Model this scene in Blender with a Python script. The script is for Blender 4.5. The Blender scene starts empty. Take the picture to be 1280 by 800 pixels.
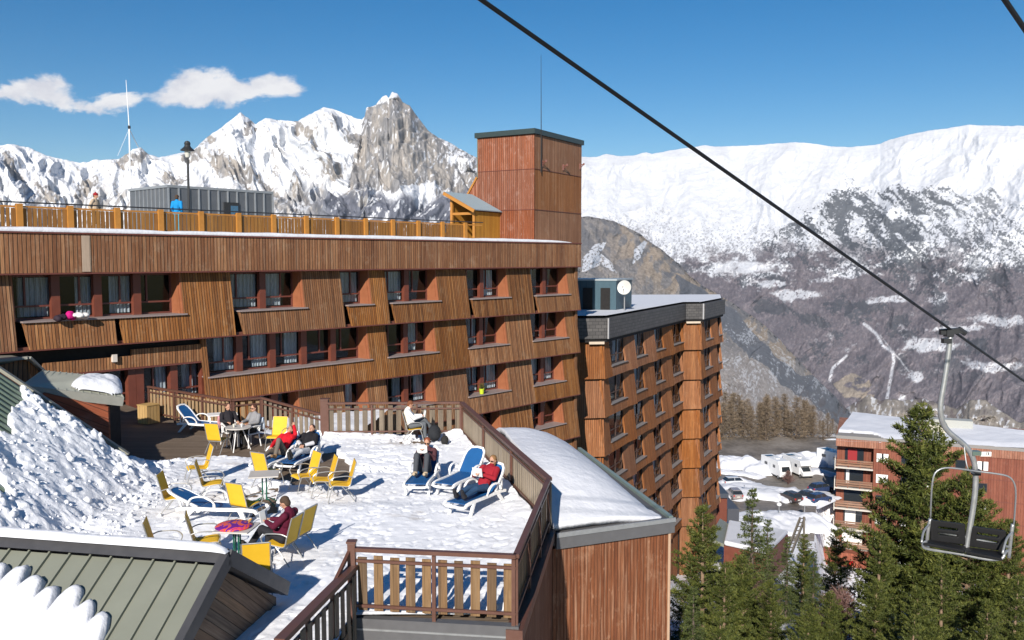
import bpy, bmesh, math, random
import numpy as np
from mathutils import Vector, Matrix, Euler
R = math.radians
rnd = random.Random(7)
SC = bpy.context.scene
COL = SC.collection
F_PX = 1100.0; HOR = 322.0
PITCH = math.atan((400-HOR)/F_PX)

# ---------------------------------------------------------------- survey helpers: turn a sighting into a real point
def ray(px, py):
    u = (px-640)/F_PX; v = (400-py)/F_PX
    return (u, math.cos(PITCH)+v*math.sin(PITCH), -math.sin(PITCH)+v*math.cos(PITCH))
def P(px, py, Y):
    d = ray(px, py); k = Y/d[1]
    return Vector((d[0]*k, Y, d[2]*k))
def PZ(px, py, Z):
    d = ray(px, py); k = Z/d[2]
    return Vector((d[0]*k, d[1]*k, Z))
def on_line(px, A, az, py=330):
    """distance along the horizontal line through A (azimuth az) seen at column px"""
    d = ray(px, py); t = d[0]/d[1]
    s, c = math.sin(R(az)), math.cos(R(az))
    return (t*A[1]-A[0])/(s-t*c)

# ---------------------------------------------------------------- tags and hierarchy
def tag(o, label=None, cat=None, group=None, kind=None):
    if label: o['label'] = label
    if cat: o['category'] = cat
    if group: o['group'] = group
    if kind: o['kind'] = kind
    return o
def empty(name, label, cat, loc=(0,0,0), rz=0, group=None):
    o = bpy.data.objects.new(name, None); COL.objects.link(o)
    o.location = loc; o.rotation_euler = (0,0,rz); o.empty_display_size = .2
    return tag(o, label, cat, group)
def copy_tree(o, parent=None):
    c = o.copy(); COL.objects.link(c)
    if parent is not None:
        c.parent = parent; c.matrix_parent_inverse = o.matrix_parent_inverse.copy()
    for ch in list(o.children): copy_tree(ch, c)
    return c

# ---------------------------------------------------------------- mesh builder
def auto_uv(me, faces_uv=True):
    n = len(me.polygons)
    if not n: return
    uvl = me.uv_layers.new(name='UVMap')
    nl = len(me.loops)
    co = np.empty(len(me.vertices)*3, np.float32); me.vertices.foreach_get('co', co); co = co.reshape(-1,3)
    vi = np.empty(nl, np.int32); me.loops.foreach_get('vertex_index', vi)
    nor = np.empty(n*3, np.float32); me.polygons.foreach_get('normal', nor); nor = nor.reshape(-1,3)
    lt = np.empty(n, np.int32); me.polygons.foreach_get('loop_total', lt)
    ln = np.repeat(nor, lt, axis=0)
    flat = np.abs(ln[:,2]) > .92
    t = np.stack([-ln[:,1], ln[:,0], np.zeros(nl)],1)
    l = np.linalg.norm(t,axis=1); l[l==0]=1; t = t/l[:,None]
    t[flat] = (1,0,0)
    b = np.cross(ln, t); b[flat] = (0,1,0)
    pc = co[vi]
    uv = np.stack([(pc*t).sum(1), (pc*b).sum(1)],1).astype(np.float32)
    uvl.data.foreach_set('uv', uv.ravel())

class MB:
    def __init__(s): s.v=[]; s.f=[]; s.m=[]; s.cur=0
    def mat(s, i): s.cur=i; return s
    def add(s, vs, fs):
        b=len(s.v); s.v += [tuple(v) for v in vs]
        for f in fs: s.f.append([b+i for i in f]); s.m.append(s.cur)
        return s
    def prism(s, A, B):
        n=len(A); fs=[list(range(n)), [n+i for i in range(n)][::-1]]
        for i in range(n):
            j=(i+1)%n; fs.append([j,i,n+i,n+j])
        return s.add(list(A)+list(B), fs)
    def box(s, c, size, M=None):
        hx,hy,hz=[q/2 for q in size]; vs=[]
        for z in(-hz,hz):
            for x,y in((-hx,-hy),(hx,-hy),(hx,hy),(-hx,hy)):
                v=Vector((x,y,z))
                if M is not None: v=M@v
                vs.append(v+Vector(c))
        return s.add(vs,[[3,2,1,0],[4,5,6,7],[0,1,5,4],[1,2,6,5],[2,3,7,6],[3,0,4,7]])
    def beam(s, a, b, w, h, up=(0,0,1)):
        """rectangular bar from a to b, width w (sideways), height h (along up)"""
        a=Vector(a); b=Vector(b); d=(b-a); 
        if d.length<1e-6: return s
        d.normalize(); up=Vector(up)
        if abs(d.dot(up))>.99: up=Vector((0,1,0)) if abs(d.y)<.9 else Vector((1,0,0))
        x=d.cross(up).normalized(); y=x.cross(d).normalized()
        vs=[]
        for p in (a,b):
            for i,j in((-1,-1),(1,-1),(1,1),(-1,1)): vs.append(p+x*(i*w/2)+y*(j*h/2))
        return s.add(vs,[[0,1,2,3],[7,6,5,4],[1,0,4,5],[2,1,5,6],[3,2,6,7],[0,3,7,4]])
    def tube(s, pts, r, n=8, closed=False, caps=True):
        pts=[Vector(p) for p in pts]; m=len(pts)
        rs = r if isinstance(r,(list,tuple)) else [r]*m
        rings=[]; prev=None
        for i,p in enumerate(pts):
            if closed: d=pts[(i+1)%m]-pts[i-1]
            else: d=pts[min(i+1,m-1)]-pts[max(i-1,0)]
            if d.length<1e-9: d=Vector((0,0,1))
            d.normalize()
            if prev is None:
                a=Vector((0,0,1)) if abs(d.z)<.9 else Vector((1,0,0))
                x=d.cross(a).normalized()
            else:
                x=prev-d*prev.dot(d)
                x = x.normalized() if x.length>1e-6 else d.orthogonal().normalized()
            prev=x; y=d.cross(x)
            rings.append([p+(x*math.cos(2*math.pi*k/n)+y*math.sin(2*math.pi*k/n))*rs[i] for k in range(n)])
        vs=[v for rg in rings for v in rg]; fs=[]
        for i in range(m if closed else m-1):
            j=(i+1)%m
            for k in range(n):
                l=(k+1)%n; fs.append([i*n+k,i*n+l,j*n+l,j*n+k])
        if caps and not closed:
            fs.append(list(range(n))[::-1]); fs.append([(m-1)*n+k for k in range(n)])
        return s.add(vs,fs)
    def disc(s, c, r, h, n=24, ax='z', r2=None):
        r2=r if r2 is None else r2; A=[];B=[]
        for k in range(n):
            a=2*math.pi*k/n; x,y=math.cos(a),math.sin(a)
            if ax=='z': A.append((c[0]+x*r,c[1]+y*r,c[2])); B.append((c[0]+x*r2,c[1]+y*r2,c[2]+h))
            elif ax=='x': A.append((c[0],c[1]+x*r,c[2]+y*r)); B.append((c[0]+h,c[1]+x*r2,c[2]+y*r2))
            else: A.append((c[0]+x*r,c[1],c[2]+y*r)); B.append((c[0]+x*r2,c[1]+h,c[2]+y*r2))
        return s.prism(A[::-1],B[::-1])
    def lathe(s, prof, n=16, c=(0,0,0)):
        vs=[];fs=[];m=len(prof)
        for r_,z in prof:
            for k in range(n):
                a=2*math.pi*k/n; vs.append((c[0]+r_*math.cos(a),c[1]+r_*math.sin(a),c[2]+z))
        for i in range(m-1):
            for k in range(n):
                l=(k+1)%n; fs.append([i*n+k,i*n+l,(i+1)*n+l,(i+1)*n+k])
        fs.append(list(range(n))[::-1]); fs.append([(m-1)*n+k for k in range(n)])
        return s.add(vs,fs)
    def mesh(s, name, mats, smooth=False):
        me=bpy.data.meshes.new(name); me.from_pydata(s.v,[],s.f)
        for m_ in (mats if isinstance(mats,(list,tuple)) else [mats]): me.materials.append(m_)
        if any(s.m): me.polygons.foreach_set('material_index', s.m)
        bm=bmesh.new(); bm.from_mesh(me); bmesh.ops.recalc_face_normals(bm, faces=bm.faces); bm.to_mesh(me); bm.free()
        auto_uv(me)
        if smooth: me.polygons.foreach_set('use_smooth',[True]*len(me.polygons))
        return me
    def build(s, name, mats, parent=None, smooth=False, loc=None, bevel=0):
        o=bpy.data.objects.new(name, s.mesh(name,mats,smooth)); COL.objects.link(o)
        if parent is not None: o.parent=parent
        if loc is not None: o.location=loc
        if bevel:
            b=o.modifiers.new('Bevel','BEVEL'); b.width=bevel; b.segments=2; b.limit_method='ANGLE'
        return o

def link_mesh(name, me, parent=None):
    o=bpy.data.objects.new(name, me); COL.objects.link(o)
    if parent is not None: o.parent=parent
    return o
def local(root):
    """matrix that takes world points into the frame of a root Empty"""
    return (Matrix.Translation(root.location)@root.rotation_euler.to_matrix().to_4x4()).inverted()

# ---------------------------------------------------------------- numpy noise
def _h(ix, iy, seed):
    n=(ix.astype(np.int64)*374761393+iy.astype(np.int64)*668265263+seed*974634777)&0xffffffff
    n=((n^(n>>13))*1274126177)&0xffffffff
    return ((n^(n>>16))&0xffffff)/float(0xffffff)
def vnoise(x,y,seed=0):
    ix=np.floor(x);iy=np.floor(y);fx=x-ix;fy=y-iy
    fx=fx*fx*fx*(fx*(fx*6-15)+10);fy=fy*fy*fy*(fy*(fy*6-15)+10)
    a=_h(ix,iy,seed);b=_h(ix+1,iy,seed);c=_h(ix,iy+1,seed);d=_h(ix+1,iy+1,seed)
    return a+(b-a)*fx+(c-a)*fy+(a-b-c+d)*fx*fy
def fbm(x,y,o=5,seed=0,g=.5,l=2.03):
    s=0;a=1;t=0
    for i in range(o):
        s=s+a*vnoise(x,y,seed+i*17);t+=a;a*=g
        x,y=(x*.8-y*.6)*l+13.7,(x*.6+y*.8)*l+7.1
    return s/t
def ridged(x,y,o=5,seed=0,g=.5,l=2.03):
    s=0;a=1;t=0
    for i in range(o):
        s=s+a*(1-np.abs(vnoise(x,y,seed+i*31)*2-1));t+=a;a*=g
        x,y=(x*.8-y*.6)*l+3.7,(x*.6+y*.8)*l+17.1
    return s/t
def sstep(a,b,x):
    t=np.clip((x-a)/(b-a),0,1); return t*t*(3-2*t)
def in_poly(x,y,poly):
    r=np.zeros(x.shape,bool); n=len(poly)
    for i in range(n):
        x1,y1=poly[i];x2,y2=poly[(i+1)%n]
        if y1==y2: continue
        c=((y1>y)!=(y2>y))&(x<(x2-x1)*(y-y1)/(y2-y1)+x1)
        r^=c
    return r.astype(float)
def grid_mesh(name, X, Y, Z, mats, cols=None, keep=None, smooth=True, uv=False):
    """X,Y,Z arrays (rows,cols) -> mesh; cols dict name->array 0..1 (rows,cols) or rgb"""
    nr,nc=X.shape
    co=np.stack([X,Y,Z],-1).reshape(-1,3).astype(np.float32)
    idx=np.arange(nr*nc).reshape(nr,nc)
    q=np.stack([idx[:-1,:-1],idx[:-1,1:],idx[1:,1:],idx[1:,:-1]],-1).reshape(-1,4)
    if keep is not None:
        kf=(keep[:-1,:-1]&keep[:-1,1:]&keep[1:,1:]&keep[1:,:-1]).ravel(); q=q[kf]
    me=bpy.data.meshes.new(name)
    me.vertices.add(len(co)); me.vertices.foreach_set('co',co.ravel())
    me.loops.add(q.size); me.loops.foreach_set('vertex_index',q.ravel().astype(np.int32))
    me.polygons.add(len(q)); me.polygons.foreach_set('loop_start',np.arange(0,q.size,4,dtype=np.int32))
    try: me.polygons.foreach_set('loop_total',np.full(len(q),4,dtype=np.int32))
    except Exception: pass
    me.update(calc_edges=True)
    for m_ in (mats if isinstance(mats,(list,tuple)) else [mats]): me.materials.append(m_)
    if cols:
        for k,a in cols.items():
            at=me.color_attributes.new(k,'FLOAT_COLOR','POINT')
            a=np.asarray(a,np.float32)
            if a.ndim==2: a=np.stack([a,a,a],-1)
            a=a.reshape(-1,3); a=np.concatenate([a,np.ones((len(a),1),np.float32)],1)
            at.data.foreach_set('color',a.ravel())
    if smooth: me.polygons.foreach_set('use_smooth',[True]*len(me.polygons))
    me.validate()
    return me
def tri_mesh(name, V, T, mats, midx=None, smooth=False, col=None):
    me=bpy.data.meshes.new(name)
    me.vertices.add(len(V)); me.vertices.foreach_set('co',np.asarray(V,np.float32).ravel())
    T=np.asarray(T,np.int32)
    me.loops.add(T.size); me.loops.foreach_set('vertex_index',T.ravel())
    me.polygons.add(len(T)); me.polygons.foreach_set('loop_start',np.arange(0,T.size,T.shape[1],dtype=np.int32))
    me.update(calc_edges=True)
    for m_ in (mats if isinstance(mats,(list,tuple)) else [mats]): me.materials.append(m_)
    if midx is not None: me.polygons.foreach_set('material_index',np.asarray(midx,np.int32))
    if col is not None:
        at=me.color_attributes.new('tint','FLOAT_COLOR','POINT')
        a=np.asarray(col,np.float32); a=np.stack([a,a,a,np.ones_like(a)],-1); at.data.foreach_set('color',a.ravel())
    if smooth: me.polygons.foreach_set('use_smooth',[True]*len(me.polygons))
    return me

# ---------------------------------------------------------------- node materials
class NT:
    def __init__(s, name):
        s.m=bpy.data.materials.new(name); s.m.use_nodes=True; s.t=s.m.node_tree; s.t.nodes.clear()
        s.out=s.n('ShaderNodeOutputMaterial'); s.b=s.n('ShaderNodeBsdfPrincipled')
        s.t.links.new(s.b.outputs[0], s.out.inputs[0])
    def n(s,ty,**k):
        nd=s.t.nodes.new(ty)
        for a,b in k.items(): setattr(nd,a,b)
        return nd
    def l(s,a,b): s.t.links.new(a,b)
    def put(s,sock,v):
        if isinstance(v,bpy.types.NodeSocket): s.l(v,sock)
        else:
            if sock.type=='RGBA' and len(v)==3: v=(*v,1)
            sock.default_value=v
    def math(s,op,a,b=0.0,c=None,clamp=False):
        nd=s.n('ShaderNodeMath',operation=op,use_clamp=clamp); s.put(nd.inputs[0],a); s.put(nd.inputs[1],b)
        if c is not None: s.put(nd.inputs[2],c)
        return nd.outputs[0]
    def vmul(s,v,k):
        nd=s.n('ShaderNodeVectorMath',operation='MULTIPLY'); s.put(nd.inputs[0],v); nd.inputs[1].default_value=k; return nd.outputs[0]
    def noise(s,vec,scale,detail=4,rough=.55,out=0,dist=0):
        nd=s.n('ShaderNodeTexNoise'); 
        if vec is not None: s.l(vec,nd.inputs['Vector'])
        nd.inputs['Scale'].default_value=scale; nd.inputs['Detail'].default_value=detail; nd.inputs['Roughness'].default_value=rough; nd.inputs['Distortion'].default_value=dist
        return nd.outputs[out]
    def mr(s,v,a,b,c=0.,d=1.,smooth=False):
        nd=s.n('ShaderNodeMapRange'); nd.clamp=True
        if smooth: nd.interpolation_type='SMOOTHSTEP'
        s.put(nd.inputs[0],v)
        for i,q in enumerate((a,b,c,d)): nd.inputs[1+i].default_value=q
        return nd.outputs[0]
    def ramp(s,v,stops,interp='LINEAR'):
        nd=s.n('ShaderNodeValToRGB'); s.put(nd.inputs[0],v); cr=nd.color_ramp; cr.interpolation=interp
        while len(cr.elements)<len(stops): cr.elements.new(.5)
        for e,(p,c) in zip(cr.elements,stops): e.position=p; e.color=(*c,1)
        return nd.outputs[0]
    def mix(s,f,a,b,mode='MIX'):
        nd=s.n('ShaderNodeMix',data_type='RGBA',blend_type=mode); s.put(nd.inputs[0],f); s.put(nd.inputs[6],a); s.put(nd.inputs[7],b); return nd.outputs[2]
    def attr(s,name): return s.n('ShaderNodeAttribute',attribute_name=name).outputs['Color']
    def obj(s): return s.n('ShaderNodeTexCoord').outputs['Object']
    def uv(s): return s.n('ShaderNodeTexCoord').outputs['UV']
    def pos(s): return s.n('ShaderNodeNewGeometry').outputs['Position']
    def sep(s,v):
        nd=s.n('ShaderNodeSeparateXYZ'); s.l(v,nd.inputs[0]); return nd.outputs
    def comb(s,x,y,z=0.):
        nd=s.n('ShaderNodeCombineXYZ'); s.put(nd.inputs[0],x); s.put(nd.inputs[1],y); s.put(nd.inputs[2],z); return nd.outputs[0]
    def bump(s,h,strength=.5,dist=.01):
        nd=s.n('ShaderNodeBump'); s.l(h,nd.inputs['Height']); nd.inputs['Strength'].default_value=strength; nd.inputs['Distance'].default_value=dist
        s.l(nd.outputs[0],s.b.inputs['Normal']); return nd
    def set(s,**k):
        nm={'col':'Base Color','rough':'Roughness','metal':'Metallic','spec':'Specular IOR Level','alpha':'Alpha','trans':'Transmission Weight','coat':'Coat Weight'}
        for a,b in k.items(): s.put(s.b.inputs[nm[a]],b)
        return s.m

def plain(name,col,rough=.5,metal=0.,var=.12,scale=6.,spec=.5,bump=0.,bd=.01):
    t=NT(name); n=t.noise(t.obj(),scale,5,.6)
    c=t.mix(n,tuple(max(0,q*(1-var)) for q in col),tuple(min(1,q*(1+var)) for q in col))
    t.set(col=c,rough=t.mr(n,.3,.7,max(0,rough-.07),min(1,rough+.07)),metal=metal,spec=spec)
    if bump: t.bump(t.noise(t.obj(),scale*8,3),bump,bd)
    return t.m
def boards(name,cols,w=.11,groove=.12,grain=1.0,pale=.0,rough=.75,palecol=(.42,.34,.27),bumpd=.012,horizontal=False,seed=0.,spots=0.):
    """weathered vertical boards: every board its own tone, grain along it, a dark joint between"""
    t=NT(name); u,v,_=t.sep(t.uv())
    if horizontal: u,v=v,u
    k=t.math('DIVIDE',u,w); i=t.math('FLOOR',k); fr=t.math('FRACT',k)
    wn=t.n('ShaderNodeTexWhiteNoise',noise_dimensions='2D'); t.l(t.comb(i,seed),wn.inputs['Vector'])
    r_=wn.outputs['Value']
    stops=[(j/(len(cols)-1),c) for j,c in enumerate(cols)]
    base=t.ramp(r_,stops)
    gv=t.comb(t.math('MULTIPLY',u,38.),t.math('ADD',t.math('MULTIPLY',v,1.6),t.math('MULTIPLY',r_,40.)))
    g=t.noise(gv,1.,5,.65)
    c=t.mix(t.math('MULTIPLY',t.mr(g,.35,.7),.62*grain),base,tuple(q*.30 for q in cols[0]))
    g2=t.noise(t.comb(t.math('MULTIPLY',u,11.),t.math('ADD',t.math('MULTIPLY',v,.45),t.math('MULTIPLY',r_,9.))),1.,4,.6)
    if pale: c=t.mix(t.math('MULTIPLY',t.mr(g2,.52,.72),pale),c,palecol)
    big=t.noise(t.comb(t.math('MULTIPLY',u,.25),t.math('MULTIPLY',v,.35)),1.,4,.6)
    c=t.mix(t.mr(big,.35,.7,0,.35),c,tuple(q*.55 for q in cols[0]))
    lg=t.noise(t.comb(t.math('MULTIPLY',u,1.3),t.math('MULTIPLY',v,.9)),1.,5,.7)
    c=t.mix(t.math('MULTIPLY',t.mr(lg,.55,.75),min(.55,pale)),c,palecol)
    if spots:
        sp=t.noise(t.comb(t.math('MULTIPLY',u,9.),t.math('MULTIPLY',v,3.)),1.,3,.6)
        c=t.mix(t.math('MULTIPLY',t.mr(sp,.62,.72),spots),c,palecol)
    oi=t.n('ShaderNodeObjectInfo').outputs['Random']; hs=t.n('ShaderNodeHueSaturation'); t.l(t.mr(oi,0,1,.82,1.16),hs.inputs['Value']); t.l(t.mr(t.math('FRACT',t.math('MULTIPLY',oi,7.3)),0,1,.9,1.08),hs.inputs['Saturation']); t.l(c,hs.inputs['Color']); c=hs.outputs[0]
    st=t.noise(t.comb(t.math('MULTIPLY',u,2.6),t.math('MULTIPLY',v,.25)),1.,4,.6); c=t.mix(t.mr(st,.5,.72,0,.30),c,tuple(q*.35 for q in cols[0]))
    e=t.math('ABSOLUTE',t.math('SUBTRACT',fr,.5)); gr=t.mr(e,.5-groove,.5-groove*.45)
    c=t.mix(t.math('MULTIPLY',gr,.85),c,(.012,.009,.007))
    h=t.math('ADD',t.math('MULTIPLY',t.math('SUBTRACT',1.,gr),1.),t.math('MULTIPLY',g,.25))
    h=t.math('ADD',h,t.math('MULTIPLY',r_,.35))
    t.bump(h,.8,bumpd)
    return t.set(col=c,rough=rough,spec=.25)
# ================================================================ camera, sun, sky
cam_d=bpy.data.cameras.new('camera'); cam=bpy.data.objects.new('camera',cam_d); COL.objects.link(cam); SC.camera=cam
cam.location=(0,0,0); cam.rotation_euler=(math.pi/2-PITCH,0,0)
cam_d.sensor_width=36; cam_d.lens=36*F_PX/1280; cam_d.clip_start=.1; cam_d.clip_end=60000
SUN_AZ=192.0; SUN_EL=27.0
sd=bpy.data.lights.new('sun','SUN'); sun=bpy.data.objects.new('sun',sd); COL.objects.link(sun)
sd.energy=5.0; sd.angle=R(.5); sd.color=(1.,.925,.83)
sv=Vector((math.sin(R(SUN_AZ))*math.cos(R(SUN_EL)),math.cos(R(SUN_AZ))*math.cos(R(SUN_EL)),math.sin(R(SUN_EL))))
sun.rotation_euler=sv.to_track_quat('Z','Y').to_euler(); sun.location=(-30,-60,60)
W=bpy.data.worlds.new('World'); SC.world=W; W.use_nodes=True
def world():
    t=NT.__new__(NT); t.t=W.node_tree; t.t.nodes.clear()
    out=t.n('ShaderNodeOutputWorld'); sky=t.n('ShaderNodeTexSky'); sky.sky_type='NISHITA'; sky.sun_disc=False
    sky.sun_elevation=R(SUN_EL); sky.sun_rotation=R(SUN_AZ); sky.altitude=1600; sky.air_density=1.0; sky.dust_density=.15; sky.ozone_density=1.6
    g=t.n('ShaderNodeTexCoord').outputs['Generated']
    x,y,z=t.sep(g)
    yy=t.math('MAXIMUM',y,.05)
    u=t.math('DIVIDE',x,yy); v=t.math('DIVIDE',z,yy)
    nv=t.comb(t.math('MULTIPLY',u,9.),t.math('MULTIPLY',v,16.))
    wx=t.math('MULTIPLY',t.math('SUBTRACT',t.noise(nv,1.2,6,.6),.5),.055)
    wy=t.math('MULTIPLY',t.math('SUBTRACT',t.noise(nv,1.1,6,.6,out=0,dist=.6),.5),.055)
    uu=t.math('ADD',u,wx); vv=t.math('ADD',v,wy)
    field=None
    for (px,py,rx,ry,a) in [(8,121,40,11,1.),(62,110,42,17,1.1),(100,133,75,15,1.1),(160,121,42,10,.8),(255,104,42,20,1.2),(245,130,62,17,1.1),(350,113,38,17,1.3),(305,120,55,10,.9)]:
        cu=(px-640)/F_PX; cv=(HOR-py)/F_PX
        a1=t.math('DIVIDE',t.math('SUBTRACT',uu,cu),rx/F_PX); a2=t.math('DIVIDE',t.math('SUBTRACT',vv,cv),ry/F_PX)
        d=t.math('ADD',t.math('MULTIPLY',a1,a1),t.math('MULTIPLY',a2,a2))
        e=t.math('MULTIPLY',t.math('POWER',2.718,t.math('MULTIPLY',d,-1.1)),a)
        field=e if field is None else t.math('ADD',field,e)
    n=t.noise(t.comb(t.math('MULTIPLY',u,26.),t.math('MULTIPLY',v,44.)),1.,7,.62)
    dens=t.math('ADD',field,t.math('MULTIPLY',t.math('SUBTRACT',n,.5),1.9))
    m=t.mr(dens,.50,1.15,0.,.95,True)
    m=t.math('MULTIPLY',m,t.mr(y,.1,.3))
    b1=t.n('ShaderNodeBackground'); b2=t.n('ShaderNodeBackground'); mx=t.n('ShaderNodeMixShader')
    hs=t.n('ShaderNodeHueSaturation'); hs.inputs['Hue'].default_value=.5; hs.inputs['Saturation'].default_value=1.5; t.l(sky.outputs[0],hs.inputs['Color'])
    t.l(hs.outputs[0],b1.inputs[0]); b1.inputs[1].default_value=.066
    cc=t.ramp(t.noise(nv,2.2,4,.6),[(.35,(.74,.74,.80)),(.58,(.95,.94,.95))])
    t.l(cc,b2.inputs[0]); b2.inputs[1].default_value=.70
    t.l(m,mx.inputs[0]); t.l(b1.outputs[0],mx.inputs[1]); t.l(b2.outputs[0],mx.inputs[2]); t.l(mx.outputs[0],out.inputs[0])
world()
SC.view_settings.view_transform='Standard'; SC.view_settings.look='None'; SC.view_settings.gamma=1; SC.view_settings.exposure=.50
SC.view_settings.use_curve_mapping=False
SC.render.resolution_x=1280; SC.render.resolution_y=800

# ================================================================ mountains
def project(X,Y,Z):
    fw=Y*math.cos(PITCH)-Z*math.sin(PITCH); up=Y*math.sin(PITCH)+Z*math.cos(PITCH)
    return 640+F_PX*X/fw, 400-F_PX*up/fw
def m_terrain(name,nscale,bs,bd,fine=.18):
    t=NT(name); c=t.attr('tone'); p=t.pos()
    n=t.noise(p,nscale,5,.65); n2=t.noise(p,nscale*6,3,.6)
    f=t.math('ADD',t.math('MULTIPLY',n,.6),t.math('MULTIPLY',n2,.4))
    k=t.mr(f,.3,.7,1-fine,1.+fine*.4)
    c=t.mix(1.,c,t.comb(k,k,k),'MULTIPLY')
    t.bump(f,bs,bd)
    return t.set(col=c,rough=.85,spec=.1)
M_mtn=m_terrain('mountain_surface',.012,.55,22.)
M_rid=m_terrain('ridge_surface',.05,.7,6.,.3)
SNOW=np.array((.69,.715,.76)); ROCKW=np.array((.265,.245,.225)); ROCKG=np.array((.21,.208,.215)); DARK=np.array((.055,.06,.08))
def lerp(a,b,m): return a+(b-a)*m[...,None]
def rangemesh(name,sil,x0,x1,nc,nr,r0,r1,z0,pw,disp,paint,mat,jag=1.5,seed=3,back=.12):
    px=np.linspace(x0,x1,nc); sy=np.interp(px,[a for a,b in sil],[b for a,b in sil])
    sy=sy+ (fbm(px*.11,px*0+.3,4,seed)-.5)*jag*2.2
    u=(px-640)/F_PX; v=(400-sy)/F_PX
    dy=math.cos(PITCH)+v*math.sin(PITCH); dz=-math.sin(PITCH)+v*math.cos(PITCH)
    az=np.arctan2(u,dy); hyp=np.hypot(u,dy)
    rr=r1(px) if callable(r1) else np.full(nc,float(r1))
    zr=rr*dz/hyp
    nb=max(6,nr//14)
    t=np.concatenate([np.linspace(0,1,nr),1+back*(np.arange(1,nb)/nb)])
    T=t[:,None]; PX=np.broadcast_to(px,(len(t),nc)); Tm=np.minimum(T,1)
    Rr=r0+(rr-r0)*T; Z=z0+(zr-z0)*np.power(Tm,pw)
    Z=np.where(T>1, zr-(T-1)*(rr-r0)*.9, Z); Z=np.broadcast_to(Z,Rr.shape).copy()
    TT=np.broadcast_to(T,Rr.shape)
    X=Rr*np.sin(az);Y=Rr*np.cos(az)
    ppx,ppy=project(X,Y,Z)
    dr,dzz=disp(ppx,ppy,TT)
    env=np.clip((1-TT)*14,0,1)*np.clip(TT*10,0,1)
    Rd=Rr+dr*env; Z=Z+dzz*env
    X=Rd*np.sin(az);Y=Rd*np.cos(az)
    # local steepness, from the finished relief
    gz=np.gradient(Z,axis=0);gr=np.gradient(Rd,axis=0)
    steep=np.arctan2(gz,np.abs(gr)+1e-3)
    c=paint(ppx,ppy,TT,steep,dr)
    o=link_mesh(name,grid_mesh(name,X,Y,Z,mat,{'tone':c}))
    tag(o,kind='structure'); return o

# --- left: the high snowy range with its limestone tower
silL=[(-900,240),(-700,215),(-560,190),(-450,205),(-330,176),(-200,190),(0,181),(15,180),(35,184),(60,195),(85,201),(100,203),(120,200),(150,199),(158,193),(166,187),(176,184),(186,193),(200,197),(222,192),(238,190),(252,178),(266,166),(282,155),(292,147),(300,141),(310,147),(320,155),(332,148),(345,150),(360,151),(372,152),(388,142),(405,133),(416,136),(430,142),(443,147),(452,150),(456,146),(458,134),(470,131),(478,121),(483,119),(486,123),(490,114),(497,118),(503,128),(512,132),(522,146),(535,162),(548,172),(562,178),(580,189),(597,197),(640,225),(700,262),(760,300),(800,330)]
towerP=[(455,146),(460,131),(500,124),(512,131),(528,152),(540,166),(552,176),(560,190),(562,205),(575,210),(600,226),(600,250),(560,240),(545,231),(520,228),(492,241),(478,236),(455,240),(432,242),(436,222),(446,195),(450,172)]
rocksL=[[(365,150),(378,158),(392,180),(408,196),(420,206),(415,208),(396,196),(380,180),(368,170)],
 [(398,205),(425,212),(428,224),(415,226),(402,218)],
 [(250,178),(262,165),(270,170),(262,182),(253,186)],[(262,210),(275,192),(300,205),(330,225),(345,240),(330,240),(300,228),(272,222)],
 [(200,225),(215,215),(230,222),(225,235),(205,232)],[(225,200),(245,190),(255,200),(245,212),(232,210)],
 [(45,235),(55,231),(75,248),(80,256),(60,255)],[(92,250),(105,225),(118,218),(122,228),(105,255)],
 [(145,205),(160,190),(185,190),(178,204),(160,212),(150,212)],[(0,195),(8,194),(24,215),(30,222),(12,218)],
 [(320,215),(345,245),(380,270),(362,272),(330,250)],[(300,165),(312,150),(320,158),(325,170),(312,175)],
 [(425,158),(440,165),(450,180),(446,190),(432,175)],[(365,225),(372,222),(378,240),(390,262),(380,262),(368,243)]]
def dispL(px,py,t):
    wx=(fbm(px*.02,py*.02,3,91)-.5)*40; wy=(fbm(px*.02,py*.02,3,92)-.5)*40
    a=(px+wx)+(py)*.75*np.where(px<455,-1,.4); 
    rib=ridged(a*.022,(py+wy)*.009,4,5,g=.42)
    mid=ridged((px+wx)*.05,(py+wy)*.05,4,15,g=.4)
    tw=in_poly(px+wx*.1,py+wy*.1,towerP)
    vert=ridged(px*.16,py*.03,4,33)
    d=(-430*(rib-.5)-110*(mid-.5))*(1-.6*tw)-tw*(45*(vert-.5))
    d+= -16*(fbm(px*.35,py*.35,3,44)-.5)
    return d, 90*(mid-.5)
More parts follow.
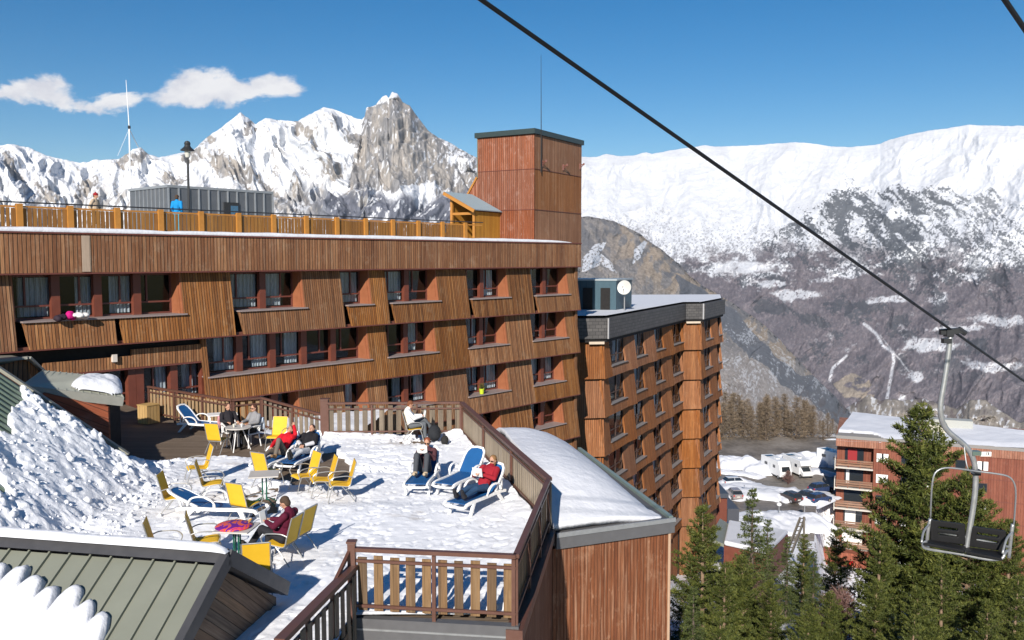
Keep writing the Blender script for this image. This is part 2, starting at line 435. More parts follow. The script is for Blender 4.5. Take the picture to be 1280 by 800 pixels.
def paintL(px,py,t,st,dr):
    w=(fbm(px*.09,py*.09,4,61)-.5)*13; w2=(fbm(px*.09,py*.09,4,62)-.5)*13
    fine=fbm(px*.42,py*.30,4,71); streak=fbm((px+py*.5)*.30,py*.07,4,72); streak2=fbm((px-py*.7)*.26,(py+px*.2)*.06,4,73)
    tw=in_poly(px+w,py+w2,towerP)
    rk=np.zeros_like(px)
    for p in rocksL: rk=np.maximum(rk,in_poly(px+w*1.2,py+w2*1.2,p))
    m=fbm(px*.05,py*.05,4,74)
    a=rk*sstep(.36,.46,streak2*.5+fine*.5)
    a=np.maximum(a,.85*sstep(.60,.65,streak2*.45+fbm(px*.7,py*.5,3,75)*.35+m*.2))       # scattered crags
    a=np.maximum(a,tw*sstep(.33,.43,fine*.5+streak*.3+.2*m))
    rs=(px>545)&(py<250)
    a=np.where(rs&(tw<.5),np.maximum(a,sstep(.50,.58,fine*.7+.3*streak)),a)
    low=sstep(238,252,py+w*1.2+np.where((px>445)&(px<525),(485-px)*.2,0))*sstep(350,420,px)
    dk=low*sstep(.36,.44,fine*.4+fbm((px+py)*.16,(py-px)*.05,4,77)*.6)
    lowb=sstep(.5,.56,fbm((px+py*.9)*.2,py*.05,4,79))*sstep(215,260,py)*(px<470)
    a=np.maximum(a,.8*lowb)
    tone=fbm(px*.13,py*.05,4,78)
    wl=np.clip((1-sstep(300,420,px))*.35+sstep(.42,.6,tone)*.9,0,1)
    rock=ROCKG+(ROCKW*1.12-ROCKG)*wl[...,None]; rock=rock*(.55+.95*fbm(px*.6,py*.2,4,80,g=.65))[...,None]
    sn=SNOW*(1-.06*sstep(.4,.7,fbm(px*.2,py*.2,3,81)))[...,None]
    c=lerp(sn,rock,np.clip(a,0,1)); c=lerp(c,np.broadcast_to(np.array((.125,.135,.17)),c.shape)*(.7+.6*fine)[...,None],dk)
    return c
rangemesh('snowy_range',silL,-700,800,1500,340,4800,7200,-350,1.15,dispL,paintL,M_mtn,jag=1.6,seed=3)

# --- right: the broad snowfields across the valley, larch woods below
silR=[(500,215),(640,203),(727,196),(745,196),(758,193),(775,195),(795,194),(808,190),(815,192),(845,187),(880,182),(900,183),(930,182),(960,180),(990,178),(1012,179),(1040,183),(1062,184),(1085,182),(1100,180),(1112,175),(1130,170),(1160,163),(1185,160),(1212,156),(1240,157),(1280,157),(1340,160),(1500,150)]
def dispR(px,py,t):
    wx=(fbm(px*.012,py*.012,3,191)-.5)*60
    g=ridged((px+wx+py*.35)*.012,py*.008,5,105)
    m=ridged((px+wx)*.035,(py+px*.3)*.035,5,106)
    gul=np.exp(-((px-1150+(py-240)*-.1)/26)**2)
    lo=sstep(230,420,py)
    return -(430+0*lo)*(g-.5)-(110-50*lo)*(m-.5)-22*(fbm(px*.2,py*.2,3,107)-.5)*(1-lo), 0*px
conifR=[(1035,244),(1075,232),(1100,240),(1150,238),(1195,250),(1205,262),(1165,275),(1150,310),(1125,345),(1100,330),(1060,300),(1010,290),(985,300),(1000,275),(1020,262)]
def paintR(px,py,t,st,dr):
    w=(fbm(px*.03,py*.03,4,161)-.5)*46; w2=(fbm(px*.05,py*.05,4,162)-.5)*30
    fine=fbm(px*.55,py*.55,3,171,g=.7); mid=fbm(px*.10,py*.16,4,172); big=fbm((px+py*.4)*.022,py*.035,4,173)
    diag=fbm((px-py*1.1+w*.9)*.11,(py+px*.3+w2)*.045,5,174)
    # snow to woods with altitude
    base=sstep(285,395,py+w*.9-(px-900)*.02+np.where(px>1120,-8,0))
    wood=sstep(.50-.36*base,.66-.30*base,mid*.4+big*.45+fine*.15)
    wood=wood*sstep(285,330,py+w)
    wood=np.where(py>405+w*.7,np.maximum(wood,sstep(.33,.40,mid*.5+big*.5)),wood)
    spk=sstep(.61,.66,fine+ .15*sstep(255,350,py+w)+.16*(big-.5))*sstep(245,300,py+w)
    cp=in_poly(px+w*.9+(fine-.5)*26,py+w2*.9+(fine-.5)*26,conifR)
    cp2=in_poly(px+w*1.2,py+w2*1.2,[(950,310),(1040,238),(1180,235),(1290,250),(1290,345),(1180,360),(1080,352)])
    con=np.maximum(cp*sstep(.41,.52,diag*.6+fine*.4),cp2*.85*sstep(.50,.58,diag*.55+fine*.45))
    con2=sstep(.575,.62,fbm(px*.04,py*.06,3,176)*.7+fine*.3)*sstep(300,345,py)*sstep(520,430,py)
    open_=np.zeros_like(px)
    for (cx,cy,rx,ry) in [(1000,368,40,7),(965,355,25,6),(1165,430,45,10),(1110,375,30,6),(1240,455,50,8),(1200,410,40,5),(1255,400,40,8),(1130,520,9,30),(1145,470,15,10),(925,335,45,8)]:
        open_=np.maximum(open_,np.exp(-(((px+w*.4-cx)/rx)**2+((py+w2*.35-cy)/ry)**2)))
    open_=sstep(.46,.68,open_+.5*(mid-.5)+.3*(fine-.5))
    def track(pts,wd):
        m=np.zeros_like(px)
        for (x1,y1),(x2,y2) in zip(pts[:-1],pts[1:]):
            k=np.clip(((px-x1)*(x2-x1)+(py-y1)*(y2-y1))/((x2-x1)**2+(y2-y1)**2),0,1)
            d=np.hypot(px+w*.04-x1-k*(x2-x1),py-y1-k*(y2-y1)); m=np.maximum(m,sstep(wd+1,wd-.6,d))
        return m
    open_=np.maximum(open_,np.maximum(track([(1080,405),(1095,418),(1104,434),(1116,440),(1117,455),(1112,482),(1107,505)],1.6),track([(1058,445),(1040,462),(1037,478)],1.6)))
    open_=np.maximum(open_,track([(1100,420),(1140,470)],.4))
    pur=np.array((.078,.060,.074)); pur2=np.array((.16,.135,.15))
    wc=pur+(pur2-pur)*np.clip(fbm(px*.8,py*.25,3,177)*1.5-.3+.5*sstep(.62,.7,fbm(px*.3,py*.3,3,179)),0,1.3)[...,None]
    sn=SNOW*(1.02-.05*sstep(.4,.7,fbm(px*.05,py*.12,4,178)))[...,None]
    c=lerp(sn,wc,np.clip(wood,0,1)*.92); c=lerp(c,np.broadcast_to(np.array((.10,.10,.12)),c.shape),np.clip(spk,0,1)*.55)
    c=lerp(c,np.broadcast_to(np.array((.06,.07,.085)),c.shape),np.clip(np.maximum(con,con2*.8),0,1)*.9)
    open_=open_*sstep(.30,.42,fine); c=lerp(c,sn,np.clip(open_,0,1)*.72)
    bg=in_poly(px+w2*.6,py+w2*.5,[(1046,486),(1062,474),(1082,470),(1094,490),(1080,505),(1060,500)])
    c=lerp(c,np.broadcast_to(np.array((.32,.275,.22)),c.shape)*(.45+1.1*fine)[...,None],bg*.8*sstep(.36,.46,mid))
    return c
rangemesh('valley_slopes',silR,480,1800,1500,560,3200,9000,-900,1.05,dispR,paintR,M_mtn,jag=.9,seed=8)

# --- beige crags at the valley floor
silC=[(960,620),(1000,575),(1040,520),(1065,505),(1085,494),(1100,500),(1125,500),(1150,497),(1170,503),(1195,512),(1212,500),(1232,500),(1250,512),(1270,526),(1300,532),(1400,530),(1500,540)]
def dispC(px,py,t):
    return -130*(ridged(px*.03,py*.03,5,205)-.5)-30*(ridged(px*.12,py*.1,4,206)-.5), 0*px
def paintC(px,py,t,st,dr):
    f=fbm(px*.3,py*.22,4,271); g=fbm(px*.07,py*.07,4,272)
    c=lerp(np.broadcast_to(np.array((.27,.245,.22)),px.shape+(3,))*(.55+.9*f)[...,None],np.broadcast_to(np.array((.12,.10,.105)),px.shape+(3,)),sstep(.48,.56,g*.6+f*.4)*.8)
    return lerp(c,np.broadcast_to(SNOW,c.shape),sstep(.64,.68,f)*.7)
rangemesh('valley_crags',silC,960,1800,900,160,2000,3000,-700,1.2,dispC,paintC,M_rid,jag=2.5,seed=12)

# --- the near scree ridge falling to the right
silM=[(150,620),(350,440),(520,300),(600,272),(680,268),(727,270),(750,273),(770,277),(790,287),(810,300),(832,316),(850,331),(862,345),(880,358),(905,372),(925,385),(950,402),(975,425),(1000,452),(1030,482),(1050,502),(1065,520),(1090,556),(1130,610),(1200,690)]
def dispM(px,py,t):
    wx=(fbm(px*.02,py*.02,3,391)-.5)*40
    r_=ridged((px+wx+py*.3)*.03,(py-px*.3)*.012,5,305); m=ridged((px+wx)*.09,py*.06,4,306)
    return -200*(r_-.5)-45*(m-.5)-7*(fbm(px*.4,py*.4,3,307)-.5), 0*px
def paintM(px,py,t,st,dr):
    w=(fbm(px*.05,py*.05,4,361)-.5)*34; w2=(fbm(px*.05,py*.05,4,362)-.5)*26
    f=fbm(px*.5,py*.5,4,371,g=.65); g=fbm(px*.09,py*.06,4,372); d=fbm((px-py)*.14,(px+py)*.035,4,373)
    sy=np.interp(px,[a for a,b in silM],[b for a,b in silM]); dep=py-sy
    grey=np.array((.185,.188,.20)); tan=np.array((.40,.33,.26)); bg=np.array((.36,.33,.31))
    C=lambda q: np.broadcast_to(np.array(q),px.shape+(3,))
    c=C((.29,.272,.26))*(.62+.75*f)[...,None]
    c=lerp(c,C(grey),sstep(.46,.56,d)*sstep(120,40,dep)*.8)
    c=lerp(c,C(tan)*(.6+.8*f)[...,None],sstep(.44,.54,g+.1*(d-.5))*sstep(75,25,dep+w*.6)*sstep(735,800,px))
    scree=in_poly(px+w*.25,py+w2*.3,[(845,340),(880,365),(920,388),(975,448),(1020,470),(1062,506),(1064,522),(1040,520),(990,478),(940,448),(900,402),(850,372)])
    c=lerp(c,C((.165,.175,.195))*(.85+.3*f)[...,None],scree*.95)
    lowb=sstep(430,470,py+w*.4+ (960-px)*.28)*(1-scree)
    c=lerp(c,C(bg)*(.6+.8*f)[...,None],lowb)
    c=lerp(c,C((.15,.115,.10)),sstep(.55,.62,fbm(px*.2,py*.25,4,376))*sstep(470,520,py+w)*.7)
    c=lerp(c,C((.05,.055,.06)),sstep(.5,.6,f)*sstep(5,1.,dep))      # trees along the crest
    sn=np.maximum(in_poly(px+w*.15,py+w2*.15,[(728,322),(742,306),(758,302),(750,316),(765,330),(772,342),(752,332),(740,336),(728,340)]),in_poly(px+w*.15,py+w2*.15,[(793,312),(806,300),(810,302),(800,322),(790,332)]))
    sn=np.maximum(sn*sstep(.36,.44,f),sstep(.60,.64,f*.6+g*.4)*sstep(120,60,np.abs(py-470))*.5)
    return lerp(c,C(SNOW),np.clip(sn,0,1))
rangemesh('scree_ridge',silM,150,1200,1250,420,480,lambda px:np.interp(px,[150,730,1000,1200],[2500,2400,1700,1300]),-150,1.0,dispM,paintM,M_rid,jag=1.6,seed=22)

# valley floor far below, out to the horizon
vf=MB(); vf.add([(-40000,400,-1000),(40000,400,-1000),(40000,45000,-1000),(-40000,45000,-1000)],[[0,1,2,3]])
tag(vf.build('valley_floor',plain('valley_snow',(.5,.5,.53),.9,scale=.01)),kind='structure')
# ================================================================ shared materials
M_snow=None
def m_snow(name,scale=3.,bs=.35,bd=.05,dirt=.0,tone=(.82,.84,.88)):
    t=NT(name); p=t.pos(); n=t.noise(p,scale,6,.6); n2=t.noise(p,scale*7,4,.6)
    f=t.math('ADD',t.math('MULTIPLY',n,.7),t.math('MULTIPLY',n2,.3))
    c=t.mix(t.mr(f,.3,.7),tuple(q*.93 for q in tone),tone)
    if dirt:
        d=t.noise(p,.9,6,.7,dist=.5); c=t.mix(t.math('MULTIPLY',t.mr(d,.60,.72),dirt),c,(.42,.38,.34))
        d2=t.noise(p,9.,4,.7); c=t.mix(t.math('MULTIPLY',t.mr(d2,.66,.74),dirt*.8),c,(.30,.26,.22))
    t.bump(f,bs,bd)
    return t.set(col=c,rough=.7,spec=.2)
M_snow=m_snow('snow_smooth',1.2,.45,.14,tone=(.63,.65,.70))
M_snowt=m_snow('snow_trampled',5.,.42,.04,dirt=.6)
M_snowp=m_snow('snow_piled',5.,.7,.06,tone=(.80,.82,.86))
B_warm=[(.165,.066,.025),(.35,.150,.052),(.24,.095,.034),(.43,.200,.075),(.29,.118,.044)]
M_fac=boards('wood_cladding_brown',B_warm,.12,.14,1.,.45,palecol=(.40,.27,.16),spots=.25)
M_band=boards('wood_cladding_band',[(.18,.072,.032),(.33,.145,.060),(.23,.095,.042),(.41,.20,.088),(.27,.118,.056)],.15,.12,1.,.5,palecol=(.40,.28,.18),spots=.2,seed=3.)
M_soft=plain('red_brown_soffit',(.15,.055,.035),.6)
M_red=plain('red_brown_stain',(.135,.036,.02),.55,var=.3,scale=3)
M_rev=plain('orange_brown_reveal',(.27,.095,.042),.6,var=.25,scale=3)
M_redpost=plain('red_brown_post',(.13,.038,.027),.55,var=.3,scale=4)
M_sill=plain('sill_metal',(.26,.21,.20),.5,var=.2)
M_tow1=boards('tower_boards_red',[(.26,.085,.042),(.32,.11,.055),(.22,.07,.035),(.34,.14,.08)],.15,.09,.9,.35,palecol=(.52,.36,.30),seed=7.,spots=.35)
M_tow2=boards('tower_boards_brown',[(.32,.135,.06),(.40,.185,.085),(.28,.115,.05),(.44,.22,.11)],.15,.09,.9,.3,palecol=(.48,.36,.25),seed=9.)
M_yel=boards('yellow_boards',[(.44,.20,.025),(.52,.25,.035),(.38,.16,.02)],.16,.07,.5,.0,seed=4.)
M_yslat=boards('yellow_slats',[(.30,.125,.016),(.40,.18,.022),(.22,.095,.02),(.35,.145,.015)],.21,.02,.8,.1,seed=5.)
M_ypost=plain('yellow_post',(.38,.165,.028),.6,var=.2)
M_dmet=plain('dark_metal',(.035,.037,.04),.45,metal=.3)
M_galv=plain('galvanised_steel',(.36,.37,.375),.42,metal=.6,var=.15,scale=12)
M_brail=plain('brown_painted_rail',(.105,.048,.034),.45,var=.2)
M_void=plain('dark_interior',(.010,.009,.009),.9)  # near-black: the darkness of unlit rooms and openings put into the colour
M_white=plain('white_plastic',(.78,.78,.77),.35,var=.03)
M_curt=None
def m_curtain():
    t=NT('curtain_cloth'); u,v,_=t.sep(t.uv())
    w=t.math('SINE',t.math('ADD',t.math('MULTIPLY',u,38.),t.math('MULTIPLY',t.noise(t.comb(u,v),3.,2),5.)))
    c=t.mix(t.mr(w,-1.,1.),(.58,.61,.60),(.84,.85,.83)); t.bump(w,.8,.03); return t.set(col=c,rough=.9,spec=.1)
M_curt=m_curtain()
def m_glass(name,tint=(.6,.65,.7),refl=.03):
    t=NT(name); t.t.nodes.remove(t.b); a=t.n('ShaderNodeBsdfTransparent'); a.inputs[0].default_value=(*tint,1)
    g=t.n('ShaderNodeBsdfGlossy'); g.inputs['Roughness'].default_value=.03; g.inputs[0].default_value=(.8,.85,.9,1)
    lw=t.n('ShaderNodeLayerWeight'); lw.inputs[0].default_value=.35
    m=t.n('ShaderNodeMixShader'); t.l(t.mr(lw.outputs['Facing'],0,1,refl*.5,.22),m.inputs[0]); t.l(a.outputs[0],m.inputs[1]); t.l(g.outputs[0],m.inputs[2]); t.l(m.outputs[0],t.out.inputs[0]); return t.m
M_glass=m_glass('window_glass')

# ================================================================ facade kit
class Wall:
    """a vertical plane through A (x,y) running at azimuth az; s along it, o towards the viewer's side"""
    def __init__(s,A,az,flip=1):
        s.A=A; s.az=az; s.d=(math.sin(R(az)),math.cos(R(az))); s.n=(s.d[1]*flip,-s.d[0]*flip)
    def p(s,q,o,z): return Vector((s.A[0]+s.d[0]*q+s.n[0]*o, s.A[1]+s.d[1]*q+s.n[1]*o, z))
    def at(s,px,o=0.):
        B=(s.A[0]+s.n[0]*o,s.A[1]+s.n[1]*o); return on_line(px,B,s.az)
    def slab(s,mb,poly,of,th=.12):
        """poly [(q,z)], of(q,z) -> outward offset of its face"""
        return mb.prism([s.p(q,of(q,z),z) for q,z in poly],[s.p(q,of(q,z)-th,z) for q,z in poly])
    def blk(s,mb,q0,q1,z0,z1,o0,o1):
        return mb.prism([s.p(q0,o1,z0),s.p(q1,o1,z0),s.p(q1,o1,z1),s.p(q0,o1,z1)],[s.p(q0,o0,z0),s.p(q1,o0,z0),s.p(q1,o0,z1),s.p(q0,o0,z1)])

def window(W_,root,q0,q1,z0,z1,o,bays,rg,posts=True,curt=.6,label=None,tr=.30,post_w=.32,post_o=.28,M=None):
    """frame (with mullions and a low transom), its glass and the curtains behind it"""
    M=M or local(root)
    def go(mb):
        mb.v=[tuple(M@Vector(v)) for v in mb.v]; return mb
    fr=MB(); w=(q1-q0); bw=w/bays
    for (a,b,c,d) in ((q0,q1,z0,z0+.07),(q0,q1,z1-.07,z1),(q0,q0+.07,z0+.07,z1-.07),(q1-.07,q1,z0+.07,z1-.07)): W_.blk(fr,a,b,c,d,o-.03,o+.05)
    zt=z0+(z1-z0)*tr
    for i in range(bays):
        a=q0+i*bw; b=a+bw; m=a+bw*rg.choice((.32,.36,.62))
        W_.blk(fr,a+.07,b-.07,zt-.035,zt+.035,o-.02,o+.06)
        W_.blk(fr,m-.035,m+.035,zt+.035,z1-.07,o-.02,o+.055)
    f=go(fr).build('window_frame',M_redpost,root)
    if posts and bays>1:
        for i in range(1,bays):
            a=q0+i*bw; pm=MB(); W_.blk(pm,a-post_w/2,a+post_w/2,z0+.001,z1-.001,o+.06,o+post_o)
            go(pm).build('mullion_post',M_red,f)
    g=MB(); g.add([W_.p(q0+.05,o,z0+.05),W_.p(q1-.05,o,z0+.05),W_.p(q1-.05,o,z1-.05),W_.p(q0+.05,o,z1-.05)],[[0,1,2,3]])
    go(g).build('pane',M_glass,f)
    c=MB(); got=False
    for i in range(bays):
        a=q0+i*bw; 
        if rg.random()<curt:
            cw=bw*rg.uniform(.3,.75); left=rg.random()<.3; c0=a+.09 if left else a+bw-.09-cw; got=True
            n=max(4,int(cw/.07)); A=[];B=[]
            for k in range(n+1):
                q=c0+cw*k/n; oo=o-.14+(.025 if k%2 else -.025)
                A.append(W_.p(q,oo,z0+.1)); B.append(W_.p(q,oo,z1-.1))
            c.add(A+B,[[k,k+1,n+2+k,n+1+k] for k in range(n)])
    if got: go(c).build('curtain',M_curt,f)
    if label: f['label']=label
    return f

# ================================================================ main building
FW=Wall((-18.33,31.5),41.05)
def build_main():
    root=empty('apartment_building','long brown timber-clad block with leaning window storeys, rising right behind the sun terrace','building',FW.p(14,-6,-12))
    root.rotation_euler=(0,0,0); M=local(root)
    def put(mb,name,mat,par=root,**k):
        mb.v=[tuple(M@Vector(v)) for v in mb.v]; return mb.build(name,mat,par,**k)
    S0=-9.0; S1=34.8
    ZT=.89; ZB=[-.57,-3.4,-6.2,-9.0,-11.8,-14.6,-17.4]
    # body behind the cladding
    b=MB(); FW.blk(b,S0,S1-.3,-22,ZT-.05,-13,-2.6); 
    put(b,'wall',M_void)
    # end wall
    b=MB(); FW.slab(b,[(S1-.3,-22),(S1-.02,-22),(S1-.02,ZT-.1),(S1-.3,ZT-.1)],lambda q,z:-.25,12.5); put(b,'end_wall',M_fac)
    # roof band
    b=MB(); FW.blk(b,S0,S1,ZB[0],ZT,-.25,0); put(b,'roof_band',M_band)
    b=MB(); FW.blk(b,S0,S1+.02,ZT,ZT+.06,-.4,.05); FW.blk(b,S0,S1,ZB[0]-.06,ZB[0]-.004,-.28,.03); put(b,'band_trim',M_redpost)
    b=MB(); FW.blk(b,S0,S1-.1,ZT-.2,ZT-.004,-13,-.26); put(b,'roof',M_void)
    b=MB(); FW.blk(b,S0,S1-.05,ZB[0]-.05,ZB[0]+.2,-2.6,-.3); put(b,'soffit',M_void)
    rg=random.Random(3)
    rows=[ # (openings in px, gap-left?, first q)
     dict(op=[(-60,-22),(15,228),(290,380),(428,464),(484,548),(585,636),(666,711)],bays=[1,4,2,1,2,2,2],gap=True,end=S1),
     dict(op=[(258,461),(484,545),(585,634),(666,709)],bays=[5,2,2,2],gap=False,start=252,end=S1),
     dict(op=[(322,374),(430,460),(484,545),(585,636),(667,706)],bays=[2,1,2,2,2],gap=False,start=300,end=S1),
     dict(op=[(430,460),(484,545),(598,628),(667,706)],bays=[1,2,1,2],gap=False,start=300,end=S1),
     dict(op=[(484,545),(598,628),(667,706)],bays=[2,1,2],gap=False,start=300,end=S1),
     dict(op=[(598,628),(667,706)],bays=[1,2],gap=False,start=300,end=S1)]
    for i,rw in enumerate(rows):
        zt,zb=ZB[i]-.07,ZB[i+1]; o0,o1=-.42,.0
        of=lambda q,z,zt=zt,zb=zb: o0+(o1-o0)*(zt-z)/(zt-zb)
        zs=zb+1.0
        ops=[(FW.at(a,-.2),FW.at(b,-.2)) for a,b in rw['op']]
        q=FW.at(rw['start'],-.2) if 'start' in rw else S0
        n_=len(ops)
        if ops[0][0]-q>.2:
            cl=MB(); FW.slab(cl,[(q,zb),(ops[0][0],zb),(ops[0][0],zt),(q,zt)],of,.14); put(cl,'cladding_panel',M_fac)
        for k,((a,b_),nb) in enumerate(zip(ops,rw['bays'])):
            g=.32 if rw['gap'] and a>S0+1 else 0
            ap0=a+g; pe=ops[k+1][0] if k+1<n_ else rw['end']-.001
            cl=MB(); FW.slab(cl,[(ap0+(.12 if g else .003),zb),(pe,zb),(pe,zt),(b_,zt),(b_,zs),(ap0-(.05 if g else -.003),zs)],of,.14)
            if g and FW.at(5)<a<FW.at(60):
                s0,s1=FW.at(144,0),FW.at(150,0); cl=MB(); FW.slab(cl,[(ap0+.12,zb),(s0,zb),(s0-.02,zs),(ap0-.05,zs)],of,.14); put(cl,'cladding_panel',M_fac)
                cl=MB(); FW.slab(cl,[(s1+.1,zb),(pe,zb),(pe,zt),(b_,zt),(b_,zs),(s1-.02,zs)],of,.14)
            put(cl,'cladding_panel',M_fac)
            f=window(FW,root,a+.1,b_-.1,zs+.06,zt-.02,-1.05,nb,rg,M=M,curt=.62)
            sl=MB(); FW.blk(sl,ap0-.08,b_+.1,zs,zs+.06,-1.2,of(0,zs)+.1); put(sl,'sill',M_sill,f)
            for (x0,x1) in ((b_-.1,b_-.004),(a+.004,a+.1)):
                rev=MB(); U=lambda q_,z: of(q_,z)-.145
                rev.prism([FW.p(x0,-1.1,zs+.06),FW.p(x0,U(0,zs+.06),zs+.06),FW.p(x0,U(0,zt),zt),FW.p(x0,-1.1,zt)],[FW.p(x1,-1.1,zs+.06),FW.p(x1,U(0,zs+.06),zs+.06),FW.p(x1,U(0,zt),zt),FW.p(x1,-1.1,zt)])
                put(rev,'reveal',M_rev,f)
            rev=MB(); FW.slab(rev,[(b_-.05,zs+.062),(b_-.002,zs+.062),(b_-.002,zt),(b_-.05,zt)],lambda q_,z:of(q_,z)-.004,.14); put(rev,'reveal_edge',M_rev,f)
            dk=MB(); FW.blk(dk,a-.2,b_+.2,zb,zs,-2.5,-1.15); put(dk,'parapet_wall',M_void)
        # bottom edge trim and soffit of the storey
        q0=FW.at(rw['start'],-.2) if 'start' in rw else S0
        t_=MB(); FW.blk(t_,q0,rw['end'],zb-.05,zb-.003,-.16,.02); put(t_,'edge_trim',M_redpost)
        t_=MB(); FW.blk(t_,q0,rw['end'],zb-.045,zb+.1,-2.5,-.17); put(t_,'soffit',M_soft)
    # ground floor behind the left part of the terrace
    q0,q1=S0,FW.at(258,-.2)
    zt=-3.47
    b=MB(); FW.slab(b,[(FW.at(50,-.4),-4.45),(q1,-4.45),(q1,zt-.25),(FW.at(162,-.4),zt-.25),(FW.at(162,-.4),zt-.50),(FW.at(50,-.4),zt-.50)],lambda q,z:-.45,.15); put(b,'lintel_cladding',M_fac)
    b=MB(); FW.blk(b,FW.at(50,-.4),q1,-4.52,-4.453,-.62,-.4); put(b,'edge_trim',M_redpost)
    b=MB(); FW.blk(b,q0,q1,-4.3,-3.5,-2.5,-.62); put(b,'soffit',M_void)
    for (a,b_,nb) in ((176,212,1),(216,250,1),(84,158,2)):
        qa,qb=FW.at(a,-.8),FW.at(b_,-.8)
        window(FW,root,qa,qb,-6.0 if nb==1 else -5.9,-4.45,-1.0,nb,rg,M=M,curt=1. if nb==1 else .3,tr=.25)
    for px in (160,170,213,252):
        b=MB(); q=FW.at(px,-.7); FW.blk(b,q-.16,q+.16,-6.3,-4.36,-.95,-.65); put(b,'column',M_red)
    b=MB(); FW.blk(b,FW.at(174,-.8),q1,-6.2,-6.0,-1.1,-.8); put(b,'plinth',M_fac)
    # weathered pale board on the band
    b=MB(); q=FW.at(108,0); FW.blk(b,q-.16,q+.16,ZB[0]+.03,ZT-.05,.002,.03); put(b,'replacement_board',boards('pale_board',[(.42,.32,.24),(.46,.36,.28)],.4,.02,.6,.4))
    b=MB(); q=FW.at(138,-.45); FW.blk(b,q-.09,q+.09,-4.15,-3.85,-.45,-.3); put(b,'wall_lamp',plain('lamp_white',(.6,.55,.5),.4))
    # snow lying on the roof edge
    n=400; qs=np.linspace(S0,S1-.9,n); th=.12+.10*fbm(qs*.6,qs*0,4,5)
    rows_=[(-13,.5),(-3,.8),(-.6,1.),(-.12,.85),(-.03,.35),(-.04,.0)]
    X=np.zeros((len(rows_),n));Y=X.copy();Z=X.copy()
    for j,(o,k) in enumerate(rows_):
        wob=.05*(fbm(qs*1.5,qs*0+3,3,8)-.5) if 0<j else 0
        X[j]=FW.A[0]+FW.d[0]*qs+FW.n[0]*(o+wob); Y[j]=FW.A[1]+FW.d[1]*qs+FW.n[1]*(o+wob); Z[j]=ZT+.065+th*k*(1 if j<5 else 0)
        tp=np.clip((S1-.9-qs)/2,0,1)**.5; Z[j]=ZT+.063+(Z[j]-ZT-.063)*tp
    o=link_mesh('roof_snow',grid_mesh('roof_snow',X,Y,Z,M_snow)); tag(o,'thin white layer of snow along the roof edge above the brown timber band','snow')
    return root
build_main()
# ================================================================ on the main roof
ZR=.95      # top of the roof snow
RF=Wall((FW.p(0,-1.6,0)[0],FW.p(0,-1.6,0)[1]),41.05)
def roof_fence():
    root=empty('wooden_fence','long golden brown plank fence with square posts running along the snowy rooftop','fence',RF.p(10,0,ZR)); M=local(root)
    def put(mb,name,mat):
        mb.v=[tuple(M@Vector(v)) for v in mb.v]; return mb.build(name,mat,root)
    q0,q1=-7.,RF.at(603)
    pp=[26,91,149,204,251,300,344,385,424,459,492,524,555,581]
    qs=[RF.at(p) for p in pp]; d=(qs[-1]-qs[0])/13; qs=[qs[0]+(i-3)*d for i in range(17) if qs[0]+(i-3)*d<q1]
    for q in qs:
        m=MB(); RF.blk(m,q-.11,q+.11,ZR-.1,ZR+1.09,-.06,.12); put(m,'post',M_ypost)
    rg=random.Random(5); m=MB()
    for a,b in zip(qs[:-1],qs[1:]):
        n=9; w=(b-a-.22)/n
        dense=rg.random()<.6
        for k in range(n):
            g=.025 if dense and rg.random()<.9 else rg.choice((.02,.04,.06))
            x=a+.11+k*w; zz=rg.uniform(-.01,.01)
            RF.blk(m,x+g/2,x+w-g/2,ZR+.06,ZR+.93+zz,-.02,.01)
    put(m,'slats',M_yslat)
    for z,t in ((ZR+.98,.07),(ZR+.2,.05)):
        m=MB(); RF.blk(m,qs[0],q1,z-t/2,z+t/2,-.075,-.022); put(m,'rail',M_ypost)
    m=MB(); m.tube([RF.p(qs[0],.05,ZR+1.14),RF.p(q1,.05,ZR+1.14)],.028,8); put(m,'handrail',M_dmet)
roof_fence()

def shed_roof():
    Y=42.; C=P(210,231,Y); A=(C.x,C.y); zt=C.z
    Wr=Wall(A,41.05); L=Wr.at(342)
    Wl=Wall(A,-49,-1)
    wL=Wl.at(165)
    root=empty('metal_shed','flat-roofed grey standing-seam metal cabin on the roof behind the golden fence','shed',(C.x,C.y,ZR)); M=local(root)
    def put(mb,name,mat,par=root):
        mb.v=[tuple(M@Vector(v)) for v in mb.v]; return mb.build(name,mat,par)
    mg=plain('grey_sheet_metal',(.13,.14,.155),.45,metal=.35,var=.25,scale=2); mg2=plain('grey_sheet_metal_pale',(.27,.29,.31),.45,metal=.3,var=.2,scale=2)
    a=Wr.p(0,0,0);b=Wr.p(L,0,0);c=b+Vector((Wl.d[0]*wL,Wl.d[1]*wL,0));d=a+Vector((Wl.d[0]*wL,Wl.d[1]*wL,0))
    def ring(z,g=0):
        ctr=(a+b+c+d)/4; return [Vector((ctr.x+(p.x-ctr.x)*(1+g),ctr.y+(p.y-ctr.y)*(1+g),z)) for p in (a,b,c,d)]
    m=MB(); m.prism(ring(ZR-.1),ring(zt-.12)); put(m,'wall',mg)
    m=MB(); m.prism(ring(zt-.118,.02),ring(zt,.02)); put(m,'roof',mg2)
    m=MB(); n=int(L/.5)
    for i in range(n+1):
        q=i*L/n; Wr.blk(m,q-.035,q+.035,ZR,zt-.13,.002,.06)
    for i in range(1,int(wL/.4)):
        q=i*.4; Wl.blk(m,q-.02,q+.02,ZR,zt-.13,.002,.04)
    put(m,'seams',mg2)
    m=MB(); q0,q1=Wr.at(281),Wr.at(299); Wr.blk(m,q0,q1,1.2,P(290,254,Y+3).z,.01,.09); f=put(m,'window',M_dmet)
    m=MB(); Wr.blk(m,q0+.35,q1-.05,1.3,P(290,258,Y+3).z,.091,.1); put(m,'pane',plain('pane_blue',(.05,.12,.2),.1),f)
shed_roof()

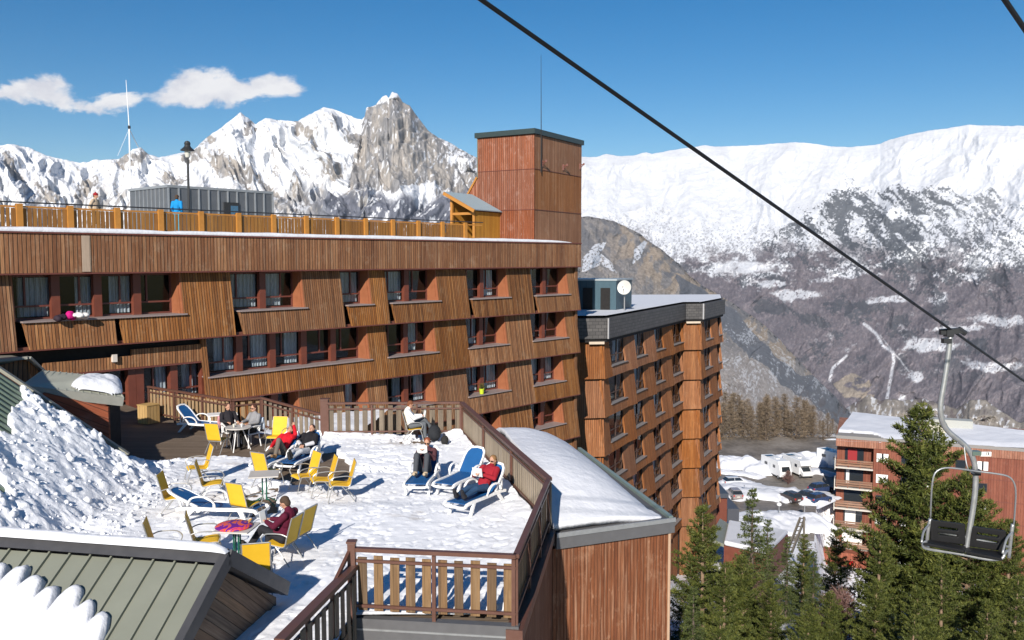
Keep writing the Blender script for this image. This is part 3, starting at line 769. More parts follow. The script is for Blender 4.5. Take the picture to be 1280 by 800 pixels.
def lamp_post():
    B=P(237,290,39.6); top=(P(237,176,39.6).z-B.z)
    root=empty('street_lamp','tall slim black lamp post with a domed lantern standing at the rooftop fence','lamp',(B.x,B.y,ZR))
    h=P(237,176,39.6).z-ZR
    m=MB(); m.lathe([(.13,0),(.13,.25),(.075,.35),(.07,.8),(.055,.9),(.05,h-.75)],12); m.build('pole',M_dmet,root,smooth=False)
    m=MB(); m.lathe([(.06,h-.75),(.1,h-.72),(.14,h-.45),(.13,h-.43)],12); m.build('lantern',plain('lantern_glass',(.5,.5,.45),.2),root)
    m=MB(); m.lathe([(.30,h-.44),(.31,h-.41),(.16,h-.28),(.12,h-.2),(.14,h-.12),(.10,h-.03),(.02,h)],14); m.build('hood',M_dmet,root)
lamp_post()

def mast():
    Y=46.; B=P(163,285,Y); root=empty('aerial_mast','thin white radio mast on splayed stays rising behind the rooftop fence','aerial',(B.x,B.y,ZR))
    def L(px,py,dy=0): q=P(px,py,Y+dy); return q-Vector((B.x,B.y,ZR))
    mw=plain('mast_white',(.8,.8,.8),.4)
    m=MB(); m.tube([L(164,283),L(161.5,160)],.035,6); m.build('pole',mw,root)
    m=MB(); m.tube([L(161.5,160),L(157.5,100)],[.025,.012],6); m.build('whip',mw,root)
    m=MB(); m.lathe([(.06,-.08),(.08,0),(.06,.08)],8,c=L(161.5,159)); m.build('joint',M_dmet,root)
    for px,py,dy in ((176,190,1),(147,195,-.5),(163,192,2)):
        e=L(px,py,dy); m=MB(); st=L(161.5,161); f=st+(e-st)*(1. if px==176 else 1.0); m.tube([st,f],.022 if px==176 else .008,5); m.build('stay',mw,root)
mast()

def tower():
    C=P(668,167,55.3); A=(C.x,C.y); zt=C.z
    Wr=Wall(A,31); Wl=Wall(A,-59,-1)
    L=Wr.at(726.3); wL=Wl.at(597)
    root=empty('lift_tower','tall square tower clad in red and brown boards with a dark roof rim','tower',(C.x,C.y,0)); M=local(root)
    def put(mb,name,mat,par=root):
        mb.v=[tuple(M@Vector(v)) for v in mb.v]; return mb.build(name,mat,par)
    a=Wr.p(0,0,0);b=Wr.p(L,0,0);dv=Vector((Wl.d[0]*wL,Wl.d[1]*wL,0));c=b+dv;d=a+dv
    core=MB(); ctr=(a+b+c+d)/4
    sh=lambda g,z:[Vector((ctr.x+(p.x-ctr.x)*g,ctr.y+(p.y-ctr.y)*g,z)) for p in (a,b,c,d)]
    core.prism(sh(.96,.2),sh(.96,zt-.05)); put(core,'core',M_void)
    zs=[.3,P(668,262,55.3).z,P(668,211,55.3).z,zt-.02]
    for i in range(3):
        z0,z1=zs[i]+.03,zs[i+1]
        lean=.05
        m=MB(); Wr.blk(m,.02,L,z0,z1,-.1,0); put(m,'right_cladding',M_tow2)
        m=MB(); Wl.blk(m,.0,wL,z0,z1,-.1,0.); put(m,'left_cladding',M_tow1)
        m=MB(); Wr.blk(m,-.02,L,z0-.035,z0-.004,-.1,.03); Wl.blk(m,-.02,wL,z0-.035,z0-.004,-.1,.03); put(m,'joint_trim',M_redpost)
    # sloping foot on the far left
    zf=P(597,222,57).z; m=MB(); k=lambda q,z:Wl.p(q,0,z)
    q2=Wl.at(548)
    A4=[Wl.p(wL+.003,0,.3),Wl.p(q2,0,.3),Wl.p(q2,0,.5),Wl.p(wL+.003,0,zf)]; B4=[p-Vector((Wl.n[0],Wl.n[1],0))*3 for p in A4]
    m.prism(A4,B4); put(m,'buttress',M_tow1)
    m=MB(); up=Vector((0,0,.12))
    m.beam(Wl.p(wL+.0,.02,zf+.06),Wl.p(q2,.02,.56),.16,.12); put(m,'buttress_trim',M_ypost)
    m=MB(); m.prism(sh(1.05,zt),sh(1.05,zt+.32)); put(m,'roof_rim',plain('dark_roof_rim',(.03,.045,.045),.4))
    m=MB(); m.beam(Wl.p(wL-.02,.01,zf),Wl.p(wL-.02,.01,zt),.12,.05,up=(1,0,0)); put(m,'corner_trim',plain('rim_strip',(.10,.09,.05),.5))
    for px,py in ((677,203),(703,208),(724,207)):
        q=Wr.at(px); z=P(px,py,Wr.p(q,0,0).y).z
        m=MB(); m.beam(Wr.p(q,.0,z),Wr.p(q,.30,z+.08),.05,.05); m.beam(Wr.p(q,0,z-.22),Wr.p(q,.28,z+.04),.04,.04); m.box(Wr.p(q,.31,z+.08),(.10,.10,.14)); m.box(Wr.p(q,.02,z-.06),(.08,.08,.4)); put(m,'bracket',M_redpost)
    # lightning rod
    q=Wr.at(674); m=MB(); zb=P(674,215,55.5).z; m.tube([Wr.p(q,.12,zb),Wr.p(q,.12,zt+.3),Wr.p(q,.1,P(674,67,55.5).z)],[.035,.03,.012],6); put(m,'lightning_rod',M_dmet)
tower()

def porch():
    A=(-2.27,54.1); Ws=Wall(A,31); Wf=Wall(A,-59,-1)
    root=empty('roof_porch','small yellow timber porch with a blue-grey metal lean-to roof beside the tower','porch',(A[0],A[1],ZR)); M=local(root)
    def put(mb,name,mat,par=root):
        mb.v=[tuple(M@Vector(v)) for v in mb.v]; return mb.build(name,mat,par)
    L=3.3; w=Wf.at(563); ze=P(594,263,54.1).z; zr=P(562,243,54.1+.5*w).z
    m=MB(); Ws.blk(m,0,L,ZR-.05,ze-.05,-.1,0); put(m,'side_wall',M_yel)
    m=MB(); Ws.blk(m,0,L,ZR-.05,zr-.1,-w,-w+.08); put(m,'far_wall',M_yel)
    m=MB(); Ws.blk(m,L-.1,L-.02,ZR-.05,ze-.1,-w+.1,-.12); put(m,'back_wall',M_void)
    for q in (.08,w-.1):
        m=MB(); Wf.blk(m,q-.08,q+.08,ZR,(ze if q<.5 else zr)-.12,-.12,.03); put(m,'post',M_ypost)
    m=MB(); Wf.blk(m,.17,w-.18,ze-.25,ze-.1,-.1,.0); put(m,'tie_beam',M_ypost)
    # roof sheet
    e0=Ws.p(-.35,.18,ze+.0); e1=Ws.p(L-.03,.18,ze+.0); r0=Ws.p(-.35,-w-.25,zr+.12); r1=Ws.p(L-.03,-w-.25,zr+.12)
    up=Vector((0,0,.05)); m=MB(); m.prism([e0,e1,r1,r0],[p+up for p in (e0,e1,r1,r0)])
    for i in range(17):
        k=(i+.5)/17; a=e0.lerp(e1,k)+up; b=r0.lerp(r1,k)+up; m.beam(a,b,.05,.05)
    put(m,'roof',plain('blue_grey_roofing',(.26,.32,.36),.4,metal=.3))
    m=MB(); m.beam(e0+Vector((0,0,-.06)),r0+Vector((0,0,-.06)),.08,.2); put(m,'verge_board',M_ypost)
    # heap of snow glimpsed inside
porch()

# ================================================================ second building
B_or=[(.24,.085,.03),(.38,.148,.05),(.30,.112,.038),(.43,.18,.065)]
M_fac2=boards('wood_cladding_orange',B_or,.14,.10,1.,.25,palecol=(.50,.30,.17),seed=11.)
def m_shingle():
    t=NT('dark_shingles'); u,v,_=t.sep(t.uv()); b=t.n('ShaderNodeTexBrick'); t.l(t.comb(u,v),b.inputs['Vector'])
    b.inputs['Scale'].default_value=1.; b.inputs['Brick Width'].default_value=.42; b.inputs['Row Height'].default_value=.24; b.inputs['Mortar Size'].default_value=.018
    b.inputs['Color1'].default_value=(.055,.052,.052,1); b.inputs['Color2'].default_value=(.085,.08,.078,1); b.inputs['Mortar'].default_value=(.02,.02,.02,1)
    t.bump(b.outputs['Fac'],-.5,.02); return t.set(col=b.outputs['Color'],rough=.6)
M_shing=m_shingle()
M_fr2=plain('dark_window_frame',(.055,.03,.022),.5)
def b2():
    root=empty('apartment_tower','orange timber apartment block with dark shingled roof rim and zigzag front, beyond the main block','building',(12,80,-28)); M=local(root)
    def put(mb,name,mat,par=root,**k):
        mb.v=[tuple(M@Vector(v)) for v in mb.v]; return mb.build(name,mat,par,**k)
    P1=P(757,400,62.); P1=(P1.x,P1.y)
    w1=Wall(P1,25.6); L1=w1.at(856); P2=w1.p(L1,0,0)
    w2=Wall((P2.x,P2.y),82); L2=w2.at(879); P3=w2.p(L2,0,0)
    w3=Wall((P3.x,P3.y),25.6); L3=w3.at(904.5); P4=w3.p(L3,0,0)
    w0=Wall(P1,-98,-1); L0=9.0; P0=w0.p(L0,0,0)
    zt=-4.28; zf=-5.72; H=2.79
    zb=[zf-2.86-H*i for i in range(8)]
    back=[Vector((P4.x+2,P4.y+9,0)),Vector((P0.x+2,P0.y+36,0))]
    outline=[P0,Vector((*P1,0)),P2,P3,P4]+back
    ctr=Vector((10,80,0))
    def inset(g):
        return [Vector((p.x+(ctr.x-p.x)*g,p.y+(ctr.y-p.y)*g,0)) for p in outline]
    def pr(mb,g,z0,z1):
        A=inset(g); mb.prism([Vector((p.x,p.y,z0)) for p in A],[Vector((p.x,p.y,z1)) for p in A]); return mb
    inw=Vector((-1.25,.6,0)); cm=MB(); cm.prism([Vector((p.x,p.y,-31))+inw for p in outline],[Vector((p.x,p.y,zf-.1))+inw for p in outline]); put(cm,'wall',M_void)
    # roof rim pieces
    for (w_,L) in ((w0,L0),(w1,L1),(w2,L2),(w3,L3)):
        m=MB(); w_.blk(m,-.02,L+.02,zf,zt,-.3,.22); put(m,'roof_rim',M_shing)
        m=MB(); w_.blk(m,0,L,zf-.25,zf-.004,-.3,.05); put(m,'rim_underside',M_void)
    for w_,q in ((w1,.0),(w2,L2)):
        m=MB(); w_.blk(m,q-.06,q+.06,zf,zt+.02,.18,.26); put(m,'corner_strip',plain('corner_strip',(.35,.35,.36),.4))
    for w_,q0,q1 in ((w0,.1,1.2),(w2,.2,L2-.2)):
        m=MB(); w_.blk(m,q0,q1,zf-.38,zf-.2,.06,.12); put(m,'lower_trim',plain('pale_trim',(.5,.42,.33),.5))
    put(pr(MB(),.012,zt-.3,zt-.02),'roof',M_void)
    rg=random.Random(11)
    sp=[(w1,L1,[(764,783),(793,808),(818,831),(840,854)]),(w3,L3,[(882.5,891),(897,902.5)])]
    for r in range(7):
        ztp=(zf-.25 if r==0 else zb[r-1]-.03); zbt=zb[r]; zs=zbt+.72
        of=lambda q,z,a=ztp,b=zbt:-.30+.36*(a-z)/(a-b)
        for w_,L,ops in sp:
            qs=[(w_.at(a,-.15),w_.at(b,-.15)) for a,b in ops]
            m=MB(); w_.slab(m,[(0,zbt),(qs[0][0],zbt),(qs[0][0],ztp),(0.,ztp)],of,.2); put(m,'cladding_panel',M_fac2)
            for i,(a,b) in enumerate(qs):
                pe=qs[i+1][0] if i+1<len(qs) else L
                # L-shaped panel: apron plus the pier to its right, the pier bellying out in the middle
                m=MB(); w_.slab(m,[(a+.02,zbt),(b+.0,zbt),(b+.0,zs),(a+.02,zs)],of,.2)
                mid=(b+pe)/2; bow=.10
                last=(i+1==len(qs)); ex=.08 if last else .17
                Ff=lambda q,z:of(q,z)+ex*(q-b)/(pe-b)-.06*(1-(q-b)/(pe-b))
                for x0,x1 in ((b,pe),):
                    pts=[(x0,zbt),(x1,zbt),(x1,ztp),(x0,ztp)]
                    m.prism([w_.p(q,Ff(q,z),z) for q,z in pts],[w_.p(q,of(q,z)-.2,z) for q,z in pts])
                put(m,'cladding_panel',M_fac2)
                fr=MB(); z0,z1=zs+.05,ztp-.02; o=-.40
                for (c,d,e,f_) in ((a,b,z0,z0+.08),(a,b,z1-.08,z1),(a,a+.08,z0+.08,z1-.08),(b-.08,b,z0+.08,z1-.08)): w_.blk(fr,c,d,e,f_,o-.03,o+.06)
                mm=a+(b-a)*.55; w_.blk(fr,mm-.05,mm+.05,z0+.08,z1-.08,o-.02,o+.07); w_.blk(fr,a+.08,mm-.05,z0+.62,z0+.69,o-.02,o+.06); w_.blk(fr,mm+.05,b-.08,z0+.62,z0+.69,o-.02,o+.06)
                f=put(fr,'window_frame',M_fr2)
                g=MB(); g.add([w_.p(a+.05,o,z0+.05),w_.p(b-.05,o,z0+.05),w_.p(b-.05,o,z1-.05),w_.p(a+.05,o,z1-.05)],[[0,1,2,3]]); put(g,'pane',M_glass,f)
                if rg.random()<.6:
                    c=MB(); x=a+.1 if rg.random()<.5 else a+(b-a)*.55; w_.blk(c,x,x+(b-a)*rg.uniform(.2,.4),z0+.1,z1-.1,o-.3,o-.27); put(c,'curtain',M_curt,f)
                s=MB(); w_.blk(s,a-.1,b+.12,zs+.002,zs+.04,-.6,of(0,zs)+.10); put(s,'sill',plain('dark_sill',(.20,.19,.19),.5) if r==0 and i==0 and L==L1 else bpy.data.materials['dark_sill'],f)
                rv=MB(); w_.blk(rv,b+.003,b+.07,zs+.05,ztp,-.6,-.5+.14); put(rv,'reveal',M_fac2,f)
            m=MB(); w_.blk(m,0,L,zbt-.03,zbt+.05,-1.2,-.2); put(m,'soffit',M_soft)
        for w_,L in ((w0,L0),(w2,L2)):
            m=MB(); w_.slab(m,[(0,zbt),(L,zbt),(L,ztp),(0,ztp)],of,.2); put(m,'cladding_panel',M_fac2)
            m=MB(); w_.blk(m,0,L,zbt-.03,zbt+.05,-1.2,-.2); put(m,'soffit',M_soft)
    # ground floor
    for w_,L in ((w0,L0),(w1,L1),(w2,L2),(w3,L3)):
        m=MB(); w_.blk(m,0,L,-32,zb[6]-.04,-.5,-.3); put(m,'ground_floor_wall',M_fac2)
    # snow on the roof
    A=inset(.02); bm=bmesh.new(); vs=[bm.verts.new((p.x,p.y,zt+.0)) for p in A]; f0=bm.faces.new(vs)
    r_=bmesh.ops.inset_region(bm,faces=[f0],thickness=.5,use_even_offset=True)
    for v in f0.verts: v.co.z+=.18
    me=bpy.data.meshes.new('roof_snow'); bm.to_mesh(me); bm.free(); me.materials.append(M_snow)
    o=link_mesh('roof_snow',me); tag(o,'flat snow cover on the roof of the orange block with the dark rim','snow')
    return zt
ZB2=b2()

def plant_room():
    # teal cabin with dark openings and a dish on the second roof
    Y=69.; C=P(770,349,Y); Wr=Wall((C.x,C.y),25.6); Wf=Wall((C.x,C.y),-80,-1)
    z0=ZB2+.1; zt=C.z
    root=empty('rooftop_cabin','low dark teal metal cabin with two dark openings on the second roof','cabin',(C.x,C.y,z0)); M=local(root)
    def put(mb,name,mat,par=root):
        mb.v=[tuple(M@Vector(v)) for v in mb.v]; return mb.build(name,mat,par)
    mt=plain('teal_sheet_metal',(.03,.072,.10),.45,metal=.2); mp=plain('pale_sheet_metal',(.30,.34,.36),.45)
    wl=Wf.at(690); d=4.
    a=Wf.p(0,0,0);b=Wf.p(wl,0,0);dv=Vector((Wr.d[0]*d,Wr.d[1]*d,0))
    rg=[a,b,b+dv,a+dv]
    m=MB(); m.prism([Vector((p.x,p.y,z0)) for p in rg],[Vector((p.x,p.y,zt-.12)) for p in rg]); put(m,'wall',mt)
    m=MB(); ct=(rg[0]+rg[2])/2; m.prism([Vector((ct.x+(p.x-ct.x)*1.04,ct.y+(p.y-ct.y)*1.04,zt-.118)) for p in rg],[Vector((ct.x+(p.x-ct.x)*1.04,ct.y+(p.y-ct.y)*1.04,zt)) for p in rg]); put(m,'roof',mp)
    m=MB()
    for i in range(int(wl/.45)+1): Wf.blk(m,i*.45-.02,i*.45+.02,z0,zt-.13,.002,.04)
    put(m,'seams',mt)
    for (p0,p1) in ((751,763),(729,741)):
        q0,q1=Wf.at(p1),Wf.at(p0); m=MB(); Wf.blk(m,q0,q1,z0+.1,P(757,360,Y).z,.042,.07); put(m,'door',M_void)  # near-black panels: shade of the cabin's openings put into their colour
    # satellite dish
    C2=P(781,359.5,68.2); dr=empty('satellite_dish','round white satellite dish mounted at the corner of the teal cabin','dish',(C2.x,C2.y,z0))
    h=C2.z-z0
    m=MB(); r=.56; vs=[];n=24
    import math as _m
    rings=[(0,.0),(.35,.03),(.7,.09),(1,.17)]
    pr=[(max(.01,a_*r),b_) for a_,b_ in rings]
    m.lathe(pr+[(r*.98,.19),(.01,.03)],n)
    rot=Vector((-.45,-.88,.12)).to_track_quat('Z','Y').to_matrix()
    m.v=[tuple(rot@Vector(v)+Vector((0,-.1,h))) for v in m.v]; m.build('reflector',plain('dish_white',(.55,.55,.53),.4,var=.03),dr,smooth=False)
    m=MB(); m.tube([(0,.15,0),(0,.12,h*.75),(0,0,h)],.05,8); m.build('mounting_pole',M_galv,dr)
    e=rot@Vector((0,0,.5))+Vector((0,-.1,h)); m=MB(); m.tube([rot@Vector((0,-r*.9,.15))+Vector((0,-.1,h)),e],.015,5); m.box(e,(.08,.08,.08)); m.build('feed_arm',M_dmet,dr)
plant_room()
# ================================================================ terrace
ZD=-5.8                       # level of the trodden snow
def GZ(px,py): return PZ(px,py,ZD)
M_slat=boards('grey_weathered_slats',[(.20,.165,.125),(.27,.22,.165),(.15,.12,.09),(.24,.185,.13)],.16,.01,1.,.4,palecol=(.36,.30,.24),seed=21.)
M_slatl=boards('pale_weathered_slats',[(.31,.255,.19),(.40,.33,.25),(.23,.19,.145)],.16,.01,1.,.4,palecol=(.5,.45,.38),seed=25.)
M_slatb=boards('tan_weathered_slats',[(.36,.24,.13),(.44,.30,.17),(.28,.19,.11)],.13,.01,1.,.3,palecol=(.5,.42,.32),seed=26.)
M_slatw=boards('brown_weathered_slats',[(.23,.14,.075),(.30,.19,.10),(.17,.11,.065),(.13,.09,.06)],.13,.01,1.,.4,palecol=(.40,.30,.2),seed=22.)
M_deck=boards('deck_boards',[(.19,.14,.10),(.25,.19,.14),(.16,.12,.085)],.14,.06,.8,.3,palecol=(.26,.2,.15),seed=23.,horizontal=True)
M_fascia=plain('grey_metal_fascia',(.10,.10,.105),.5,metal=.1,var=.15)
M_near=boards('near_wall_boards',[(.17,.058,.026),(.25,.095,.045),(.20,.072,.034),(.30,.13,.068),(.15,.05,.024)],.085,.07,1.2,.7,palecol=(.42,.26,.17),seed=31.,spots=.5,bumpd=.005)

# terrace slab (deck)
def corner(px,py,z=-4.7): return PZ(px,py,z)
cG=corner(442,684); cF0=corner(645,693); cF1=corner(686,597); cD1=corner(577,502); cD0=corner(408,503)
def deck():
    pts=[(-22,13),(-4.0,13.),(-3.2,10.),(-2.75,10.),(cG.x,cG.y),(cF0.x,cF0.y),(cF1.x,cF1.y),(cD1.x,cD1.y),(cD0.x,cD0.y),(-8.9,29.5),(-13.2,32.6),(-15.6,35.2),(-24,27)]
    m=MB(); m.prism([(x,y,ZD-.12) for x,y in pts],[(x,y,ZD-.5) for x,y in pts])
    tag(m.build('terrace_deck',M_deck),kind='structure')
deck()

# trodden snow on the terrace
def right_edge(v):
    # v is the sheared distance; edge of the terrace on the right
    ys=[9.5,13.93,13.94,cF1.y,cD1.y,31]
    xs=[-2.72,-2.62,cF0.x-.06,cF1.x-.07,cD1.x-.05,-2.2]
    return np.interp(v,ys,xs)
SH=(cG.y-cF0.y)/(cF0.x-cG.x)
def terrace_snow():
    nv,nu=460,520
    v=np.linspace(10.6,29.4,nv)[:,None]; re=right_edge(v+0*1.0)
    le=np.full_like(re,-13.8); k=np.linspace(0,1,nu)[None,:]
    X=le+(re-le)*k; Y=v+0*X
    # shear so the near edge follows the front fence
    Yr=Y+SH*(cF0.x-X)*np.clip(1-(Y-13.94)/3,0,1)*np.clip((X+3.2)/.6,0,1)
    far=28.4+ (cD1.y-28.4)*0
    th=.0+.10*(fbm(X*.55,Yr*.55,4,401)-.35)+.028*(fbm(X*2.6,Yr*2.6,4,402)-.5)+.018*(ridged(X*5.2,Yr*5.2,4,403)-.5)
    # footprints
    fp=fbm(X*6.5,Yr*4.5,2,404); th-=.025*sstep(.60,.75,fp)
    ppx,ppy=project(X,Yr,ZD+0*X)
    wpx=ppx+(fbm(X*1.3,Yr*1.3,3,405)-.5)*30; wpy=ppy+(fbm(X*1.3,Yr*1.3,3,406)-.5)*14
    # cleared parts: the far-left deck, and patches under the loungers and the reader's chair
    clear=np.maximum(sstep(574,564,wpy)*sstep(405,375,wpx), in_poly(wpx,wpy,[(340,560),(425,560),(440,600),(345,604)]))
    clear=np.maximum(clear,in_poly(wpx,wpy,[(300,612),(345,606),(352,640),(305,646)])*.6)
    clear=np.maximum(clear,np.exp(-(((ppx-522)/40)**2+((ppy-547)/6)**2))*.9*sstep(.35,.6,fbm(X*3,Yr*3,3,407)+.1))
    clear=np.maximum(clear,sstep(.58,.63,fbm(X*1.7,Yr*4.4,4,408))*np.exp(-(((ppx-490)/45)**2+((ppy-577)/9)**2))*1.3)
    Z=ZD+th-.24*np.clip(clear,0,1)
    # banked up against the railings at the back and right
    edge=re-X; Z=Z+.10*np.exp(-(edge/.5)**2)*(Yr>14.2)*(.5+fbm(X*2,Yr*2,3,410))
    back=np.exp(-((Yr-28.4)/.45)**2)*(ppx>405); Z=Z+.12*back*(.4+fbm(X*3,Yr*3,3,411))
    # sloping hollow in the foreground behind the stair rail
    keep=(Yr<28.75)&~((X<-2.65)&(Yr<13.0)&(X<-5.5))
    me=grid_mesh('terrace_snow',X,Yr,Z,M_snowt,keep=keep)
    tag(link_mesh('terrace_snow',me),kind='structure')
terrace_snow()

# ---------------------------------------------------------------- railings
def railing(name,label,a,b,mat,h=1.1,n_post=3,pitch=.17,sw=.11,top=.08,slat_h=.93,zb=None,post_out=.05,first_post=True,double=True,dz=0.,rw=.07,inner=None):
    a=Vector(a);b=Vector(b); zb=ZD-.05
    L=(Vector((b.x,b.y,0))-Vector((a.x,a.y,0))).length; az=math.degrees(math.atan2(b.x-a.x,b.y-a.y))
    Wd=Wall((a.x,a.y),az,1); 
    if Wd.n[0]*-(a.x)+Wd.n[1]*-(a.y)<0: Wd=Wall((a.x,a.y),az,-1)
    root=empty(name,label,'railing',(a.x,a.y,zb)); M=local(root)
    def put(mb,nm,mt):
        mb.v=[tuple(M@Vector(v)) for v in mb.v]; return mb.build(nm,mt,root)
    zt=lambda q: a.z+(b.z-a.z)*q/L
    m=MB(); m.beam(Wd.p(0,0,zt(0)-top*.4),Wd.p(L,0,zt(L)-top*.4),.10 if top<.09 else .15,top*.8); put(m,'handrail',M_brail)
    for k in range(n_post+1):
        if k==0 and not first_post: continue
        q=L*k/n_post; q=min(max(q,.04),L-.04); m=MB(); Wd.blk(m,q-.03,q+.03,zt(q)-h-.08,zt(q)-top-.002,-.03,.03); put(m,'post',M_brail)
    for f in ((.80,.12) if double else (.85,)):
        m=MB(); m.beam(Wd.p(0.0,.0,zt(0)-h+f*h),Wd.p(L,.0,zt(L)-h+f*h),.045,.045); put(m,'rail',M_brail)
    m=MB(); n=int(L/pitch); rg=random.Random(len(label))
    so=-post_out if inner is None else inner
    for k in range(n):
        q=(k+.5)*L/n; z0=zt(q)-h+.04; w=sw*rg.uniform(.93,1.05); dq=rg.uniform(-.008,.008); e=rg.uniform(-.02,.02)
        A=[Wd.p(q-w/2,so+.012,z0),Wd.p(q+w/2,so+.012,z0),Wd.p(q+w/2+dq,so+.012,z0+slat_h+e),Wd.p(q-w/2+dq,so+.012,z0+slat_h+e)]
        m.prism(A,[p-Vector((Wd.n[0],Wd.n[1],0))*.024 for p in A])
    put(m,'slats',mat); return root
zt=-4.7
railing('railing','front terrace railing of weathered brown slats with brown metal rails',(cG.x,cG.y,zt),(cF0.x,cF0.y,zt),M_slatw,n_post=2,pitch=.255,sw=.15,slat_h=.90,first_post=False)
railing('railing','short railing seen edge-on down the right side of the terrace over the snowy lean-to roof',(cF0.x,cF0.y,zt),(cF1.x,cF1.y,zt),M_slatw,n_post=3,pitch=.2,sw=.13,inner=-.06,rw=.1)
railing('railing','long grey plank railing slanting away from the right corner to the back of the terrace',(cF1.x,cF1.y,zt),(cD1.x,cD1.y,zt),M_slatl,n_post=3,pitch=.19,sw=.15,top=.09,inner=-.06)
railing('railing','back terrace railing of upright grey-brown planks behind the man reading',(cD1.x,cD1.y,zt),(cD0.x,cD0.y,zt),M_slat,n_post=3,pitch=.27,sw=.165,inner=-.05)
e3=P(327,497,29.5); e2=P(290,501,29.0); e1=P(185,483,32.1); e4=P(405,523,28.7)
railing('railing','railing beside the steps dropping towards the big brown corner post',(e3.x,e3.y,zt),(e4.x,e4.y,-5.15),M_slat,n_post=2,pitch=.2,sw=.12)
railing('railing','far-left slatted railing running from the wooden box behind the empty lounger',(e1.x,e1.y,zt),(e2.x,e2.y,zt),M_slatb,n_post=3,pitch=.22,sw=.13)
railing('railing','short slatted railing behind the couple at the round table',(e2.x,e2.y,zt),(e3.x,e3.y,zt),M_slatb,n_post=1,pitch=.22,sw=.13)
def newel(name,label,c,w,z0,z1):
    r=empty(name,label,'post',(c.x,c.y,z0)); m=MB(); m.box((0,0,(z1-z0)/2),(w,w,z1-z0)); m.build('shaft',M_brail,r,bevel=.01); m=MB(); m.box((0,0,z1-z0+.015),(w+.03,w+.03,.03)); m.build('cap',M_brail,r)
newel('corner_post','stout brown square post where front railing and stair rail meet',cG+Vector((-.03,.0,0)),.13,-7.2,-4.62)
newel('corner_post','stout brown square post at the left end of the back railing',P(406,505,28.5),.26,-5.9,-4.62)
# stair rail dropping towards the viewer
ha=Vector((cG.x,cG.y-.02,-4.98)); hb=Vector((-3.05,11.2,-4.98))
r_=railing('stair_railing','dark stair railing with thin slats running from the corner post out of the picture bottom',ha,hb,M_slat,h=1.25,n_post=3,pitch=.24,sw=.13,slat_h=1.05,top=.1,first_post=False,inner=.05)
m=MB(); m.beam(cG+Vector((-.06,0,-.05)),P(414,737,13.2),.05,.06); m.build('brace_rail',M_brail,None); o=bpy.data.objects['brace_rail']
mw_=o.data; 
for v in mw_.vertices: v.co-=r_.location
o.parent=r_; 

# ---------------------------------------------------------------- terrace front and side walls
def skirts():
    root=empty('terrace_wall','dark metal and brown board wall supporting the terrace below the front railing','wall',(cF0.x,cF0.y,-7)); M=local(root)
    def put(mb,nm,mt):
        mb.v=[tuple(M@Vector(v)) for v in mb.v]; return mb.build(nm,mt,root)
    azG=math.degrees(math.atan2(cG.x-cF0.x,cG.y-cF0.y)); WG=Wall((cF0.x,cF0.y),azG,-1)
    LG=(Vector((cG.x,cG.y))-Vector((cF0.x,cF0.y))).length
    m=MB(); WG.blk(m,-.05,LG+.1,-6.6,ZD-.06,-.1,.06); put(m,'metal_flashing',M_fascia)
    m=MB(); WG.blk(m,-.05,LG+.1,-6.05,-6.02,.062,.075); put(m,'flashing_fold',M_galv)
    m=MB(); WG.blk(m,-.05,LG+.1,-24,-6.6,-.15,.0); put(m,'wall',M_near)
    azF=math.degrees(math.atan2(cF1.x-cF0.x,cF1.y-cF0.y)); WF=Wall((cF0.x,cF0.y),azF,1)
    LF=(Vector((cF1.x,cF1.y))-Vector((cF0.x,cF0.y))).length
    m=MB(); WF.blk(m,-.06,LF+.3,-24,ZD-.3,-.2,.06); put(m,'side_wall',M_near)
    m=MB(); WF.blk(m,-.1,LF+.3,ZD-.3,ZD-.1,-.15,.12); put(m,'edge_board',M_brail)
    m=MB(); m.prism([cF1+Vector((.05,.1,-1.3)),cD1+Vector((0,0,-1.3)),cD1+Vector((0,0,-3.3)),cF1+Vector((.05,.1,-3.3))],[cF1+Vector((-.15,0,-1.3)),cD1+Vector((-.2,0,-1.3)),cD1+Vector((-.2,0,-3.3)),cF1+Vector((-.15,0,-3.3))]); put(m,'back_side_wall',M_near)
skirts()

def lower_snow():
    nr,nc=60,160; V=np.linspace(0,1,nr)[:,None];U=np.linspace(0,1,nc)[None,:]
    X=-12.9+U*6.6+0*V; yf=np.interp(X,[-12.9,-9.2,-8.4,-6.0,-1.6],[32.5,29.2,29.6,28.9,29.2]); yb=FW.A[1]+(X-FW.A[0])/FW.d[0]*FW.d[1]-.5
    Y=yf+(yb-yf)*V; Z=-6.35-.9*V-.5*U+.25*(fbm(X*.6,Y*.6,4,1201)-.5)+.06*fbm(X*3,Y*3,3,1202)
    tag(link_mesh('lower_snow',grid_mesh('lower_snow',X,Y,Z,M_snowp)),kind='structure')
lower_snow()

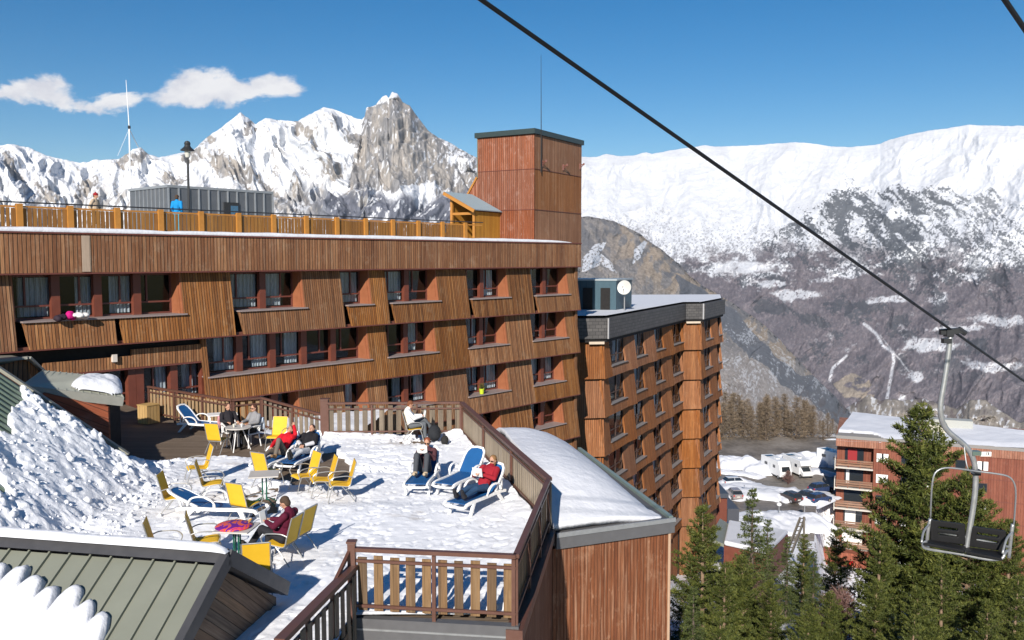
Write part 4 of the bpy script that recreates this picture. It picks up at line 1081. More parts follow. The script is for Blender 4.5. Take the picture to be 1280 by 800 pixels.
# ---------------------------------------------------------------- lean-to with the domed snow roof on the right
def leanto():
    Wn=Wall((1.02,18.8),67); Ln=Wn.at(841); zr=-5.95
    A=Wn.p(-.15,0,zr); B=Wn.p(Ln,0,zr); Cc=PZ(722,560,zr); D=Vector((-.75,27.4,zr)); E=Vector((-.2,23.6,zr)); Fp=Vector((.72,19.6,zr))
    root=empty('lean_to','brown boarded lean-to with a grey metal roof edge carrying a domed snow load','lean-to',(2.3,20,-20)); M=local(root)
    def put(mb,nm,mt,**k):
        mb.v=[tuple(M@Vector(v)) for v in mb.v]; return mb.build(nm,mt,root,**k)
    out=[A,B,Cc,D,E,Fp]
    m=MB(); m.prism([p+Vector((0,0,-.38)) for p in out],[Vector((p.x,p.y,-20)) for p in out]); put(m,'wall',M_near)
    m=MB(); m.prism([Vector((p.x,p.y,zr-.05)) for p in out],[Vector((p.x,p.y,zr-.3)) for p in out]); put(m,'roof_deck',M_fascia)
    m=MB(); Wn.blk(m,-.1,Ln+.08,zr-.36,zr-.02,.0,.10); put(m,'fascia',M_fascia)
    m=MB(); Wn.blk(m,-.1,Ln+.09,zr-.10,zr-.0,.101,.125); put(m,'fascia_lip',M_galv)
    m=MB(); m.beam(B+Vector((.03,-.05,-.08)),Cc+Vector((.05,0,-.08)),.10,.2); put(m,'verge',plain('green_grey_metal',(.20,.26,.235),.45,metal=.2))
    m=MB(); m.tube([Wn.p(Ln-.02,.04,-20),Wn.p(Ln-.02,.04,zr-.38)],.035,8); put(m,'corner_strip',plain('pale_corner',(.4,.27,.18),.6))
    # snow dome: between terrace side and verge
    nr,nc=120,90; v=np.linspace(0,1,nr)[:,None]; u=np.linspace(0,1,nc)[None,:]
    lx=A.x+.02+(D.x-.0-A.x)*np.power(v,1.0); ly=A.y+.03+(D.y-A.y)*v
    rx=B.x-.22+(Cc.x-B.x)*v; ry=B.y+.04+(Cc.y-B.y)*v
    # pull the left edge inside terrace side
    X=lx+(rx-lx)*u; Y=ly+(ry-ly)*u
    prof=np.clip(1-(2*np.clip(u,.0,1)-.85)**2*.0,0,1)
    right=np.clip((1-u)/.85,0,1); right=1-(1-right)**2.4
    front=np.clip(v/.34,0,1); front=1-(1-front)**2.4
    backp=np.clip((1-v)/.30,0,1); backp=1-(1-backp)**2.2
    H=1.05*right*(.20+.80*front)*backp
    H=H*(.72+.28*sstep(0,.5,v))
    Z=zr-.02+H+.05*(fbm(X*.8,Y*.8,3,501)-.5)*right*backp+.02*(fbm(X*5,Y*5,3,502)-.5)
    ed=(fbm(X*1.4+9,Y*1.4,4,503)-.5)*.25*(u>.97); X=X+ed
    # skirt down at the edges
    me=grid_mesh('roof_snow',X,Y,Z,M_snow); o=link_mesh('roof_snow',me)
    sk=o.modifiers.new('Solid','SOLIDIFY'); sk.thickness=.16; sk.offset=-1
    tag(o,'thick smooth domed snow load on the lean-to roof right of the terrace','snow')
leanto()

# ---------------------------------------------------------------- left side: roofs, snow bank
def standing_seam(name,e0,e1,r0,r1,n,mat,parent,M,seam=.035,th=.05,seamh=.05):
    """roof sheet e0-e1 (eave) r0-r1 (ridge) with n seams running up"""
    up=((Vector(e1)-Vector(e0)).cross(Vector(r0)-Vector(e0))).normalized()
    if up.z<0: up=-up
    m=MB(); A=[Vector(p) for p in (e0,e1,r1,r0)]; m.prism([M@p for p in A],[M@(p-up*th) for p in A])
    for i in range(n+1):
        k=i/n; a=Vector(e0).lerp(Vector(e1),k)+up*seamh*.5; b=Vector(r0).lerp(Vector(r1),k)+up*seamh*.5
        m.beam(M@a,M@b,seam,seamh,up=up)
    return m.build(name,mat,parent)
M_seam=plain('grey_green_roof_metal',(.205,.215,.175),.48,metal=.15,var=.12,scale=1.2)
M_seamd=plain('dark_green_roof_metal',(.035,.065,.055),.5,metal=.15,var=.2,scale=2)
M_dfas=plain('charcoal_fascia',(.05,.05,.055),.5,var=.15)
M_diag=boards('grey_diagonal_planks',[(.15,.105,.08),(.22,.155,.115),(.10,.08,.068),(.26,.17,.11),(.075,.065,.06)],.16,.04,1.,.5,palecol=(.32,.26,.2),seed=41.)
def near_roof():
    g=Vector((-4.2,12.5,-4.37)); rd=Vector((-math.sin(R(78.7)),math.cos(R(78.7)),0)); vd=Vector((math.sin(R(11)),math.cos(R(11)),0))
    root=empty('near_cabin','nearby cabin with ribbed grey-green roof, charcoal ridge flashing and grey plank gable','cabin',(g.x,g.y,-7)); M=local(root)
    def put(mb,nm,mt,**k):
        mb.v=[tuple(M@Vector(v)) for v in mb.v]; return mb.build(nm,mt,root,**k)
    L=9.0; sl=math.tan(R(32.)); wn=3.4; wf=1.9
    a=g; b=g+rd*L
    dn=lambda p,s: p-vd*s+Vector((0,0,-sl*s)); df=lambda p,s: p+vd*s+Vector((0,0,-sl*s))
    gs=-rd*0
    standing_seam('near_slope',dn(b,wn),dn(a,wn),dn(b,.1),dn(a,.1),26,M_seam,root,M,.03,.05,.045)
    m=MB(); A=[a,b,df(b,wf),df(a,wf)]; m.prism([p for p in A],[p-Vector((0,0,.06)) for p in A]); put(m,'far_slope',M_dfas)
    # ridge flashing
    m=MB(); k=.16; u=Vector((0,0,.16))
    for s0 in (0,):
        m.prism([a-rd*.08+u+vd*.02,a-rd*.08+dn(a,k)-a+Vector((0,0,.10)),a-rd*.08+df(a,k)-a+Vector((0,0,.10))],[b+u+vd*.02,dn(b,k)+Vector((0,0,.10)),df(b,k)+Vector((0,0,.10))])
    put(m,'ridge_flashing',M_dfas)
    # verges
    m=MB(); m.beam(a-rd*.06+Vector((0,0,.02)),dn(a,wn)-rd*.06+Vector((0,0,.02)),.12,.22); put(m,'near_verge',M_dfas)
    m=MB(); m.beam(a-rd*.06+Vector((0,0,.04)),df(a,wf)-rd*.06+Vector((0,0,.04)),.12,.22); put(m,'far_verge',M_dfas)
    # gable of diagonal planks
    c0=a+rd*.12+Vector((0,0,-.12)); 
    m=MB(); p3=[c0,dn(c0,wn),Vector((dn(c0,wn).x,dn(c0,wn).y,-9)),Vector((df(c0,wf).x,df(c0,wf).y,-9)),df(c0,wf)]
    m.prism(p3,[p+rd*.15 for p in p3])
    o=put(m,'gable_wall',M_diag)
    uvl=o.data.uv_layers[0].data
    for d in uvl:
        x,y=d.uv; c_,s_=math.cos(R(38)),math.sin(R(38)); d.uv=(x*s_*1.0+y*c_, -x*c_+y*s_)
    m=MB(); pw=[dn(c0,wn),dn(b,wn),Vector((b.x,b.y-wn,-9)),Vector((dn(c0,wn).x,dn(c0,wn).y,-9))]; m.prism(pw,[p+vd*.1 for p in pw]); put(m,'wall',M_diag)
    # snow along the ridge
    nu=260; q=np.linspace(-.1,L,nu); prof=[(.34,.0),(.33,.05),(.24,.09),(.12,.12),(.0,.13),(-.07,.11),(-.10,.07),(-.11,.02)]
    X=np.zeros((len(prof),nu));Y=X.copy();Z=X.copy()
    for j,(s,h) in enumerate(prof):
        hh=h*(.8+.5*fbm(q*.7,q*0+j*.02,3,601)); tp=np.clip((q+.1)/.25,0,1)**.5
        zz=g.z+.12+hh*tp-(max(s,0)*sl*.9)
        X[j]=g.x+rd.x*q+vd.x*(s); Y[j]=g.y+rd.y*q+vd.y*s; Z[j]=zz
    o=link_mesh('ridge_snow',grid_mesh('ridge_snow',X,Y,Z,M_snow)); tag(o,'rounded strip of snow lying along the ridge of the near grey-green roof','snow')
    # far slope snow
    m=MB()
    # scalloped slab of snow that has slid down between the seams
    n=26; nu,nv=26*18,60; U=np.linspace(0,n,nu); bay=np.floor(U-1e-6); fr=U-bay
    base=np.interp(U,[0,16,17,18,19,20,21,22,23,24,25,26],[.3,.3,.33,.4,.48,.58,.66,.8,1.08,1.6,2.2,3.0])
    # distance down-slope where the snow starts, one lobe per bay
    top=base+(.14+.16*vnoise(bay*2.3,bay*0,9))*(2*np.abs(fr-.5))**2.2+.10*(vnoise(bay*1.7,bay*0,5)-.5)*2+.05*(fbm(U*5,U*0,3,7)-.5)
    V=np.linspace(0,1,nv)[:,None]; S=top[None,:]+(wn+.15-top[None,:])*V
    S=np.maximum(S,top[None,:])
    th=.15*np.clip(np.sqrt(np.clip((S-top[None,:])/.18,0,1)),0,1)*(1-.35*(2*np.abs(fr[None,:]-.5))**3*np.exp(-(S-top[None,:])/.5))
    th=th+.10*(fbm(U[None,:]*.22+0*S,S*1.0,4,611)-.4)*(S>top[None,:]+.1)
    qn=(L*(1-U/n))[None,:]
    X=g.x+rd.x*qn-vd.x*S; Y=g.y+rd.y*qn-vd.y*S; Z=g.z-sl*S+th*1.1+.005
    keep=(np.broadcast_to(top[None,:],S.shape)<wn)
    o=link_mesh('roof_snow',grid_mesh('roof_snow',X,Y,Z,M_snow,keep=keep)); tag(o,'scalloped sheet of snow sliding down the near grey-green roof in the bottom left corner','snow')
near_roof()

# the big slope of tumbled snow on the left, on a dark ribbed roof
AV=P(0,461,22.); BV=P(135,551,22.5)
def toe(Y): return np.interp(Y,[10,14,18,22,24,26,28],[-8.0,-8.0,-8.1,-8.5,-9.0,-9.6,-10.2])
VDIR=Vector((BV.x-AV.x,BV.y-AV.y,0)).normalized(); VN=Vector((-VDIR.y,VDIR.x,0))   # towards the far side
if VN.y<0: VN=-VN
def roofplane(X,Y):
    gy=.03; gx=(BV.z-AV.z-gy*(BV.y-AV.y))/(BV.x-AV.x)
    return AV.z+gx*(X-AV.x)+gy*(Y-AV.y)
def bank():
    nr,nc=420,330
    v=np.linspace(12.6,27.6,nr)[:,None]; u=np.linspace(0,1,nc)[None,:]
    X=-17.5+u*(toe(v)+1.6+17.5); Y=v+0*X
    rp=roofplane(X,Y)
    far=(X-AV.x)*VN.x+(Y-AV.y)*VN.y        # >0 : beyond the verge
    lump=.30*(fbm(X*.9,Y*.9,3,701)-.5)+.26*(fbm(X*2.6,Y*2.6,4,702)-.5)+.09*(ridged(X*5.5,Y*5.5,4,703)-.5)
    chunk=fbm(X*8,Y*8,3,704); lump+=.03*sstep(.5,.62,chunk); lump=lump*(.55+.8*sstep(.35,.65,fbm(X*.5,Y*.5,3,709)))
    ppx,ppy=project(X,Y,rp)
    wn_=(fbm(X*1.6,Y*1.6,4,705)-.5)*34
    bare=in_poly(ppx+wn_,ppy+wn_*.6,[(-60,420),(0,455),(40,490),(24,500),(20,520),(8,528),(24,552),(4,556),(-60,545)])
    bare=np.maximum(bare,in_poly(ppx+wn_*.5,ppy+wn_*.4,[(-60,590),(-2,600),(8,618),(20,632),(-60,632)]))
    bare=np.maximum(bare,sstep(.05,-.35,-far-.45))  # strip of metal by the verge
    zb=np.maximum(rp,ZD-.1)
    toef=sstep(.9,-1.2,X-toe(Y))
    Z=zb+.22+lump*(.35+.65*toef)-.62*bare
    fl=ZD-.02+lump*.55*np.clip(toef*1.6,0,1)+.16*toef
    Z=np.where(rp<ZD+.25,np.maximum(Z*0+fl,Z-.25*(1-toef)),Z)
    # beyond the verge: falls to the deck
    Z=np.where(far>.1,np.minimum(Z,ZD-.0+.45*np.exp(-((far-.5)/.8)**2)+lump*.5),Z)
    fade=sstep(toe(Y)+1.5,toe(Y)+.3,X); Z=ZD-.16+(Z-ZD+.16)*fade
    keep=(X<toe(Y)+1.55)&~((far>2.2))
    me=grid_mesh('snow_bank',X,Y,Z,M_snowp,keep=keep); o=link_mesh('snow_bank',me); tag(o,kind='structure')
    # loose lumps
    rg=np.random.RandomState(5); V=[];T=[]; ico=bmesh.new(); bmesh.ops.create_icosphere(ico,subdivisions=1,radius=1.); iv=np.array([v.co[:] for v in ico.verts]); it=np.array([[q.index for q in f.verts] for f in ico.faces]); ico.free()
    k=0
    while k<1700:
        y=rg.uniform(14.2,26.5); x=toe(y)+rg.uniform(-6.5,1.2)
        i=int((y-12.6)/15*(nr-1)); xr=X[i]; j=int(np.searchsorted(xr,x)); 
        if j<=0 or j>=nc or not keep[i,j] or bare[i,j]>.2: continue
        f_=(x-AV.x)*VN.x+(y-AV.y)*VN.y
        if f_>-.2: continue
        s=rg.gamma(1.8,.016)*(.6 if x>toe(y) else 1)
        s=min(s,.13); sc=s*rg.uniform(.7,1.2,3); q=iv*(1+rg.uniform(-.22,.22,(len(iv),1)))*sc
        V.append(q+np.array((x,y,Z[i,j]+s*.3))); T.append(it+len(iv)*k); k+=1
    me=tri_mesh('snow_lumps',np.concatenate(V),np.concatenate(T),M_snowp,smooth=True); tag(link_mesh('snow_lumps',me),'loose lumps of snow scattered over the big bank on the left','snow lumps',kind='stuff')
bank()
def bank_roof():
    root=empty('ribbed_roof','steep dark green ribbed roof half buried in tumbled snow at the left edge','roof',(AV.x,AV.y,ZD)); M=local(root)
    A=AV+Vector((0,0,-.06))-VN*.02; B=BV+Vector((0,0,-.06))-VN*.02; ext=(B-A).normalized()
    A2=A-ext*4.; B2=B+ext*.6
    dwn=Vector((AV.x,AV.y-6,float(roofplane(AV.x,AV.y-6))))-AV; dwn=dwn-ext*dwn.dot(ext); dwn.normalize()
    standing_seam('roof_sheet',A2+dwn*7,B2+dwn*7,A2+dwn*.02,B2+dwn*.02,0+2,M_seamd,root,M,.02,.05,.02)
    # ribs run parallel to the verge
    m=MB(); nrm=ext.cross(dwn).normalized(); nrm=-nrm if nrm.z<0 else nrm
    for i in range(30):
        o_=dwn*(.25+i*.22); m.beam(M@(A2+o_+nrm*.03),M@(B2+o_+nrm*.03),.05,.06,up=nrm)
    m.build('ribs',plain('green_rib',(.10,.14,.12),.45,metal=.2),root)
    m=MB(); m.beam(M@(A2+Vector((0,0,.03))+VN*.05),M@(B2+Vector((0,0,.03))+VN*.05),.16,.10); m.build('verge',plain('pale_verge',(.22,.22,.18),.5),root)
    m=MB(); m.prism([M@(p+VN*.05) for p in (A2,B2,B2+Vector((0,0,-3)),A2+Vector((0,0,-3)))],[M@(p-VN*.05) for p in (A2,B2,B2+Vector((0,0,-3)),A2+Vector((0,0,-3)))]); m.build('side_wall',M_red,root)
bank_roof()

def stair_porch():
    # low porch roof with a cushion of snow over the way down to the deck
    root=empty('entrance_porch','low porch with grey-green roof and red-brown diagonal board side, left of the deck','porch',(P(90,500,25).x,25,ZD)); M=local(root)
    def put(mb,nm,mt,**k):
        mb.v=[tuple(M@Vector(v)) for v in mb.v]; return mb.build(nm,mt,root,**k)
    a=P(28,482,24.4); b=P(154,497,25.6); c=P(134,470.5,26.9); d=P(54,463,26.6)
    b2=P(154,497,25.6)
    ctr=(a+b+c+d)/4
    b_r=P(152,489,26.6)
    standing_seam('roof_sheet',a,b,d,P(140,471,26.9),12,plain('pale_roof_sheet',(.36,.37,.31),.5,var=.15,scale=2),root,M,.03,.06,.02)
    ez=Vector((0,0,-.12)); m=MB(); m.beam(a+ez,b+ez,.08,.26); put(m,'eaves_board',plain('eaves_metal',(.25,.25,.22),.45,metal=.2))
    wd=plain('side_board',(.2,.07,.04),.6)
    MD=boards('red_diagonal_boards',[(.23,.065,.035),(.29,.09,.045),(.20,.055,.03)],.2,.04,.8,.15,seed=51.)
    e=b-(b-a).normalized()*1.1*0; 
    A=a+ez+Vector((.5,.12,-.1)); B_=P(135,504,25.4); B_.z=b.z-.25
    pts=[A,B_,Vector((B_.x,B_.y,ZD)),Vector((A.x,A.y,ZD))]
    m=MB(); m.prism(pts,[p+Vector((0,.1,0)) for p in pts]); o=put(m,'side_wall',MD)
    for q in o.data.uv_layers[0].data:
        x,y=q.uv; q.uv=(x*.45+y*.9,x*.9-y*.45)
    p2=[B_,B_+Vector((-.1,1.0,.1)),Vector((B_.x-.1,B_.y+1.,ZD)),Vector((B_.x,B_.y,ZD))]
    m=MB(); m.prism(p2,[p+Vector((-.08,0,0)) for p in p2]); put(m,'opening_shade_sheet',M_void)  # near-black sheet: shade of the open way in put into its colour
    # cushion of snow
    nr,nc=60,70; V=np.linspace(0,1,nr)[:,None];U=np.linspace(0,1,nc)[None,:]
    p00=P(82,488,25.0);p10=P(155,498,25.6);p01=P(108,473,26.7);p11=P(152,477,26.7)
    f=lambda k:(p00[k]*(1-U)*(1-V)+p10[k]*U*(1-V)+p01[k]*(1-U)*V+p11[k]*U*V)
    rr=np.sqrt((2*U-1)**2+(2*V-1)**2)
    th=.30*np.sqrt(np.clip(1-((2*U-1)**4+(2*V-1)**4),0,1))*(.8+.5*fbm(U*3+0*V,V*3+0*U,3,801))
    keep=((2*U-1)**4+(2*V-1)**4)<.999+0*V
    o=link_mesh('porch_snow',grid_mesh('porch_snow',f(0),f(1),f(2)+th+.0,M_snow,keep=keep)); tag(o,'rounded cushion of snow on the low porch roof at the left','snow')
    # upper roof piece behind
    r2=empty('upper_roof','small brown boarded roof turret with a pale metal coping at the left edge','roof turret',(P(20,470,27).x,27,ZD)); M2=local(r2)
    k=lambda px,py,Y: P(px,py,Y)
    A=[k(-60,480,26.2),k(2,459,26.6),k(35,449,27.0),k(52,464,27.6),k(38,483,27.),k(26,486,26.6)]
    A=[k(-70,455,26.2),k(2,456,26.6),k(34,448,27.),k(38,478,27.),k(20,480,26.6),k(-70,520,26.2)]
    m=MB(); m.prism([M2@p for p in A],[M2@(p+Vector((0,.3,0))) for p in A]); m.build('gable',M_fac,r2)
    m=MB(); m.beam(M2@k(-70,457,26.1),M2@k(35,447,26.9),.2,.08); m.beam(M2@k(35,447,26.9),M2@k(54,465,27.6),.2,.08); m.build('coping',plain('coping_metal',(.26,.26,.23),.45,metal=.2),r2)
    m=MB(); B4=[k(35,447,26.95),k(53,465,27.6),k(53,490,27.6),k(36,485,27.)]; m.prism([M2@p for p in B4],[M2@(p+Vector((-.2,.3,0))) for p in B4]); m.build('side',M_fac,r2)
    m=MB(); B4=[k(-70,446,29),k(14,444,29),k(34,448,27.),k(-70,457,26.2)]; m.prism([M2@p for p in B4],[M2@(p+Vector((0,0,-.1))) for p in B4]); m.build('roof_sheet',M_seam,r2)
stair_porch()

def planter():
    c=GZ(186,518); c=P(186,521,31.2); r=empty('wooden_box','square honey-coloured plank box standing on the deck by the entrance','box',(c.x,c.y,ZD-.1),R(-30))
    r.scale=(.66,.66,.8); m=MB(); m.box((0,0,.4),(.8,.8,.8)); m.build('body',boards('honey_boards',[(.42,.26,.09),(.5,.32,.12),(.36,.21,.07)],.2,.05,.6,.2,seed=61.),r)
    m=MB(); m.box((0,0,.82),(.84,.84,.04)); m.build('lid',plain('honey_lid',(.42,.27,.1),.6),r)
planter()
# ================================================================ hillside, car park and the far block
def gheight(X,Y):
    base=np.interp(Y,[0,20,50,78,92,100,150,164,185,330],[-13,-15.5,-22,-29.5,-31.6,-32,-32,-33,-44,-190])
    z=base+np.clip((X-60)/60,0,1)*-3*(Y>90)+np.clip((20-X)/30,0,1)*np.clip((60-Y)/60,0,1)*3
    z=z-8*np.clip((X/np.maximum(Y,1)-.352)/.012,0,1)*np.clip((118-Y)/4,0,1)*np.clip((Y-62)/22,0,1)
    return z
LOT=-31.85
def hillside():
    xs=np.concatenate([np.linspace(-60,0,50),np.linspace(1,130,330)]); ys=np.linspace(2,330,420)
    X,Y=np.meshgrid(xs,ys); Z=gheight(X,Y)+.9*(fbm(X*.07,Y*.07,4,901)-.5)*np.where((Y>92)&(Y<152),.0,1.5)+.25*(fbm(X*.6,Y*.6,3,902)-.5)*np.where((Y>92)&(Y<152),.3,1)
    b=.0
    t=NT('hillside_snow'); p=t.pos(); n=t.noise(p,.35,6,.65); n2=t.noise(p,2.5,5,.65)
    d=t.math('ADD',t.math('MULTIPLY',n,.55),t.math('MULTIPLY',n2,.45))
    c=t.mix(t.mr(d,.53,.60),(.74,.76,.80),(.16,.115,.08)); t.bump(n2,.8,.15); t.set(col=c,rough=.85,spec=.1)
    tag(link_mesh('hillside',grid_mesh('hillside',X,Y,Z,t.m)),kind='structure')
hillside()
M_asph=None
def m_asphalt():
    t=NT('wet_asphalt'); p=t.pos(); n=t.noise(p,.12,5,.6); n2=t.noise(p,1.5,5,.7)
    f=t.math('ADD',t.math('MULTIPLY',n,.6),t.math('MULTIPLY',n2,.4))
    c=t.ramp(f,[(.38,(.085,.075,.065)),(.5,(.19,.165,.14)),(.62,(.26,.235,.21))]); t.bump(n2,.4,.05); return t.set(col=c,rough=t.mr(n,.4,.6,.45,.8))
def lot():
    ma=m_asphalt(); mc=m_snow('car_park_snow',1.,.5,.1,tone=(.66,.68,.73))
    def G(px,py): p=PZ(px,py,LOT); return (p.x,p.y)
    def sheet(name,pts,z,mat,zb=.0):
        m=MB(); m.prism([(x,y,z) for x,y in pts],[(x,y,z-.3-zb) for x,y in pts]); o=m.build(name,mat); tag(o,kind='structure'); return o
    sheet('car_park',[(16,97),(34,97),(41,116.5),(90,120),(90,155),(16,155)],LOT+.0,ma)
    # heaps of cleared snow: low rounded ridges
    def heap(pts,w,h,seed,name='cleared_snow'):
        nr,nc=26,90; q=np.linspace(0,len(pts)-1,nc); xs=np.interp(q,range(len(pts)),[p[0] for p in pts]); ys=np.interp(q,range(len(pts)),[p[1] for p in pts])
        dx=np.gradient(xs);dy=np.gradient(ys);l=np.hypot(dx,dy)+1e-6; nx,ny=-dy/l,dx/l
        t=np.linspace(-1,1,nr)[:,None]; ww=w*(.7+.6*fbm(q[None,:]*3,0*q[None,:],3,seed))
        X=xs[None,:]+nx*t*ww; Y=ys[None,:]+ny*t*ww; ends=np.clip(np.minimum(q,len(pts)-1-q)*4,0,1)[None,:]
        Z=LOT-.05+h*np.sqrt(np.clip(1-t**2,0,1))*(.4+1.1*fbm(X*.5,Y*.5,4,seed+1))*ends
        tag(link_mesh(name,grid_mesh(name,X,Y,Z,mc)),kind='structure')
    heap([G(890,582),G(930,583),G(958,590),G(1000,578),G(1045,580),G(1060,583)],2.6,1.6,911)
    heap([G(895,590),G(925,592),G(955,598)],1.2,.5,915)
    heap([G(1000,592),G(1020,590),G(1045,595)],1.3,.5,913)
    heap([G(895,620),G(930,612),G(955,618),G(975,618),G(1010,622),G(1040,628)],3.6,.8,917)
    heap([G(898,608),G(925,606),G(945,609)],1.6,.9,921)
    heap([G(905,668),G(950,655),G(985,655),G(1000,654),G(1015,650)],4.2,1.0,919)
lot()

def wheel(root,x,y,r=.33,w=.22,mt=None,loc='x'):
    m=MB(); m.disc((x-w/2,y,r),r,w,20,'x'); t=m.build('wheel',MT['tyre'],root); m=MB(); m.disc((x-w/2-.01 if x<0 else x+w/2-.01,y,r),r*.6,.02,12,'x'); m.build('rim',MT['rim'],t)
MT={'tyre':plain('tyre_rubber',(.02,.02,.02),.8),'rim':plain('wheel_rim',(.4,.4,.42),.35,metal=.6),'glassd':plain('dark_car_glass',(.02,.025,.03),.08,spec=.8),'tail':plain('tail_lamp_red',(.4,.02,.015),.3),'head':plain('headlamp_lens',(.6,.6,.6),.15)}
def car(name,label,px,py,az,col,hatch=True,snow=False,L=4.1):
    p=PZ(px,py,LOT); r=empty(name,label,'car',(p.x,p.y,LOT),R(-az)); r.scale=(.86,.86,.9); mt=plain(name+'_paint',col,.28,metal=.2,var=.05)
    w=.86; s=L/4.1
    # body: lofted sections front(+y)..rear(-y): (y, half-width, z of sill, z of shoulder)
    prof=[(2.05,.62,.35,.62),(1.95,.78,.28,.72),(1.2,w,.22,.92),(.3,w,.22,.96),(-1.2,w,.22,.98),(-1.9,.82,.26,.98),(-2.05,.72,.34,.86)]
    m=MB(); rings=[]
    for y,hw,z0,z1 in prof: rings.append([(-hw*.96,y*s,z0),(hw*.96,y*s,z0),(hw,y*s,(z0+z1)/2),(hw*.93,y*s,z1),(-hw*.93,y*s,z1),(-hw,y*s,(z0+z1)/2)])
    vs=[v for g in rings for v in g]; fs=[[0,1,2,3,4,5],[36+i for i in (5,4,3,2,1,0)]]
    for i in range(len(rings)-1):
        for k in range(6): l=(k+1)%6; fs.append([i*6+k,i*6+l,i*6+6+l,i*6+6+k])
    m.add(vs,fs); b=m.build('body',mt,r,bevel=.05)
    def cab(z0,z1,y0,y1,y2,y3,hw0,hw1,mat,name,par): 
        m=MB(); m.prism([(-hw0,y0*s,z0),(hw0,y0*s,z0),(hw0,y3*s,z0),(-hw0,y3*s,z0)],[(-hw1,y1*s,z1),(hw1,y1*s,z1),(hw1,y2*s,z1),(-hw1,y2*s,z1)]); return m.build(name,mat,par,bevel=.04)
    cab(.93,1.40,1.05,.45,-1.45 if hatch else -.9,-1.95 if hatch else -1.5,.80,.62,MT['glassd'],'windows',r)
    cab(1.38,1.46,.5,.4,-1.4 if hatch else -.85,-1.52 if hatch else -.95,.63,.57,mt,'roof',r)
    for x in (-1,1):
        for y in (1.28,-1.28): wheel(r,x*.78,y*s,.31,.2)
        m=MB(); m.box((x*.66,-2.02*s,.78),(.2,.1,.22)); m.build('tail_lamp',MT['tail'],r)
        m=MB(); m.box((x*.58,2.0*s,.62),(.28,.1,.14)); m.build('headlight',MT['head'],r)
        for ya,yb in ((.55,-.35),):
            m=MB(); m.beam((x*.79,-.42*s,.94),(x*.62,-.42*s,1.40),.07,.05); m.build('pillar',mt,r)
    m=MB(); m.box((0,-2.06*s,.62),(.5,.03,.12)); m.build('number_plate',plain(name+'_plate',(.6,.6,.55),.4),r)
    if snow:
        m=MB(); m.box((0,-.4*s,1.52),(1.15,1.9*s,.16)); o=m.build('roof_snow',M_snow,None,bevel=.07); o.location=r.location; o.rotation_euler=r.rotation_euler; tag(o,'cap of snow on the roof of the white car by the parking row','snow')
    return r
car('parked_car','dark brown-grey hatchback parked nose away on the cleared snow, nearest the street lamps',988,626,-20,(.06,.045,.045))
car('parked_car','small silver-fronted hatchback with dark rear window parked beside the snowy bank at the left',918,622,-3,(.30,.26,.26))
car('parked_car','white car with snow on it behind the small silver hatchback',919,607,80,(.55,.57,.60))
car('parked_car','dark saloon parked just right of the brown-grey hatchback, half in the shade',1007,625,-25,(.05,.055,.07),hatch=False)
car('parked_car','blue car standing in the deep shade beside the balcony block, nearer of the two',1024,628,60,(.03,.06,.14))
car('parked_car','blue car standing in the deep shade beside the balcony block, farther of the two',1026,615,65,(.03,.05,.12))

def camper(label,px,py,az,kind=0):
    p=PZ(px,py,LOT); r=empty('camper_van',label,'camper van',(p.x,p.y,LOT),R(-az),'white camper vans in the upper car park row'); r.scale=(.82,.82,.86)
    mw=plain('camper_white',(.72,.73,.74),.35,var=.03) if 'camper_white' not in bpy.data.materials else bpy.data.materials['camper_white']
    w=1.12
    def ext(poly,hw,mat,name,par=r,bev=.06): 
        m=MB(); m.prism([(-hw,y,z) for y,z in poly],[(hw,y,z) for y,z in poly]); return m.build(name,mat,par,bevel=bev)
    if kind==0: ext([(3.3,.45),(3.42,1.3),(3.05,2.2),(2.5,2.95),(-3.4,2.95),(-3.5,.5)],w,mw,'body')
    else:
        ext([(2.3,.5),(2.3,1.75),(3.0,2.15),(2.7,2.95),(-3.4,2.95),(-3.5,.5)],w,mw,'body'); ext([(2.31,.42),(2.31,1.7),(3.0,1.15),(3.5,1.0),(3.55,.45)],.95,mw,'cab')
    ws=[(3.43,1.32),(3.08,2.12)] if kind==0 else [(2.36,1.72),(3.02,1.2)]
    m=MB(); (y0,z0),(y1,z1)=ws; o=.03; m.prism([(-.8,y0+o,z0+.04),(.8,y0+o,z0+.04),(.75,y1+o,z1),(-.75,y1+o,z1)],[(-.8,y0-.05,z0+.04),(.8,y0-.05,z0+.04),(.75,y1-.05,z1),(-.75,y1-.05,z1)]); m.build('windscreen',MT['glassd'],r)
    for x in (-1,1):
        for y,l in ((1.2,.8),(-1.6,1.0)):
            m=MB(); m.box((x*w,y,1.9),(.03,l,.5)); m.build('window',MT['glassd'],r)
        for y in (2.6,-1.9): wheel(r,x*1.0,y,.34,.24)
        m=MB(); m.box((x*.75,3.5 if kind else 3.44,.85),(.3,.08,.18)); m.build('headlight',MT['head'],r)
    m=MB(); m.box((w,-.2,1.35),(.03,.65,1.75)); m.build('door',plain('camper_door',(.62,.64,.66),.4) if 'camper_door' not in bpy.data.materials else bpy.data.materials['camper_door'],r)
    m=MB(); m.box((0,.2,3.02),(.7,.9,.14)); m.build('roof_hatch',mw,r,bevel=.03)
    m=MB(); m.box((.3,-2,3.0),(1.3,.9,.05)); m.build('solar_panel',MT['glassd'],r)
    m=MB(); m.box((0,3.46 if kind==0 else 3.58,.52),(1.9,.06,.16)); m.build('bumper',M_galv,r)
    return r
camper('white flat-fronted camper van, leftmost of the row in front of the bare larches',970,594,167,0)
camper('white camper van with a stepped cab, second of the row in front of the larches',997,593,167,1)
camper('cream camper van mostly hidden behind the corner of the balcony block',1043,584,155,1)

